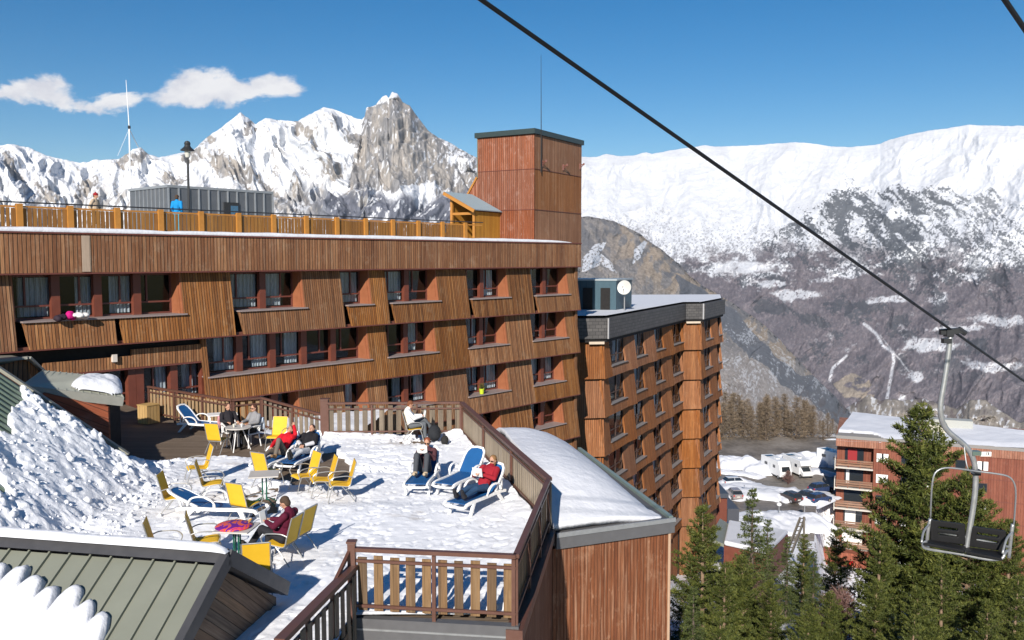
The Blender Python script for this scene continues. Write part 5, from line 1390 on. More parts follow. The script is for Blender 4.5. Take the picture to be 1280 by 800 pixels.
def lotlamp(px,py,h,label):
    p=PZ(px,py,LOT); r=empty('street_lamp',label,'lamp',(p.x,p.y,LOT))
    m=MB(); m.lathe([(.09,0),(.07,.8),(.045,h-.2)],8); m.build('pole',M_galv,r)
    m=MB(); m.lathe([(.05,h-.2),(.26,h-.1),(.3,h+.08),(.12,h+.22),(.02,h+.26)],10); m.build('lamp_head',M_white,r)
lotlamp(973.5,652,2.1,'white globe lamp post at the car park edge, left one of the pair')
lotlamp(1005.5,650,2.0,'white globe lamp post at the car park edge, right one of the pair')

# ---------------------------------------------------------------- the balcony block on the right
def b3():
    A0=P(1046,557,114.); Bt=P(1280,575,0.001+114*(557-322)/(575-322)*0+105.9)
    az=math.degrees(math.atan2(Bt.x-A0.x,Bt.y-A0.y)); W3=Wall((A0.x,A0.y),az,1)
    if -(W3.n[0]*A0.x+W3.n[1]*A0.y)<0: W3=Wall((A0.x,A0.y),az,-1)
    zf=A0.z; zt=P(1046,544,114.).z
    root=empty('balcony_block','red-brown timber block with stacked balconies and a broad snow-covered roof at the right','building',(A0.x,A0.y,-40)); M=local(root)
    def put(mb,nm,mt,par=root):
        mb.v=[tuple(M@Vector(v)) for v in mb.v]; return mb.build(nm,mt,par)
    Lw=34.; D=14.
    Mb=boards('balcony_block_boards',[(.26,.075,.04),(.32,.10,.055),(.22,.06,.034)],.3,.04,.8,.2,seed=71.,palecol=(.38,.2,.14)); Mf=boards('balcony_block_fascia',[(.36,.14,.08),(.44,.19,.11),(.30,.11,.06)],.28,.06,1.,.4,seed=72.,palecol=(.5,.32,.24))
    H=2.72; qb=W3.at(1099)
    m=MB(); W3.blk(m,qb,Lw,-44,zf-.01,-D,0); put(m,'wall',Mb)
    m=MB(); W3.blk(m,0,qb-.01,-44,zf-.01,-D,-1.5); put(m,'recessed_wall',Mb)
    m=MB(); W3.blk(m,-.1,Lw,zf,zt,-D,.12); put(m,'fascia',Mf)
    # roof rises towards the back-left: sloping snow
    e0=W3.p(-.1,.15,zt+.02); e1=W3.p(Lw,.15,zt+.02); r0=P(1066,517,127.); r1=P(1330,545,127*(517-322)/(545-322)*.99)
    nr,nc=30,120; V=np.linspace(0,1,nr)[:,None];U=np.linspace(0,1,nc)[None,:]
    f=lambda k:(e0[k]*(1-U)+e1[k]*U)*(1-V)+(r0[k]*(1-U)+r1[k]*U)*V
    X=f(0);Y=f(1);Z=f(2)+.3*fbm(X*.3,Y*.3,4,951)+.25*np.clip(V*8,0,1)-.15
    bare=(in_poly(X*0+U*100,V*100+0*U,[(0,-5),(17,-5),(14,10),(5,14),(0,12)])>.5)
    m=MB(); m.prism([e0,e1,r1,r0],[p-Vector((0,0,.4)) for p in (e0,e1,r1,r0)]); put(m,'roof',plain('grey_gravel_roof',(.22,.21,.2),.8))
    Z=np.where(bare,Z-.6,Z)
    o=link_mesh('roof_snow',grid_mesh('roof_snow',X,Y,Z,M_snow)); tag(o,'wide sheet of snow on the roof of the red-brown balcony block','snow')
    bx=P(1183,546,113.); m=MB(); W3.blk(m,W3.at(1159),W3.at(1196),zt+.3,P(1175,524,118).z,-7,-4.5); put(m,'roof_cabin',plain('cream_roof_box',(.45,.42,.34),.6))
    m=MB(); W3.blk(m,W3.at(1155),W3.at(1232),zt+.1,P(1175,520,118).z-.1,-9,-7.2); put(m,'parapet',plain('grey_parapet',(.35,.36,.34),.6))
    rg=random.Random(8)
    mbal=boards('balcony_boards',[(.30,.16,.10),(.38,.22,.14),(.25,.12,.07)],.2,.05,.9,.3,seed=73.,horizontal=True); mslab=plain('pale_slab',(.5,.47,.42),.6); mbl=plain('white_blind',(.70,.70,.68),.7,var=.05); mred=plain('red_curtain',(.25,.015,.02),.8)
    for i in range(6):
        z1=zf-.25-H*i; z0=z1-H+.25
        m=MB(); W3.blk(m,-.1,qb-.02,z0-.2,z0-.02,-1.5,.25); put(m,'balcony_slab',mslab)
        m=MB(); W3.blk(m,-.02,qb-.04,z0+.2,z0+.42,.15,.2); W3.blk(m,-.02,qb-.04,z0+.5,z0+.72,.15,.2); W3.blk(m,-.02,qb-.04,z0+.80,z0+.98,.13,.22)
        b=put(m,'balcony_rail',mbal)
        for q in (.1,qb*.33,qb*.66,qb-.15):
            m=MB(); W3.blk(m,q-.05,q+.05,z0-.02,z0+.98,.08,.149); put(m,'rail_post',Mb,b)
        m=MB(); W3.blk(m,-.2,-.101,z0-.4,z0+1.1,-1.4,.3); put(m,'side_screen',mslab)
        # glazed doors at the back of the loggia
        m=MB(); W3.blk(m,1.0,3.3,z0+.02,z1-.3,-1.5,-1.44); w=put(m,'balcony_door',MT['glassd'])
        if i in (0,): m=MB(); W3.blk(m,1.35,2.5,z0+.1,z1-.35,-1.44,-1.41); put(m,'blind',mred,w)
        elif i in (1,3): 
            m=MB(); W3.blk(m,1.2,1.6+.9*(i==3),z0+.1,z1-.35,-1.44,-1.41); put(m,'blind',mbl,w)
        elif i>=4: m=MB(); W3.blk(m,.9,3.4,z0+.1,z1-.4,-1.43,-1.40); put(m,'blind',mbl,w)
        # windows in the flat wall
        for (pa,pb) in ((1103,1118),(1134,1146),(1168,1176),(1203,1217),(1231,1245)):
            q0,q1=W3.at(pa),W3.at(pb); zz0=z0+1.0; zz1=z1-.35
            m=MB(); W3.blk(m,q0,q1,zz0,zz1,-.04,.03); w=put(m,'window_frame',M_fr2)
            m=MB(); W3.blk(m,q0+.08,q1-.08,zz0+.08,zz1-.08,.031,.045); put(m,'pane',MT['glassd'],w)
            k=rg.random()
            if (pa==1103 and i<2) or k<.45:
                for a,b in (((q0,q0+.42*(q1-q0))),((q1-.42*(q1-q0)),q1)) if not(pa==1103 and i==1) else ((q0,q1),):
                    m=MB(); W3.blk(m,a,b,zz0,zz1,.046,.07); put(m,'shutter',mbl,w)
        # joint line
        m=MB(); W3.blk(m,qb+.02,Lw,z0-.1,z0-.04,.0,.02); put(m,'joint_trim',M_redpost)
    # annex at its foot
    z=P(1040,690,112).z
    m=MB(); W3.blk(m,-3.6,qb,-44,z+.0,.3,2.0); put(m,'annex',Mb)
b3()

# grey-blue entrance roof and small snow roof next to the orange block
def low_roofs():
    r=empty('low_annex','low red-brown annex with a dark slate-blue flat roof at the foot of the orange block','annex',(P(912,665,94).x,94,-34))
    M=local(r)
    def bx(name,pxa,pxb,pyt,pyb,Y,d,mat):
        a=P(pxa,pyt,Y); b=P(pxb,pyt,Y); z0=P(pxa,pyb,Y).z; m=MB(); m.prism([M@Vector((a.x,Y,z0)),M@Vector((b.x,Y,z0)),M@Vector((b.x,Y,a.z)),M@Vector((a.x,Y,a.z))],[M@Vector((a.x,Y+d,z0)),M@Vector((b.x,Y+d,z0)),M@Vector((b.x,Y+d,a.z)),M@Vector((a.x,Y+d,a.z))]); return m.build(name,mat,r)
    bx('wall',895,909,623,655,94,6,M_red); bx('roof',893,911,617,622.6,93.7,7,plain('slate_blue',(.05,.06,.08),.5))
    bx('shelter',909.4,924,636,652,96,5,plain('slate_shelter',(.06,.065,.08),.5))
    r2=empty('garage','low garage with a snowy roof and a pale gable sheet below the orange block','garage',(P(925,690,80).x,80,-35)); M2=local(r2)
    g=[P(886,672,78),P(900,648,86),P(912,655,86),P(905,680,78)]
    m=MB(); m.prism([M2@p for p in g],[M2@(p-Vector((0,0,.3))) for p in g]); m.build('roof_sheet',M_seam,r2)
    q=[P(905,682,78),P(960,694,76),P(985,668,86),P(911,655,86)]
    m=MB(); m.prism([M2@p for p in q],[M2@Vector((p.x,p.y,-36)) for p in q]); m.build('wall',M_red,r2)
    m=MB(); m.prism([p+Vector((0,0,.45)) for p in q],[p+Vector((0,0,.01)) for p in q]); o=m.build('roof_snow',M_snow,None,bevel=.15); tag(o,'slab of snow on the low garage roof below the orange block','snow')
low_roofs()

# ================================================================ trees
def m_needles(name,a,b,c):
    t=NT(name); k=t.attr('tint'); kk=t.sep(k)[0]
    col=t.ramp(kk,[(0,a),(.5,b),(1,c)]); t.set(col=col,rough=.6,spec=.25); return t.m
M_nd1=m_needles('pine_needles',(.014,.024,.008),(.062,.078,.016),(.165,.165,.034))
M_nd2=m_needles('fir_needles',(.014,.024,.010),(.058,.078,.022),(.14,.15,.042))
M_bark=plain('pine_bark',(.22,.15,.10),.9,var=.4,scale=8)
M_barkd=plain('dark_bark',(.10,.075,.06),.9,var=.4,scale=8)
M_larch=m_needles('larch_twigs',(.10,.075,.05),(.19,.145,.10),(.30,.235,.165))
def conifer_meshes(seed,h=10.,rad=2.3,dens=1.,pine=True,base=.06):
    g=np.random.RandomState(seed); V=[];T=[];C=[];nv=0
    twV=MB()
    trunk=MB(); n=9; lean=g.uniform(-.02,.02,2)*h
    pts=[(lean[0]*(i/n)**2,lean[1]*(i/n)**2,h*i/n*.985) for i in range(n+1)]
    trunk.tube(pts,[.018*h*(1-i/n)**.8+.012 for i in range(n+1)],7)
    whorls=int(h*2.5*dens); A=[]
    for w in range(whorls):
        t=base+(1-base)*(w+g.uniform(0,.8))/whorls
        if t>.985: continue
        z=t*h; prof=(1-t)**.75*(.55+.45*min(1,t/.22)) if pine else (1-t)**.95
        nb=g.randint(4,7) if t<.8 else g.randint(3,5)
        a0=g.uniform(0,6.28)
        for b in range(nb):
            az=a0+6.283*b/nb+g.uniform(-.35,.35)
            L=rad*prof*g.uniform(.62,1.18)+.18
            if g.rand()<.07: L*=.3
            el=(g.uniform(.05,.5)+ .5*t) if pine else g.uniform(-.25,.12)+.5*t*t
            A.append((z,az,L,el,t))
    card=[]
    for z,az,L,el,t in A:
        d=np.array((math.cos(az)*math.cos(el),math.sin(az)*math.cos(el),math.sin(el)))
        o=np.array((lean[0]*(z/h)**2,lean[1]*(z/h)**2,z))
        droop=-.18*L if not pine else .06*L
        m=5; P_=[o+d*L*k/m+np.array((0,0,droop*(k/m)**2)) for k in range(m+1)]
        trunk.tube([tuple(p) for p in P_[:m]],[.014*L+.006]*1+[.010*L+.005,.008*L+.004,.006*L+.004,.005],4,caps=False)
        side=np.array((-math.sin(az),math.cos(az),0))
        ns=max(3,int(L*5.2*dens))
        for s in range(ns):
            k=(.18 if pine else .1)+(.82 if pine else .9)*(s+g.rand())/ns; k=min(k,1)
            p=o+d*L*k+np.array((0,0,droop*k*k))
            ll=(1-k)*L*.42+.14
            for sg in (-1,1):
                l2=ll*g.uniform(.5,1.); dr=side*sg*.8+d*.6+np.array((0,0,g.uniform(-.1,.35 if pine else .1))); dr/=np.linalg.norm(dr)
                nt=max(1,int(l2/.13))
                for q in range(nt+1):
                    c=p+dr*l2*(q/max(1,nt)); card.append((c,dr,t,k))
        for q in range(3): card.append((o+d*L*(1+.03*q),d,t,1.))
    # topmost leader
    for q in range(8): card.append((np.array((lean[0],lean[1],h*(.90+.012*q))),np.array((0,0,1.)),1.,1.))
    nC=len(card); c=np.array([a[0] for a in card]); dr=np.array([a[1] for a in card]); tt=np.array([a[2] for a in card]); kk=np.array([a[3] for a in card])
    K=5
    c=np.repeat(c,K,0); dr=np.repeat(dr,K,0); kk=np.repeat(kk,K); tt=np.repeat(tt,K)
    N=len(c); rr=g.normal(size=(N,3)); rr[:,2]+=.35; dirn=dr*.75+rr*.62; dirn/=np.linalg.norm(dirn,axis=1)[:,None]
    ln=g.uniform(.11,.21,N)*(1.1 if pine else .85); wd=g.uniform(.018,.034,N)
    sd_=np.cross(dirn,g.normal(size=(N,3))); sd_/=np.linalg.norm(sd_,axis=1)[:,None]
    c=c+g.normal(size=(N,3))*.035
    a=c-sd_*wd[:,None]; b=c+sd_*wd[:,None]; e=c+dirn*ln[:,None]
    V=np.stack([a,b,e],1).reshape(-1,3); T=np.arange(3*N).reshape(-1,3)
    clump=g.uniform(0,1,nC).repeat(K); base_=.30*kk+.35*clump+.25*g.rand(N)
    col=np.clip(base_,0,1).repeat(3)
    return trunk,V,T,col
def place(mt_,mc_,name,label,cat,x,y,z,s,rz,group=None,tr_name='trunk',cr='crown'):
    r=empty(name,label,cat,(x,y,z),rz,group); r.scale=(s,s,s)
    link_mesh(tr_name,mt_,r); link_mesh(cr,mc_,r); return r
protos=[]
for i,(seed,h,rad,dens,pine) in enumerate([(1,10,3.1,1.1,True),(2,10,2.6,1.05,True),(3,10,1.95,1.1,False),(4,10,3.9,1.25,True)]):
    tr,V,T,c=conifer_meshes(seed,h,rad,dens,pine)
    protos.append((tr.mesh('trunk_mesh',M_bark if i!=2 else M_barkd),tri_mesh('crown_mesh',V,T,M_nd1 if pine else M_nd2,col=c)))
GT='conifers on the slope below the terrace'
def tree(k,px,pyt,Y,label,rz=0.,zb=None,grp=GT):
    """a conifer whose tip is sighted at (px,pyt) from distance Y"""
    tip=P(px,pyt,Y); z=float(gheight(np.array(tip.x),np.array(Y))) -.3 if zb is None else zb
    s=(tip.z-z)/9.85; return place(*protos[k],'pine_tree' if k!=2 else 'fir_tree',label,'tree',tip.x,Y,z,s,rz,grp)
tree(0,880,640,39,'bushy yellow-green pine close to the lean-to wall, its pale trunk showing',.3)
tree(2,942,612,50,'slim open fir with a tall bare trunk standing before the car park',1.)
tree(3,1158,517,47,'big dense dark pine rising in front of the balcony block and its snowy roof',2.).scale*=1.0
tree(2,985,672,55,'narrow fir between the tall open fir and the leaning wooden rails',.5)
tree(2,1018,690,52,'light green fir in front of the red annex',2.)
tree(1,905,705,36,'short bushy pine at the foot of the yellow-green pine',2.4)
tree(1,1005,668,60,'yellowish pine beside the leaning wooden rails',.2)
tree(0,965,730,38,'low rounded pine at the picture bottom under the slim open fir',.9)
tree(3,1040,745,38,'wide low pine at the picture bottom, left of the big dense pine',1.9)
tree(1,1100,655,44,'mid-height pine pressed against the left flank of the big dense pine',.1)
tree(3,1215,600,45,'broad pine behind the empty lift chair',3.4)
tree(0,1262,655,44,'rounded pine at the right edge beside the lift chair',4.)
tree(1,1180,700,38,'low pine straight below the empty lift chair',5.)
tree(0,1095,730,36,'low pine at the picture bottom under the big dense pine',3.)
tree(1,1045,655,62,'thin pine before the lowest balconies',1.3)
tree(0,1235,755,34,'lowest pine near the bottom right corner',2.2)
tree(2,868,735,34,'dark fir squeezed against the lean-to wall at the picture bottom',.8)
tree(1,1140,770,31,'low pine tip at the bottom, third from the right corner',1.1)
tree(3,930,700,42,'full low pine between the short bushy pine and the bare shrubs',2.2)
tree(3,1010,760,34,'broad pine crown cut by the picture bottom, centre of the lower right woods',.4)
tree(1,1270,720,38,'pine at the right edge below the lift chair',1.5)
tree(3,1150,740,33,'broad crown cut by the picture bottom below the big dense pine',3.3)
tree(0,900,770,31,'pine crown cut by the picture bottom beside the lean-to wall',5.1)
tree(2,960,650,58,'slender fir just right of the slim open fir',3.)
tree(2,1030,545,160,'dark little fir between the larches and the balcony block, right one of two',0.,grp='small dark firs behind the car park')
tree(2,1026,548,158,'dark little fir between the larches and the balcony block, left one of two',1.,grp='small dark firs behind the car park')

def larch_mesh(seed,h=9.):
    g=np.random.RandomState(seed); tr=MB(); tr.tube([(0,0,0),(0,0,h*.5),(0,0,h)],[.10,.06,.015],5); V=[];C=[]
    for i in range(150):
        t=.08+.9*i/150; z=t*h; az=g.uniform(0,6.28); L=(1-t)**.8*2.1*g.uniform(.5,1.15)+.2; el=g.uniform(.1,.7)
        d=np.array((math.cos(az)*math.cos(el),math.sin(az)*math.cos(el),math.sin(el))); o=np.array((0,0,z))
        for q in range(17):
            k=g.rand(); p=o+d*L*k; u=g.normal(size=3)*.5+d*.7; u/=np.linalg.norm(u); l=g.uniform(.3,.75)*(1.2-k*.5); s=np.cross(u,g.normal(size=3)); s/=np.linalg.norm(s)
            V+= [p-s*.018,p+s*.018,p+u*l]; c=g.rand(); C+=[c,c,c]
        s=np.cross(d,(0,0,1.)); V+=[o-s*.03,o+s*.03,o+d*L]; C+=[.2]*3
    V=np.array(V); return tr.mesh('larch_trunk_mesh',M_barkd),tri_mesh('larch_crown_mesh',V,np.arange(len(V)).reshape(-1,3),M_larch,col=C)
LM=[larch_mesh(1),larch_mesh(2)]
def larches():
    rg=random.Random(4); spots=[]
    for row,Y in enumerate((154,158,162,166)):
        for i in range(15):
            px=893+i*11+rg.uniform(-4,4)
            if px>1046: continue
            spots.append((px,Y+rg.uniform(-2,2)))
    for i,(px,Y) in enumerate(spots):
        p=P(px,575,Y); z=LOT-.5-.8; top=P(px,rg.uniform(490,516)+max(0,(px-985))*.45,Y).z
        s=(top-z)/9.
        place(*LM[i%2],'larch_tree','bare brown larch in the thicket behind the camper vans','tree',p.x,Y,z,s,rg.uniform(0,6),'bare larches behind the car park').scale=(s*1.3,s*1.3,s)
larches()
def shrubs():
    rg=random.Random(6); mesh=larch_mesh(7,3.)
    mt=plain('purple_twigs',(.13,.075,.07),.9); mc=mesh[1].copy(); mc.materials[0]=m_needles('reddish_twigs',(.10,.055,.05),(.17,.095,.085),(.24,.15,.13))
    for i,(px,py,Y,lab) in enumerate([(925,790,44,'tangle of bare reddish shrub between the bushy pine and the tall bare trunk'),(935,745,50,'bare reddish shrub behind the slim fir trunk'),(1052,745,46,'bare reddish shrub left of the big dense pine'),(935,680,66,'pale bare sapling against the snow below the orange block'),(985,608,122,'small bare bush in the cleared snow above the brown-grey hatchback')]):
        p=P(px,py,Y); z=float(gheight(np.array(p.x),np.array(float(Y))))-.2 if Y<100 else LOT
        s=[1.3,1.2,1.1,1.0,.6][i]
        r=empty('bare_shrub',lab,'shrub',(p.x,Y,z),i); r.scale=(s,s,s); link_mesh('stem',mesh[0],r); link_mesh('twigs',mc,r)
shrubs()

def ramp():
    a=P(1004,648,82); r=empty('timber_stair','leaning grey timber stair with a tall post among the trees by the car park','stair',(a.x,a.y,-33)); o=r.location
    g=lambda x,y,Y: P(x,y,Y)-o
    for d in (0,6):
        m=MB(); m.beam(g(984+d,690,78),g(1000+d,648,82),.14,.3); m.build('stringer',plain('grey_timber%d'%d,(.13,.115,.095),.8),r)
    m=MB()
    for k in range(9):
        t=k/8; m.beam(g(984,690,78).lerp(g(1000,648,82),t),g(990,690,78).lerp(g(1006,648,82),t),.22,.04)
    m.build('treads',bpy.data.materials['grey_timber0'],r)
    m=MB(); m.beam(g(1005,702,81),g(1005,646,81),.16,.16,up=(1,0,0)); m.build('post',bpy.data.materials['grey_timber0'],r)
ramp()
# ================================================================ chairlift
def lift():
    CA=Vector((P(602,0,6.).x,6.,P(602,0,6.).z)); CB=P(1190,413,11.)
    d=(CB-CA); m=MB(); m.tube([CA-d*1.6,CA,CB,CB+d*1.4],.017,8)
    o=m.build('lift_cable',plain('steel_cable',(.012,.012,.013),.5,metal=.4)); tag(o,'thick dark haul cable crossing the sky diagonally and carrying the lift chair','cable')
    q=P(1269,19,5.6); m=MB(); m.tube([q-d*1.2,q,q+d*1.5],.017,8); o=m.build('lift_cable',bpy.data.materials['steel_cable']); tag(o,'short stretch of dark cable cutting the top right corner','cable')
    Y=11.; root=empty('lift_chair','empty two-seat lift chair of grey tubing with two black slotted backrests','chairlift chair',CB)
    def L(px,py,y=0.): v=P(px,py,Y+y)-CB; return v
    m=MB(); m.box(L(1186,416),(.09,.1,.09)); m.beam(L(1175,415),L(1202,413),.06,.07); m.tube([L(1198,411),L(1207,417)],.035,8); m.box(L(1183,426),(.1,.08,.06)); m.build('grip',M_dmet,root)
    pts=[(1188,418),(1186,440),(1180,480),(1176,500),(1175,515),(1178,530),(1187,542),(1202,552),(1213,564),(1219,580),(1220,600),(1218,625),(1214,650),(1210,672),(1207,690)]
    # smooth
    sm=[]; 
    for i in range(len(pts)-1):
        for k in range(3): t=k/3; sm.append((pts[i][0]*(1-t)+pts[i+1][0]*t,pts[i][1]*(1-t)+pts[i+1][1]*t))
    sm.append(pts[-1])
    for _ in range(3): sm=[sm[0]]+[((sm[i-1][0]+2*sm[i][0]+sm[i+1][0])/4,(sm[i-1][1]+2*sm[i][1]+sm[i+1][1])/4) for i in range(1,len(sm)-1)]+[sm[-1]]
    m=MB(); m.tube([L(a,b) for a,b in sm],.034,10); m.build('hanger',M_galv,root,smooth=True)
    m=MB(); m.box(L(1220,590),(.085,.085,.075)); m.build('hanger_sleeve',M_dmet,root)
    m=MB(); m.box(L(1219,566),(.11,.1,.05)); m.build('clamp',plain('clamp_green',(.10,.14,.12),.4),root)
    m=MB(); m.box(L(1232,567.5,-.03),(.135,.02,.055)); sg=m.build('number_plate',plain('plate_white',(.8,.8,.78),.4,var=.02),root)
    fc=bpy.data.curves.new('plate_number','FONT'); fc.body='13'; fc.size=.052; fc.extrude=.002; fc.align_x='CENTER'; fc.align_y='CENTER'; fc.offset=.0015
    fo=bpy.data.objects.new('tmp_text',fc); COL.objects.link(fo); dg=bpy.context.evaluated_depsgraph_get(); me=bpy.data.meshes.new_from_object(fo.evaluated_get(dg)); bpy.data.objects.remove(fo); me.materials.append(M_dmet) if not me.materials else None
    to=link_mesh('digits',me,sg); to.location=L(1234,567.5,-.042); to.rotation_euler=(math.pi/2,0,0)
    # safety bar: tall bow over the seats
    def tube(name,pp,r,mat=M_galv,y=None,par=root):
        q=[pp[0]]
        for i in range(len(pp)-1):
            for k in range(1,5): t=k/4; q.append(tuple(pp[i][j]*(1-t)+pp[i+1][j]*t for j in range(3)))
        for _ in range(3): q=[q[0]]+[tuple((q[i-1][j]+2*q[i][j]+q[i+1][j])/4 for j in range(3)) for i in range(1,len(q)-1)]+[q[-1]]
        m=MB(); m.tube([L(a,b,c) for a,b,c in q],r,8); return m.build(name,mat,par,smooth=True)
    tube('safety_bow',[(1163,650,-.0),(1164,620,-.15),(1165,605,-.2),(1168,590,-.2),(1180,584,-.2),(1200,586,-.2),(1220,589,-.15),(1245,592,-.2),(1262,595,-.2),(1269,605,-.2),(1270,620,-.15),(1267,658,0)],.011)
    tube('bow_link',[(1205,556,-.05),(1207,575,-.1),(1210,588,-.14),(1218,592,-.05)],.008)
    # chair back frame
    tube('side_frame',[(1163,648,0),(1160,662,0),(1158,684,.05)],.022); tube('side_frame',[(1266,655,0),(1264,668,0),(1261,697,.05)],.022)
    tube('back_bar',[(1160,662,.02),(1212,672,.02),(1262,684,.02)],.018)
    tube('seat_frame',[(1160,684,.05),(1158,676,-.35),(1153,680,-.35),(1154,686,-.3),(1200,692,-.3),(1235,700,-.35),(1254,699,-.35),(1256,690,-.35),(1260,688,.03)],.018)
    tube('armrest',[(1162,655,0),(1154,664,-.2),(1152,678,-.33)],.014); tube('armrest',[(1266,665,0),(1258,672,-.2),(1253,692,-.33)],.014)
    mbk=plain('black_plastic',(.010,.010,.011),.6,spec=.25)
    def back(x0,x1,dy):
        # slotted slab: frame of bars around two slots
        f=lambda x,y,o=0: L(x,y+dy*(x-x0)/(x1-x0),-.03+o)
        m=MB(); ys=[650,657,660,664.5,667.5,676]
        y0=650 if x0<1200 else 657.5
        yy=[y0+(v-650) for v in ys]
        def bar(xa,xb,ya,yb):
            c=[f(xa,ya),f(xb,ya),f(xb,yb),f(xa,yb)]; m.prism(c,[p+Vector((0,.05,0)) for p in c])
        bar(x0,x1,yy[0],yy[1]); bar(x0,x1,yy[4],yy[5]); bar(x0,x0+9,yy[1],yy[4]); bar(x1-9,x1,yy[1],yy[4]); bar(x0+9,x1-9,yy[2],yy[3]); xm=(x0+x1)/2
        o=m.build('backrest',mbk,root); md=o.modifiers.new('w','REMESH'); md.mode='VOXEL'; md.voxel_size=.009; s=o.modifiers.new('s','SMOOTH'); s.iterations=3; s.factor=.5
    back(1164,1207,5.5); back(1212,1258,6.5)
    m=MB(); c=[L(1154,678,-.4),L(1206,688,-.4),L(1208,683,.0),L(1162,674,.0)]; m.prism(c,[p+Vector((0,0,-.035)) for p in c]); m.build('seat',mbk,root,bevel=.01)
    m=MB(); c=[L(1207,688.5,-.4),L(1252,698,-.4),L(1259,690,.0),L(1209,683.5,.0)]; m.prism(c,[p+Vector((0,0,-.035)) for p in c]); m.build('seat',mbk,root,bevel=.01)
    for s in [(1166,683),(1176,685),(1186,687),(1196,689),(1216,692),(1226,694),(1236,696),(1245,697.5)]:
        pass
lift()
# ================================================================ terrace furniture
M_cy=None
def m_sling(name,a,b):
    t=NT(name); u,v,_=t.sep(t.uv()); w=t.math('SINE',t.math('MULTIPLY',u,700.)); w2=t.math('SINE',t.math('MULTIPLY',v,700.))
    n=t.noise(t.obj(),5.,4,.6); c=t.mix(n,a,b); t.bump(t.math('ADD',w,w2),.15,.002); return t.set(col=c,rough=.6,spec=.3)
M_cy=m_sling('yellow_sling',(.62,.36,.015),(.72,.45,.03)); M_cb=m_sling('blue_sling',(.008,.07,.21),(.012,.10,.28))
M_tube=plain('pale_tube',(.34,.34,.33),.35,metal=.4,var=.1); M_grn=plain('green_metal',(.01,.10,.06),.35); M_top=plain('pale_table_top',(.50,.47,.43),.4,var=.08)
def bez(pts,n=6):
    """rounded polyline through control points (Catmull-Rom)"""
    P_=[Vector(p) for p in pts]; P_=[P_[0]]+P_+[P_[-1]]; out=[]
    for i in range(1,len(P_)-2):
        a,b,c,d=P_[i-1:i+3]
        for k in range(n):
            t=k/n; out.append(.5*((2*b)+(c-a)*t+(2*a-5*b+4*c-d)*t*t+(3*b-a-3*c+d)*t**3))
    out.append(P_[-2]); return out
def make_chair():
    r=empty('garden_chair','x','chair',(0,0,-90))
    prof=[(.27,.385),(.22,.425),(.10,.425),(-.05,.405),(-.17,.395),(-.225,.44),(-.25,.54),(-.30,.72),(-.36,.93),(-.375,.99)]
    pc=bez([(0,y,z) for y,z in prof],3); W2=.235
    m=MB(); n=len(pc); A=[];
    for p in pc:
        for s in (-1,1): A.append((s*W2,p.y,p.z+.006))
    for i,p in enumerate(pc):
        d=(pc[min(i+1,n-1)]-pc[max(i-1,0)]).normalized(); nn=Vector((0,-d.z,d.y))*-.012
        for s in (-1,1): A.append((s*W2,p.y+nn.y,p.z+.006+nn.z))
    fs=[[2*i,2*i+1,2*i+3,2*i+2] for i in range(n-1)]+[[2*n+2*i+2,2*n+2*i+3,2*n+2*i+1,2*n+2*i] for i in range(n-1)]
    for s in (0,1): fs+=[[2*i+s,2*i+2+s,2*n+2*i+2+s,2*n+2*i+s] for i in range(n-1)]
    fs+=[[0,2*n,2*n+1,1],[2*n-2,2*n-1,4*n-1,4*n-2]]
    m.add(A,fs); m.build('sling_seat',M_cy,r)
    m=MB()
    for s in (-1,1): m.tube([(s*(W2+.015),p.y,p.z) for p in pc],.013,6)
    m.tube([(-W2,pc[-1].y,pc[-1].z),(W2,pc[-1].y,pc[-1].z)],.013,6); m.tube([(-W2,.26,.39),(W2,.26,.39)],.012,6); m.tube([(-W2,-.19,.385),(W2,-.19,.385)],.012,6)
    m.build('frame',M_tube,r)
    for s in (-1,1):
        m=MB(); m.tube(bez([(s*.25,.20,.42),(s*.262,.27,.25),(s*.27,.33,0)]),.012,6); m.build('leg',M_tube,r)
        m=MB(); m.tube(bez([(s*.25,-.02,.40),(s*.262,-.16,.24),(s*.27,-.34,0)]),.012,6); m.build('leg',M_tube,r)
        m=MB(); m.tube(bez([(s*.255,-.275,.62),(s*.27,-.15,.665),(s*.28,.06,.665),(s*.28,.20,.64),(s*.275,.285,.55),(s*.265,.24,.42)]),.013,6); m.build('armrest',M_tube,r)
    return r
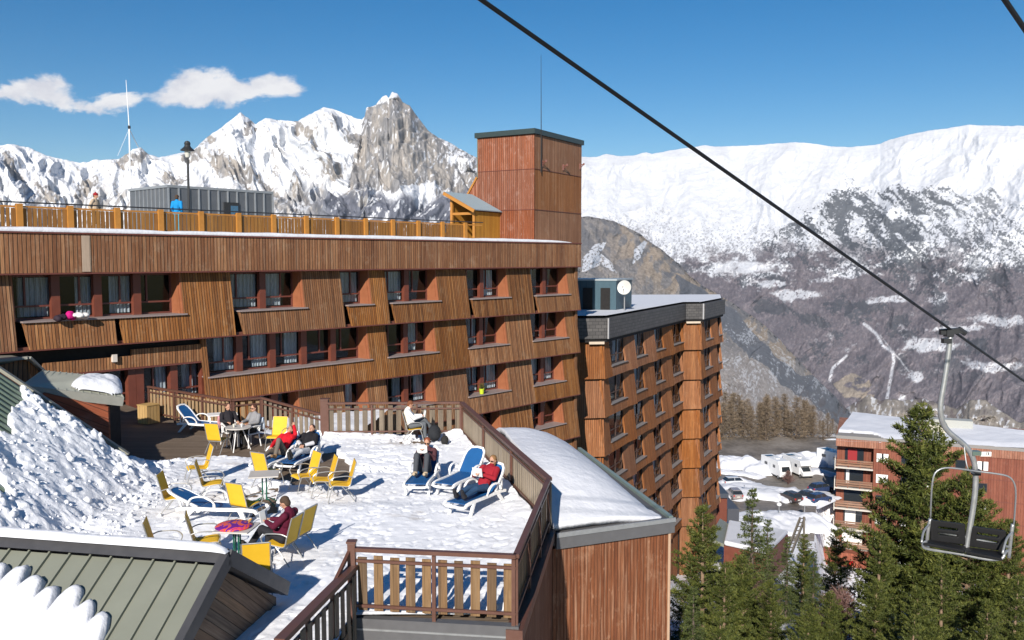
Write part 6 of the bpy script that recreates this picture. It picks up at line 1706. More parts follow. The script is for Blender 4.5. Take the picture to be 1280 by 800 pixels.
def make_lounger(back=46):
    r=empty('sun_lounger','x','sun lounger',(0,0,-90)); w=.31
    zs=.34
    m=MB()
    rail=bez([(0,-.62,.30),(0,-.3,.335),(0,.3,.335),(0,.9,.35),(0,1.18,.33),(0,1.24,.27)],4)
    for s in (-1,1):
        for a,b in zip(rail[:-1],rail[1:]): m.beam((s*w,a.y,a.z),(s*w,b.y,b.z),.055,.075)
    m.tube(bez([(-w,1.22,.29),(-.2,1.27,.28),(.2,1.27,.28),(w,1.22,.29)]),.035,6); m.box((0,-.6,.3),(2*w,.05,.06)); m.build('frame',M_white,r,bevel=.008)
    for s in (-1,1):
        m=MB(); m.prism([(s*w-.03,.80,.32),(s*w-.03,.92,.32),(s*w-.03,1.06,0),(s*w-.03,.98,0)],[(s*w+.03,.80,.32),(s*w+.03,.92,.32),(s*w+.03,1.06,0),(s*w+.03,.98,0)]); m.build('leg',M_white,r,bevel=.008)
        m=MB(); m.prism([(s*w-.03,-.30,.32),(s*w-.03,-.16,.32),(s*w-.03,-.50,0),(s*w-.03,-.60,0)],[(s*w+.03,-.30,.32),(s*w+.03,-.16,.32),(s*w+.03,-.50,0),(s*w+.03,-.60,0)]); m.build('leg',M_white,r,bevel=.008)
        m=MB(); pp=bez([(s*(w+.02),.28,.36),(s*(w+.05),.26,.50),(s*(w+.06),.12,.60),(s*(w+.06),-.10,.61),(s*(w+.05),-.26,.55),(s*(w+.03),-.34,.40)])
        for a,b in zip(pp[:-1],pp[1:]): m.beam(a,b,.06,.035)
        m.build('armrest',M_white,r,bevel=.006)
    m=MB(); q=[(y,.362-.02*math.sin((y+.1)/1.25*3.1)) for y in np.linspace(-.12,1.17,10)]
    A=[(-w+.035,y,z) for y,z in q]+[(w-.035,y,z) for y,z in q][::-1]; B=[(x,y,z-.02) for x,y,z in A]
    m.prism(A,B); m.build('seat_sling',M_cb,r)
    b=R(back); L=.82; dy,dz=-math.cos(b),math.sin(b); o=(-.14,.36)
    pt=lambda x,t,off=0:(x,o[0]+dy*t+dz*off,o[1]+dz*t-dy*off*1)
    m=MB(); outer=[(-w,0),(-w,.55),(-w+.03,.72),(-.2,.83),(0,.86),(.2,.83),(w-.03,.72),(w,.55),(w,0)]; inner=[(x*.86,max(.0,t*.93)) for x,t in outer]
    n=len(outer); V=[pt(x,t,.03) for x,t in outer]+[pt(x,t,.03) for x,t in inner]+[pt(x,t,-.02) for x,t in outer]+[pt(x,t,-.02) for x,t in inner]
    fs=[]
    for i in range(n-1): fs+=[[i,i+1,n+i+1,n+i],[2*n+i,3*n+i,3*n+i+1,2*n+i+1],[i,2*n+i,2*n+i+1,i+1],[n+i,n+i+1,3*n+i+1,3*n+i]]
    m.add(V,fs); m.build('backrest_frame',M_white,r)
    m=MB(); A=[pt(x*.99,t,.012) for x,t in inner]; B=[pt(x*.99,t,-.005) for x,t in inner]; m.prism(A,B); m.build('backrest_sling',M_cb,r)
    m=MB(); m.beam(pt(-w+.03,.45,-.03),(-w+.03,-.5,.3),.03,.03); m.beam(pt(w-.03,.45,-.03),(w-.03,-.5,.3),.03,.03); m.build('strut',M_white,r)
    return r
CH=make_chair(); LO=make_lounger(); used={'c':0,'l':0}
def put_copy(proto,key,label,g,az,z=ZD,group=None,tilt=0.,roll=0.,dz=0.):
    o=proto if used[key]==0 else copy_tree(proto); used[key]+=1
    o.location=(g[0],g[1],z+dz); o.scale=((.92,)*3 if key=='l' else (.95,)*3); o.rotation_euler=(tilt,roll,R(-az)); o['label']=label
    if group: o['group']=group
    return o
def chair(px,py,az,label,**k): p=GZ(px,py); return put_copy(CH,'c',label,p,az,group='yellow garden chairs on the terrace',**k)
def lounger(px,py,az,label,**k): p=GZ(px,py); return put_copy(LO,'l',label,p,az,group='blue and white loungers on the terrace',**k)
chair(273,561,15,'yellow chair with its back to the camera at the round white table',z=ZD-.1)
chair(248,603,-118,'yellow chair facing left, backmost of the group in the snow near the dark deck')
chair(265,624,75,'yellow chair turned right, directly in front of the backmost snow group chair')
chair(221,642,85,'yellow chair seen edge-on at the foot of the snow bank',roll=.0)
chair(335,608,28,'yellow chair standing just behind the square table with green legs')
chair(307,652,25,'yellow chair in front of the tipped-over lounger',)
chair(258,700,72,'yellow chair turned right, left of the table with the purple disc')
chair(208,710,75,'yellow chair half hidden behind the near snowy roof ridge',)
chair(322,737,-14,'yellow chair with its back to us, nearest of all, by the near roof corner')
chair(352,703,-75,'yellow chair on which the woman in maroon sits')
chair(370,690,-72,'yellow chair stacked close behind the woman in maroon')
chair(381,614,-128,'yellow chair with ribbed back, left one of the row of three facing left')
chair(403,619,-112,'yellow chair, middle one of the row of three facing left')
chair(426,625,-106,'yellow chair, right one of the row of three, casting a long shadow')
chair(346,557,187,'yellow chair facing us beside the couple at the round table',z=ZD-.1)
chair(517,551,80,'yellow chair under the man in white reading by the back railing')
lounger(246,536,110,'empty blue lounger, backmost, on the dark deck near the wooden box',z=ZD-.1)
lounger(352,578,197,'blue lounger on which the person in red lies',z=ZD-.12)
lounger(381,577,194,'blue lounger on which the dark-haired person in black and white lies',z=ZD-.12)
lounger(531,607,186,'blue lounger with the person reading with knees drawn up')
lounger(582,608,206,'empty blue lounger between the two occupied ones near the right railing')
lounger(603,632,211,'blue lounger with the person in a crimson jacket, nearest the right railing')
flat=make_lounger(24); g_=GZ(262,650); flat.location=(g_[0],g_[1],ZD-.02); flat.rotation_euler=(0,R(-3),R(-98)); flat['label']='low blue and white lounger lying flat and skewed among the yellow chairs'; flat['group']='blue and white loungers on the terrace'

def table_square(px,py,label,rz):
    p=GZ(px,py); r=empty('garden_table',label,'table',(p.x,p.y,ZD),R(rz))
    m=MB(); m.box((0,0,.715),(.68,.68,.03)); m.build('table_top',M_top,r,bevel=.012)
    m=MB()
    for x,y in ((-.045,-.045),(.045,-.045),(-.045,.045),(.045,.045)): m.tube([(x,y,.1),(x,y,.69)],.016,6)
    m.tube([(-.2,0,.69),(.2,0,.69)],.014,5); m.tube([(0,-.2,.69),(0,.2,.69)],.014,5); m.build('pedestal',M_grn,r)
    for a in range(4):
        c,s=math.cos(a*math.pi/2+.78),math.sin(a*math.pi/2+.78); m=MB(); m.tube(bez([(c*.05,s*.05,.14),(c*.15,s*.15,.12),(c*.32,s*.32,.02),(c*.35,s*.35,.01)]),.015,6); m.build('foot',M_grn,r)
table_square(331,630,'square pale-topped table with bare top and green legs in the middle of the chairs',12)
T3=GZ(297,706); table_square(297,706,'square pale-topped table with green legs under the purple disc',-5)
# sledge disc on the table
def disc():
    r=empty('snow_disc','round purple and orange plastic snow disc lying on the near green-legged table','sledge disc',(T3.x-.06,T3.y+.02,ZD+.73),.4)
    t=NT('disc_pattern'); n=t.noise(t.obj(),3.4,3,.5,dist=1.4); c=t.ramp(n,[(.40,(.13,.015,.20)),(.47,(.20,.02,.26)),(.50,(.65,.10,.02)),(.58,(.6,.05,.12)),(.64,(.16,.02,.24))],'CONSTANT'); t.set(col=c,rough=.25)
    m=MB(); m.lathe([(.02,.045),(.16,.05),(.27,.035),(.33,.0),(.35,.012),(.34,.03),(.28,.06),(.16,.085),(.02,.08)],28); m.build('shell',t.m,r,smooth=True)
    m=MB(); m.tube(bez([(.26,-.05,.06),(.31,-.02,.10),(.33,.05,.10),(.27,.08,.06)]),.012,6); m.build('handle',plain('disc_handle',(.5,.25,.05),.4),r)
disc()
def table_round():
    p=GZ(298,559); r=empty('round_table','round pale table on white splayed legs between the couple in sunglasses','table',(p.x,p.y,ZD-.1))
    m=MB(); m.disc((0,0,.70),.40,.03,28); m.build('table_top',M_top,r,bevel=.006)
    m=MB(); m.tube([(0,0,.12),(0,0,.7)],.035,8); m.build('pedestal',plain('grey_column',(.25,.25,.25),.5),r)
    for a in range(3):
        c,s=math.cos(a*2.094+.4),math.sin(a*2.094+.4); m=MB(); m.tube([(c*.12,s*.12,.69),(c*.36,s*.36,0)],.016,6); m.build('leg',M_white,r)
    for (x,y,nm,h,rr,c,lab) in ((.1,.05,'cup',.09,.04,(.7,.7,.68),'small white cup on the round table, right one of two'),(-.12,-.02,'cup',.09,.04,(.6,.58,.5),'small cream cup on the round table, left one of two')):
        m=MB(); m.lathe([(rr*.6,0),(rr,h),(rr*.85,h),(rr*.5,.01)],12); o=m.build(nm,plain(nm+'_glaze',c,.3),None); o.location=(p.x+x,p.y+y,ZD-.1+.731); tag(o,lab,'cup')
table_round()
def table_bg():
    p=GZ(271,548); r=empty('garden_table','empty white-topped table behind the couple against the slatted railing','table',(p.x-.1,p.y+.9,ZD-.1),R(20))
    m=MB(); m.box((0,0,.73),(.95,.6,.03)); m.build('table_top',M_white,r,bevel=.01)
    for x,y in ((-.4,-.22),(.4,-.22),(-.4,.22),(.4,.22)): m=MB(); m.tube([(x,y,0),(x*.95,y*.95,.72)],.018,6); m.build('leg',M_white,r)
table_bg()
def white_chair(px,py,az,label):
    p=GZ(px,py); r=empty('plastic_chair',label,'chair',(p.x,p.y,ZD-.1),R(-az))
    m=MB(); m.box((0,0,.42),(.46,.45,.03)); m.build('seat',M_white,r,bevel=.01)
    m=MB(); m.prism([(-.22,-.2,.44),(.22,-.2,.44),(.2,-.32,.86),(-.2,-.32,.86)],[(-.22,-.225,.44),(.22,-.225,.44),(.2,-.345,.86),(-.2,-.345,.86)]); m.build('backrest',M_white,r,bevel=.01)
    for s in (-1,1):
        for y in (.19,-.2): m=MB(); m.tube([(s*.2,y,.42),(s*.24,y*1.25,0)],.018,6); m.build('leg',M_white,r)
        m=MB(); m.tube(bez([(s*.23,-.24,.64),(s*.25,.0,.66),(s*.25,.19,.62),(s*.22,.2,.44)]),.018,6); m.build('armrest',M_white,r)
    return r
white_chair(289,552,140,'white chair draped with a pink-red towel, left seat of the couple')
white_chair(312,554,215,'white chair draped with a pale blue jacket, right seat of the couple')

# ================================================================ people
def remesh(mb,vox,smooth=2,mat=None,name='mesh'):
    me=bpy.data.meshes.new('t'); me.from_pydata(mb.v,[],mb.f); o=bpy.data.objects.new('t',me); COL.objects.link(o)
    bm=bmesh.new(); bm.from_mesh(me); bmesh.ops.recalc_face_normals(bm,faces=bm.faces); bm.to_mesh(me); bm.free()
    md=o.modifiers.new('r','REMESH'); md.mode='VOXEL'; md.voxel_size=vox; md.use_smooth_shade=True
    if smooth: s=o.modifiers.new('s','SMOOTH'); s.iterations=smooth; s.factor=.5
    dg=bpy.context.evaluated_depsgraph_get(); m2=bpy.data.meshes.new_from_object(o.evaluated_get(dg)); bpy.data.objects.remove(o); bpy.data.meshes.remove(me)
    m2.name=name; m2.materials.clear(); m2.materials.append(mat); return m2
def cap(mb,p1,r1,p2,r2,n=10,k=4):
    """tapered capsule"""
    p1=Vector(p1);p2=Vector(p2);d=p2-p1;L=max(d.length,1e-4);d/=L; pts=[];rs=[]
    for i in range(k): a=math.pi/2*(1-i/k); pts.append(p1-d*r1*math.sin(a)); rs.append(max(.002,r1*math.cos(a)))
    pts.append(p1);rs.append(r1);pts.append(p2);rs.append(r2)
    for i in range(1,k+1): a=math.pi/2*i/k; pts.append(p2+d*r2*math.sin(a)); rs.append(max(.002,r2*math.cos(a)))
    mb.tube(pts,rs,n)
def ell(mb,c,rad,M=None,n=12):
    vs=[];fs=[];c=Vector(c)
    for i in range(n//2+1):
        a=math.pi*i/(n//2)
        for j in range(n):
            b=2*math.pi*j/n; v=Vector((rad[0]*max(.01,math.sin(a))*math.cos(b),rad[1]*max(.01,math.sin(a))*math.sin(b),rad[2]*math.cos(a)))
            if M is not None: v=M@v
            vs.append(c+v)
    for i in range(n//2):
        for j in range(n): l=(j+1)%n; fs.append([i*n+j,i*n+l,(i+1)*n+l,(i+1)*n+j])
    mb.add(vs,fs+[list(range(n))[::-1],[(n//2)*n+j for j in range(n)]])
def cm(name,c,v=.15): 
    return bpy.data.materials.get(name) or plain(name,c,.8,var=v,scale=9,spec=.2)
POSE={
 'stand':dict(pel=(0,0,.95),ch=(0,.0,1.30),nk=(0,0,1.47),hd=(0,.03,1.62),look=(0,1,-.1),sh=.19,el=[(.23,-.04,1.15),(.23,-.04,1.15)],wr=[(.20,.10,.93),(.20,.10,.93)],kn=[(.10,.04,.50),(.10,-.02,.50)],an=[(.10,-.02,.09),(.11,-.08,.09)]),
 'walk':dict(pel=(0,0,.94),ch=(0,.03,1.29),nk=(0,.04,1.46),hd=(0,.08,1.61),look=(0,1,-.1),sh=.19,el=[(.23,-.10,1.13),(.23,.08,1.13)],wr=[(.2,.02,.90),(.2,.24,.95)],kn=[(.10,.20,.53),(.10,-.02,.50)],an=[(.10,.20,.10),(.11,-.26,.14)]),
 'sit':dict(pel=(0,-.10,.52),ch=(0,-.20,.86),nk=(0,-.21,1.03),hd=(0,-.19,1.18),look=(0,1,-.1),sh=.19,el=[(.25,-.12,.78),(.25,-.12,.78)],wr=[(.17,.14,.76),(.17,.14,.76)],kn=[(.12,.32,.53),(.12,.32,.53)],an=[(.12,.34,.09),(.13,.30,.09)]),
 'read':dict(pel=(0,-.08,.52),ch=(0,-.17,.86),nk=(0,-.15,1.03),hd=(0,-.09,1.16),look=(0,1,-.55),sh=.19,el=[(.23,.02,.76),(.23,.02,.76)],wr=[(.09,.26,.80),(.09,.26,.80)],kn=[(.12,.33,.56),(.10,.35,.66)],an=[(.12,.36,.09),(.10,.62,.30)]),
 'recline':dict(pel=(0,.0,.46),ch=(0,-.27,.74),nk=(0,-.39,.86),hd=(0,-.46,.98),look=(0,.8,.5),sh=.19,el=[(.27,-.12,.66),(.27,-.12,.66)],wr=[(.16,.14,.60),(.16,.14,.60)],kn=[(.11,.46,.50),(.12,.46,.52)],an=[(.09,.92,.44),(.12,.92,.44)]),
 'kneesup':dict(pel=(0,.0,.46),ch=(0,-.25,.76),nk=(0,-.33,.90),hd=(0,-.35,1.04),look=(0,1,-.25),sh=.19,el=[(.24,-.02,.70),(.24,-.02,.70)],wr=[(.08,.20,.93),(.08,.20,.93)],kn=[(.13,.34,.86),(.13,.34,.86)],an=[(.13,.52,.44),(.13,.52,.44)]),
 'onekneeup':dict(pel=(0,.0,.46),ch=(0,-.28,.73),nk=(0,-.40,.85),hd=(0,-.48,.96),look=(0,.7,.6),sh=.19,el=[(.34,-.20,.92),(.28,-.10,.66)],wr=[(.20,-.36,1.12),(.22,.18,.58)],kn=[(.15,.36,.84),(.14,.42,.50)],an=[(.14,.54,.44),(.13,.80,.42)]),
}
POSE['book']=dict(POSE['recline'],wr=[(.10,.10,.76),(.08,.08,.76)],el=[(.28,-.10,.66),(.26,-.10,.66)],look=(0,.8,-.1))
POSE['crosslegs']=dict(POSE['recline'],an=[(-.06,.90,.50),(.06,.94,.44)],wr=[(.06,.10,.62),(.06,.12,.62)],look=(0,.8,.25))
def foot(mb,a,toe,r=.05,s=1.):
    a=Vector(a); cap(mb,a+Vector((0,-.0,-.02)),r*.95,a+Vector(toe)*.17*s,r*.72)
def person(label,loc,az,pose,skin=(.45,.25,.17),top=(.3,.02,.02),trou=(.03,.035,.05),boot=(.03,.025,.02),hair=(.10,.05,.02),hat=None,glasses=False,long_hair=False,vox=.011,coat=False,z=None,scale=1.,trim=None,hold=None,mirror=False,name='x'):
    Q=POSE[pose]; V=Vector; r=empty('person',label,'person',loc,R(-az)); r.scale=(scale,)*3
    pel,ch,nk,hd=V(Q['pel']),V(Q['ch']),V(Q['nk']),V(Q['hd']); look=V(Q['look']).normalized()
    up=(hd-nk).normalized(); rt=look.cross(up).normalized(); up2=rt.cross(look).normalized(); HM=Matrix((rt,look,up2)).transposed()
    sp=(nk-pel).normalized(); torso_f=V((1,0,0)).cross(sp); torso_f=-torso_f if torso_f.y<0 else torso_f
    TM=Matrix((V((1,0,0)),torso_f,sp)).transposed()
    S=lambda i,v:V((v[0]*(1 if i==0 else -1)*(-1 if mirror else 1),v[1],v[2]))
    sh=[S(i,(Q['sh'],0,0))+ch+sp*.10 for i in (0,1)]; el=[S(i,Q['el'][i]) for i in (0,1)]; wr=[S(i,Q['wr'][i]) for i in (0,1)]
    hp=[S(i,(.095,0,0))+pel-sp*.02 for i in (0,1)]; kn=[S(i,Q['kn'][i]) for i in (0,1)]; an=[S(i,Q['an'][i]) for i in (0,1)]
    # ---- continuous body
    b=MB(); ell(b,ch,(.155,.095,.19),TM); ell(b,pel,(.15,.10,.13),TM); cap(b,pel,.115,ch,.12)
    cap(b,ch+sp*.1,.065,nk+sp*.02,.052); cap(b,nk,.052,hd-up*.04,.050)
    ell(b,hd+up2*.015-look*.005,(.076,.095,.108),HM,16); ell(b,hd-up2*.055+look*.035,(.052,.052,.05),HM)
    cap(b,hd+look*.088+up2*.018,.010,hd+look*.106-up2*.018,.016,8,3)      # nose
    ell(b,hd+look*.087-up2*.050,(.024,.012,.010),HM,8)                    # lips
    for s in (-1,1): ell(b,hd+rt*s*.077-look*.005-up2*.005,(.010,.018,.028),HM,8)
    for i in (0,1):
        cap(b,sh[i],.052,el[i],.040); cap(b,el[i],.040,wr[i],.027); cap(b,hp[i],.082,kn[i],.055); cap(b,kn[i],.053,an[i],.036)
        td=(kn[i]-an[i]).normalized(); toe=V((0,1,0))-td*V((0,1,0)).dot(td); toe=toe.normalized() if toe.length>.2 else V((0,0,1)); 
        if pose in('recline','book','crosslegs'): toe=V((0,.35,.94))
        cap(b,an[i]-td*.03,.036,an[i]+toe*.15-td*.05,.030)
        # hand: palm, four fingers of different length, thumb off the side
        fd=(wr[i]-el[i]).normalized(); inn=S(i,(-1,0,0)); inn=(inn-fd*inn.dot(fd)).normalized(); pn=fd.cross(inn).normalized()
        pc=wr[i]+fd*.055; ell(b,pc,(.040,.017,.048),Matrix((inn,pn,fd)).transposed(),8)
        curl=-pn if pn.z>0 else pn
        for k,(o,l) in enumerate(((-.030,.058),(-.010,.070),(.010,.074),(.030,.066))):
            p0=pc+fd*.036+inn*o; p1=p0+(fd*.85+curl*.35).normalized()*l*.55; p2=p1+(fd*.45+curl*.85).normalized()*l*.5; cap(b,p0,.0095,p1,.009,6,2); cap(b,p1,.009,p2,.0075,6,2)
        p0=pc+inn*.032-fd*.02; p1=p0+(inn*.8+fd*.5+curl*.2).normalized()*.035; p2=p1+(inn*.2+fd*.9+curl*.3).normalized()*.03; cap(b,p0,.012,p1,.011,6,2); cap(b,p1,.011,p2,.009,6,2)
    sk=cm('skin_%d'%int(skin[0]*100),skin,.08); body=link_mesh('body',remesh(b,min(vox,.0085),1,sk,'body_mesh'),r)
    # ---- trousers
    t=MB(); ell(t,pel,(.175,.125,.14),TM)
    for i in (0,1): cap(t,hp[i],.100,kn[i],.074); cap(t,kn[i],.073,an[i]+(kn[i]-an[i]).normalized()*.05,.060)
    link_mesh('trousers',remesh(t,vox,2,cm('cloth_%s'%str(trou),trou),'trousers_mesh'),r)
    # ---- jacket
    j=MB(); ell(j,ch+sp*.0,(.195,.135,.22),TM); cap(j,pel+sp*(.03),.145,ch,.15); cap(j,ch+sp*.13,.085,nk+sp*.02,.07); cap(j,sh[0],.075,sh[1],.075)
    if coat: 
        for i in (0,1): cap(j,pel,.15,pel*.45+hp[i]*.2+kn[i]*.35,.12)
    for i in (0,1): cap(j,sh[i],.078,el[i],.062); cap(j,el[i],.062,wr[i]-(wr[i]-el[i]).normalized()*.015,.045)
    jk=link_mesh('jacket',remesh(j,vox,2,cm('cloth_%s'%str(top),top),'jacket_mesh'),r)
    if trim:
        c_=MB(); 
        for i in (0,1): m0=el[i].lerp(wr[i],.2); cap(c_,m0,.066,el[i].lerp(wr[i],.9),.050)
        link_mesh('sleeve_trim',remesh(c_,vox,1,cm('cloth_%s'%str(trim),trim),'trim_mesh'),jk)
    # ---- boots
    for i in (0,1):
        td=(kn[i]-an[i]).normalized(); toe=V((0,1,0))-td*V((0,1,0)).dot(td); toe=toe.normalized() if toe.length>.2 else V((0,0,1))
        if pose in('recline','book','crosslegs'): toe=V((0,.35,.94))
        q=MB(); cap(q,an[i]+td*.07,.058,an[i]-td*.03,.055); cap(q,an[i]-td*.035,.052,an[i]+toe*.17-td*.045,.044); link_mesh('boot',remesh(q,vox,1,cm('cloth_%s'%str(boot),boot),'boot_mesh'),r)
    # ---- hair / hat / glasses / eyes
    h=MB(); ell(h,hd+up2*.045-look*.025,(.088,.098,.088),HM,14); ell(h,hd-look*.055-up2*.01,(.080,.060,.085),HM,12)
    if long_hair: cap(h,hd-look*.06,.075,nk-look*.05-up2*.02,.06); cap(h,nk-look*.05,.06,nk-look*.06-sp*.1,.04)
    hair_o=link_mesh('hair',remesh(h,.010,1,cm('hair_%s'%str(hair),hair,.3),'hair_mesh'),r)
    if hat:
        h=MB(); ell(h,hd+up2*.055-look*.015,(.100,.112,.085),HM,14); ell(h,hd+up2*.145-look*.02,(.03,.03,.028),HM,8); link_mesh('hat',remesh(h,.010,1,cm('hat_%s'%str(hat),hat),'hat_mesh'),r)
    if glasses:
        g=MB(); 
        for s in (-1,1): ell(g,hd+look*.094+up2*.012+rt*s*.032,(.030,.010,.021),HM,10); cap(g,hd+look*.088+up2*.014+rt*s*.058,.004,hd+rt*s*.080+up2*.01,.004,5,2)
        cap(g,hd+look*.099+up2*.014-rt*.02,.004,hd+look*.099+up2*.014+rt*.02,.004,5,2); link_mesh('sunglasses',remesh(g,.004,0,cm('lens_black',(.01,.01,.012),.0),'glasses_mesh'),r)
    else:
        for s in (-1,1):
            g=MB(); ell(g,hd+look*.088+up2*.015+rt*s*.030,(.013,.006,.007),HM,8); g.build('eye',cm('eye_dark',(.04,.03,.025),0),r)
    if hold=='book':
        c=(wr[0]+wr[1])/2+V((0,.06,.06)); o=MB(); o.prism([c+V((-.13,.02,-.09)),c+V((0,-.02,-.10)),c+V((0,.02,.11)),c+V((-.13,.06,.12))],[p+V((0,.012,0)) for p in (c+V((-.13,.02,-.09)),c+V((0,-.02,-.10)),c+V((0,.02,.11)),c+V((-.13,.06,.12)))])
        o.prism([c+V((0,-.02,-.10)),c+V((.13,.02,-.09)),c+V((.13,.06,.12)),c+V((0,.02,.11))],[p+V((0,.012,0)) for p in (c+V((0,-.02,-.10)),c+V((.13,.02,-.09)),c+V((.13,.06,.12)),c+V((0,.02,.11)))])
        ob=o.build('book',cm('paper',(.6,.62,.62),.1)); ob.location=loc; ob.rotation_euler=(0,0,R(-az)); tag(ob,hold_label.get(label,'open pale book in the hands of the reader'),'book')
    return r
hold_label={}
def seat_at(o): return tuple(o.location)
C_={o['label']:o for o in bpy.data.objects if o.get('label') and o.get('category') in('chair','sun lounger')}
def at_seat(sub): 
    for k,o in C_.items():
        if sub in k: return o
def sit(sub,label,pose,**k):
    o=at_seat(sub); az=-math.degrees(o.rotation_euler.z); return person(label,tuple(o.location),az,pose,**k)
P1l='man in a white top and grey trousers reading beside the back railing'
hold_label.update({P1l:'open book held by the man in white at the back railing','person in sunglasses and grey, knees drawn up, reading on the front-facing lounger':'pale open magazine held in front of the reader with drawn-up knees','person in a crimson jacket and jeans lying on the lounger nearest the right railing':'small light paperback held by the person in the crimson jacket'})
sit('under the man in white',P1l,'read',top=(.68,.68,.68),trou=(.10,.11,.12),hair=(.16,.06,.03),glasses=True,hold='book')
sit('knees drawn up','person in sunglasses and grey, knees drawn up, reading on the front-facing lounger','kneesup',top=(.09,.035,.04),trou=(.055,.06,.07),boot=(.42,.33,.22),hair=(.20,.06,.03),glasses=True,hold='book')
sit('person in a crimson jacket, nearest','person in a crimson jacket and jeans lying on the lounger nearest the right railing','book',top=(.28,.015,.025),trou=(.03,.07,.14),boot=(.025,.025,.03),hair=(.22,.12,.05),long_hair=True,glasses=True,hold='book')
sit('person in red lies','person in a bright red jacket and grey-brown trousers with one knee up','onekneeup',top=(.48,.01,.02),trou=(.13,.11,.09),boot=(.20,.12,.06),hair=(.06,.03,.02),mirror=True)
sit('black and white lies','dark-haired person in black top and white trousers dozing on a lounger','crosslegs',top=(.015,.015,.018),trou=(.55,.56,.57),boot=(.03,.03,.03),hair=(.05,.025,.02),trim=(.5,.5,.52))
sit('woman in maroon sits','woman in a maroon coat with greying hair reading at the near table','read',top=(.085,.008,.025),trou=(.02,.02,.025),hair=(.07,.045,.03),coat=True,long_hair=False,hold='book')
hold_label['woman in a maroon coat with greying hair reading at the near table']='book in the hands of the woman in maroon'
sit('pink-red towel','person with a dark jumper and swept-back hair, left of the couple at the round table','sit',top=(.02,.018,.022),trou=(.02,.02,.025),hair=(.09,.045,.03))
sit('pale blue jacket','woman in a grey jumper and sunglasses, right of the couple at the round table','sit',top=(.22,.22,.23),trou=(.02,.02,.02),hair=(.07,.03,.02),glasses=True,long_hair=True)
def towel(sub,name,label,col,cat):
    o=at_seat(sub); m=MB()
    n=12; A=[];B=[]
    prof=[(-.40,.50),(-.395,.70),(-.375,.88),(-.335,.905),(-.30,.88),(-.27,.74)]
    vs=[];fs=[]
    for i,(y,z) in enumerate(prof):
        for k in range(n+1):
            x=-.27+.54*k/n; w=.018*math.sin(k*1.9+i*.7); vs.append((x,y+w,z+.012*math.sin(k*1.1+i)))
    for i in range(len(prof)-1):
        for k in range(n): fs.append([i*(n+1)+k,i*(n+1)+k+1,(i+1)*(n+1)+k+1,(i+1)*(n+1)+k])
    m.add(vs,fs); t=m.build(name,cm('cloth_'+name+str(col),col,.3),None,smooth=True); s=t.modifiers.new('S','SOLIDIFY'); s.thickness=.03
    t.location=o.location; t.rotation_euler=o.rotation_euler; tag(t,label,cat)
towel('pink-red towel','draped_towel','crumpled towel of white and deep pink over the left white chair back',(.50,.25,.27),'towel')
towel('pale blue jacket','draped_jacket','pale blue-white jacket hung over the right white chair back',(.45,.52,.62),'jacket')
# rooftop strollers
p=P(119,288,38.5); person('walker on the roof with a dark red hat, beige jacket and dark trousers',(p.x,p.y,ZR+.12),95,'walk',top=(.42,.33,.24),trou=(.035,.015,.018),hat=(.25,.015,.02),vox=.014)
p=P(222,288,39.5); person('figure on the roof in a bright blue jacket and turquoise trousers, seen from behind',(p.x,p.y,ZR+.10),8,'stand',top=(.01,.22,.52),trou=(.05,.30,.42),hair=(.06,.04,.03),vox=.014)
p=P(1063,722,110); person('distant standing figure in a bright red jacket at the foot of the balcony block',(p.x,p.y,-40.2),180,'stand',top=(.5,.01,.015),trou=(.03,.03,.04),vox=.016)
# a bag and dark things beside the reader
def bag(label,px,py,col,sz,cat='bag',name='rucksack'):
    p=GZ(px,py); r=empty(name,label,cat,(p.x,p.y,ZD),.5)
    m=MB(); ell(m,(0,0,sz*.45),(sz*.42,sz*.28,sz*.5)); ell(m,(0,-sz*.22,sz*.35),(sz*.28,sz*.16,sz*.26)); link_mesh('body',remesh(m,.02,2,cm('bag_'+str(col),col),'bag_mesh'),r)
    m=MB(); m.tube(bez([(-.08*sz,sz*.2,sz*.9),(0,sz*.25,sz*1.05),(.08*sz,sz*.2,sz*.9)]),.012,5); m.build('strap',cm('bag_'+str(col),col),r)
bag('dark rucksack standing right of the reading man by the back railing',543,551,(.02,.022,.026),.55)
bag('low dark bag lying in the thawed patch beside the reading man',556,556,(.02,.02,.02),.32)
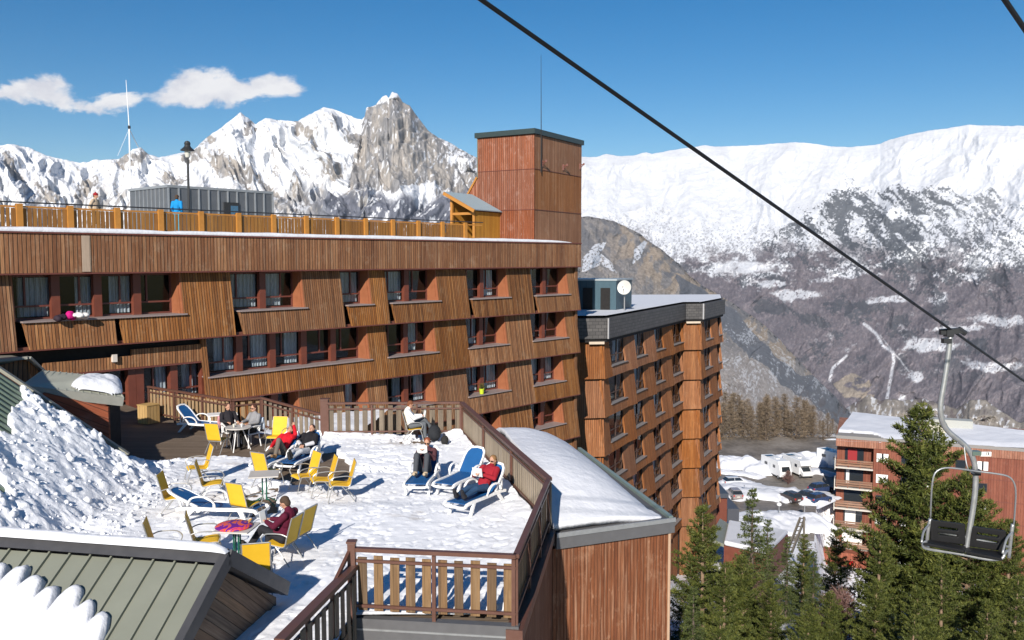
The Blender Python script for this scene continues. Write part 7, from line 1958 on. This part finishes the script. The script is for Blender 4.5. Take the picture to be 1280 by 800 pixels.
# flower pot and bedding on sills
def pot():
    q=FW.at(600,.1); b=FW.p(q,-.05,-9.0+1.0+.07); q=FW.at(601,0); zz=ZBs=-7.93
    r=empty('flower_pot','lime green flower pot with a small plant on the window sill above the back railing','flower pot',FW.p(FW.at(601,-.3),-.25,-7.93))
    m=MB(); m.lathe([(.11,0),(.15,.27),(.165,.27),(.165,.31),(.14,.31),(.12,.05)],14); m.build('pot',cm('lime',(.45,.55,.03)),r)
    g=np.random.RandomState(3); V=[]
    for i in range(160):
        c=g.normal(size=3)*.10+np.array((0,0,.42)); u=g.normal(size=3); u/=np.linalg.norm(u); s=np.cross(u,g.normal(size=3)); s/=np.linalg.norm(s); V+=[c-s*.02,c+s*.02,c+u*.08]
    link_mesh('plant',tri_mesh('plant_mesh',np.array(V),np.arange(len(V)).reshape(-1,3),M_nd1,col=g.rand(len(V))),r)
pot()
def bedding():
    q=FW.at(97,.1); r=empty('laundry','crumpled white and magenta laundry lying on the first window sill at the left','laundry',FW.p(q,.0,-2.33))
    g=random.Random(3)
    for nm,c,dx,s in (('white_cloth',(.7,.68,.66),.1,(.42,.2,.14)),('magenta_cloth',(.45,.01,.16),-.32,(.2,.16,.17)),('dark_cloth',(.03,.02,.03),-.7,(.3,.16,.13))):
        m=MB()
        for k in range(7): ell(m,(FW.d[0]*(dx+g.uniform(-.3,.3)*s[0]*2),FW.d[1]*(dx+g.uniform(-.3,.3)*s[0]*2),.03+g.uniform(0,.13)),(s[0]*.5,s[1]*.8,s[2]*g.uniform(.5,1)),Matrix.Rotation(-R(49)+g.uniform(-.4,.4),3,'Z'))
        link_mesh(nm,remesh(m,.02,2,cm('bed_'+nm,c),nm),r)
bedding()
# ================================================================ the air of the valley
def haze():
    m=bpy.data.materials.new('valley_air'); m.use_nodes=True; t=m.node_tree; t.nodes.clear()
    o=t.nodes.new('ShaderNodeOutputMaterial'); v=t.nodes.new('ShaderNodeVolumePrincipled')
    v.inputs['Density'].default_value=1.2e-5; v.inputs['Color'].default_value=(.80,.88,1.,1); v.inputs['Anisotropy'].default_value=.0
    t.links.new(v.outputs[0],o.inputs['Volume'])
    b=MB(); b.add([(x,y,z) for z in (-1002,1900) for x,y in ((-41000,-2000),(41000,-2000),(41000,46000),(-41000,46000))],[[3,2,1,0],[4,5,6,7],[0,1,5,4],[1,2,6,5],[2,3,7,6],[3,0,4,7]])
    tag(b.build('haze',m),kind='stuff')
haze()
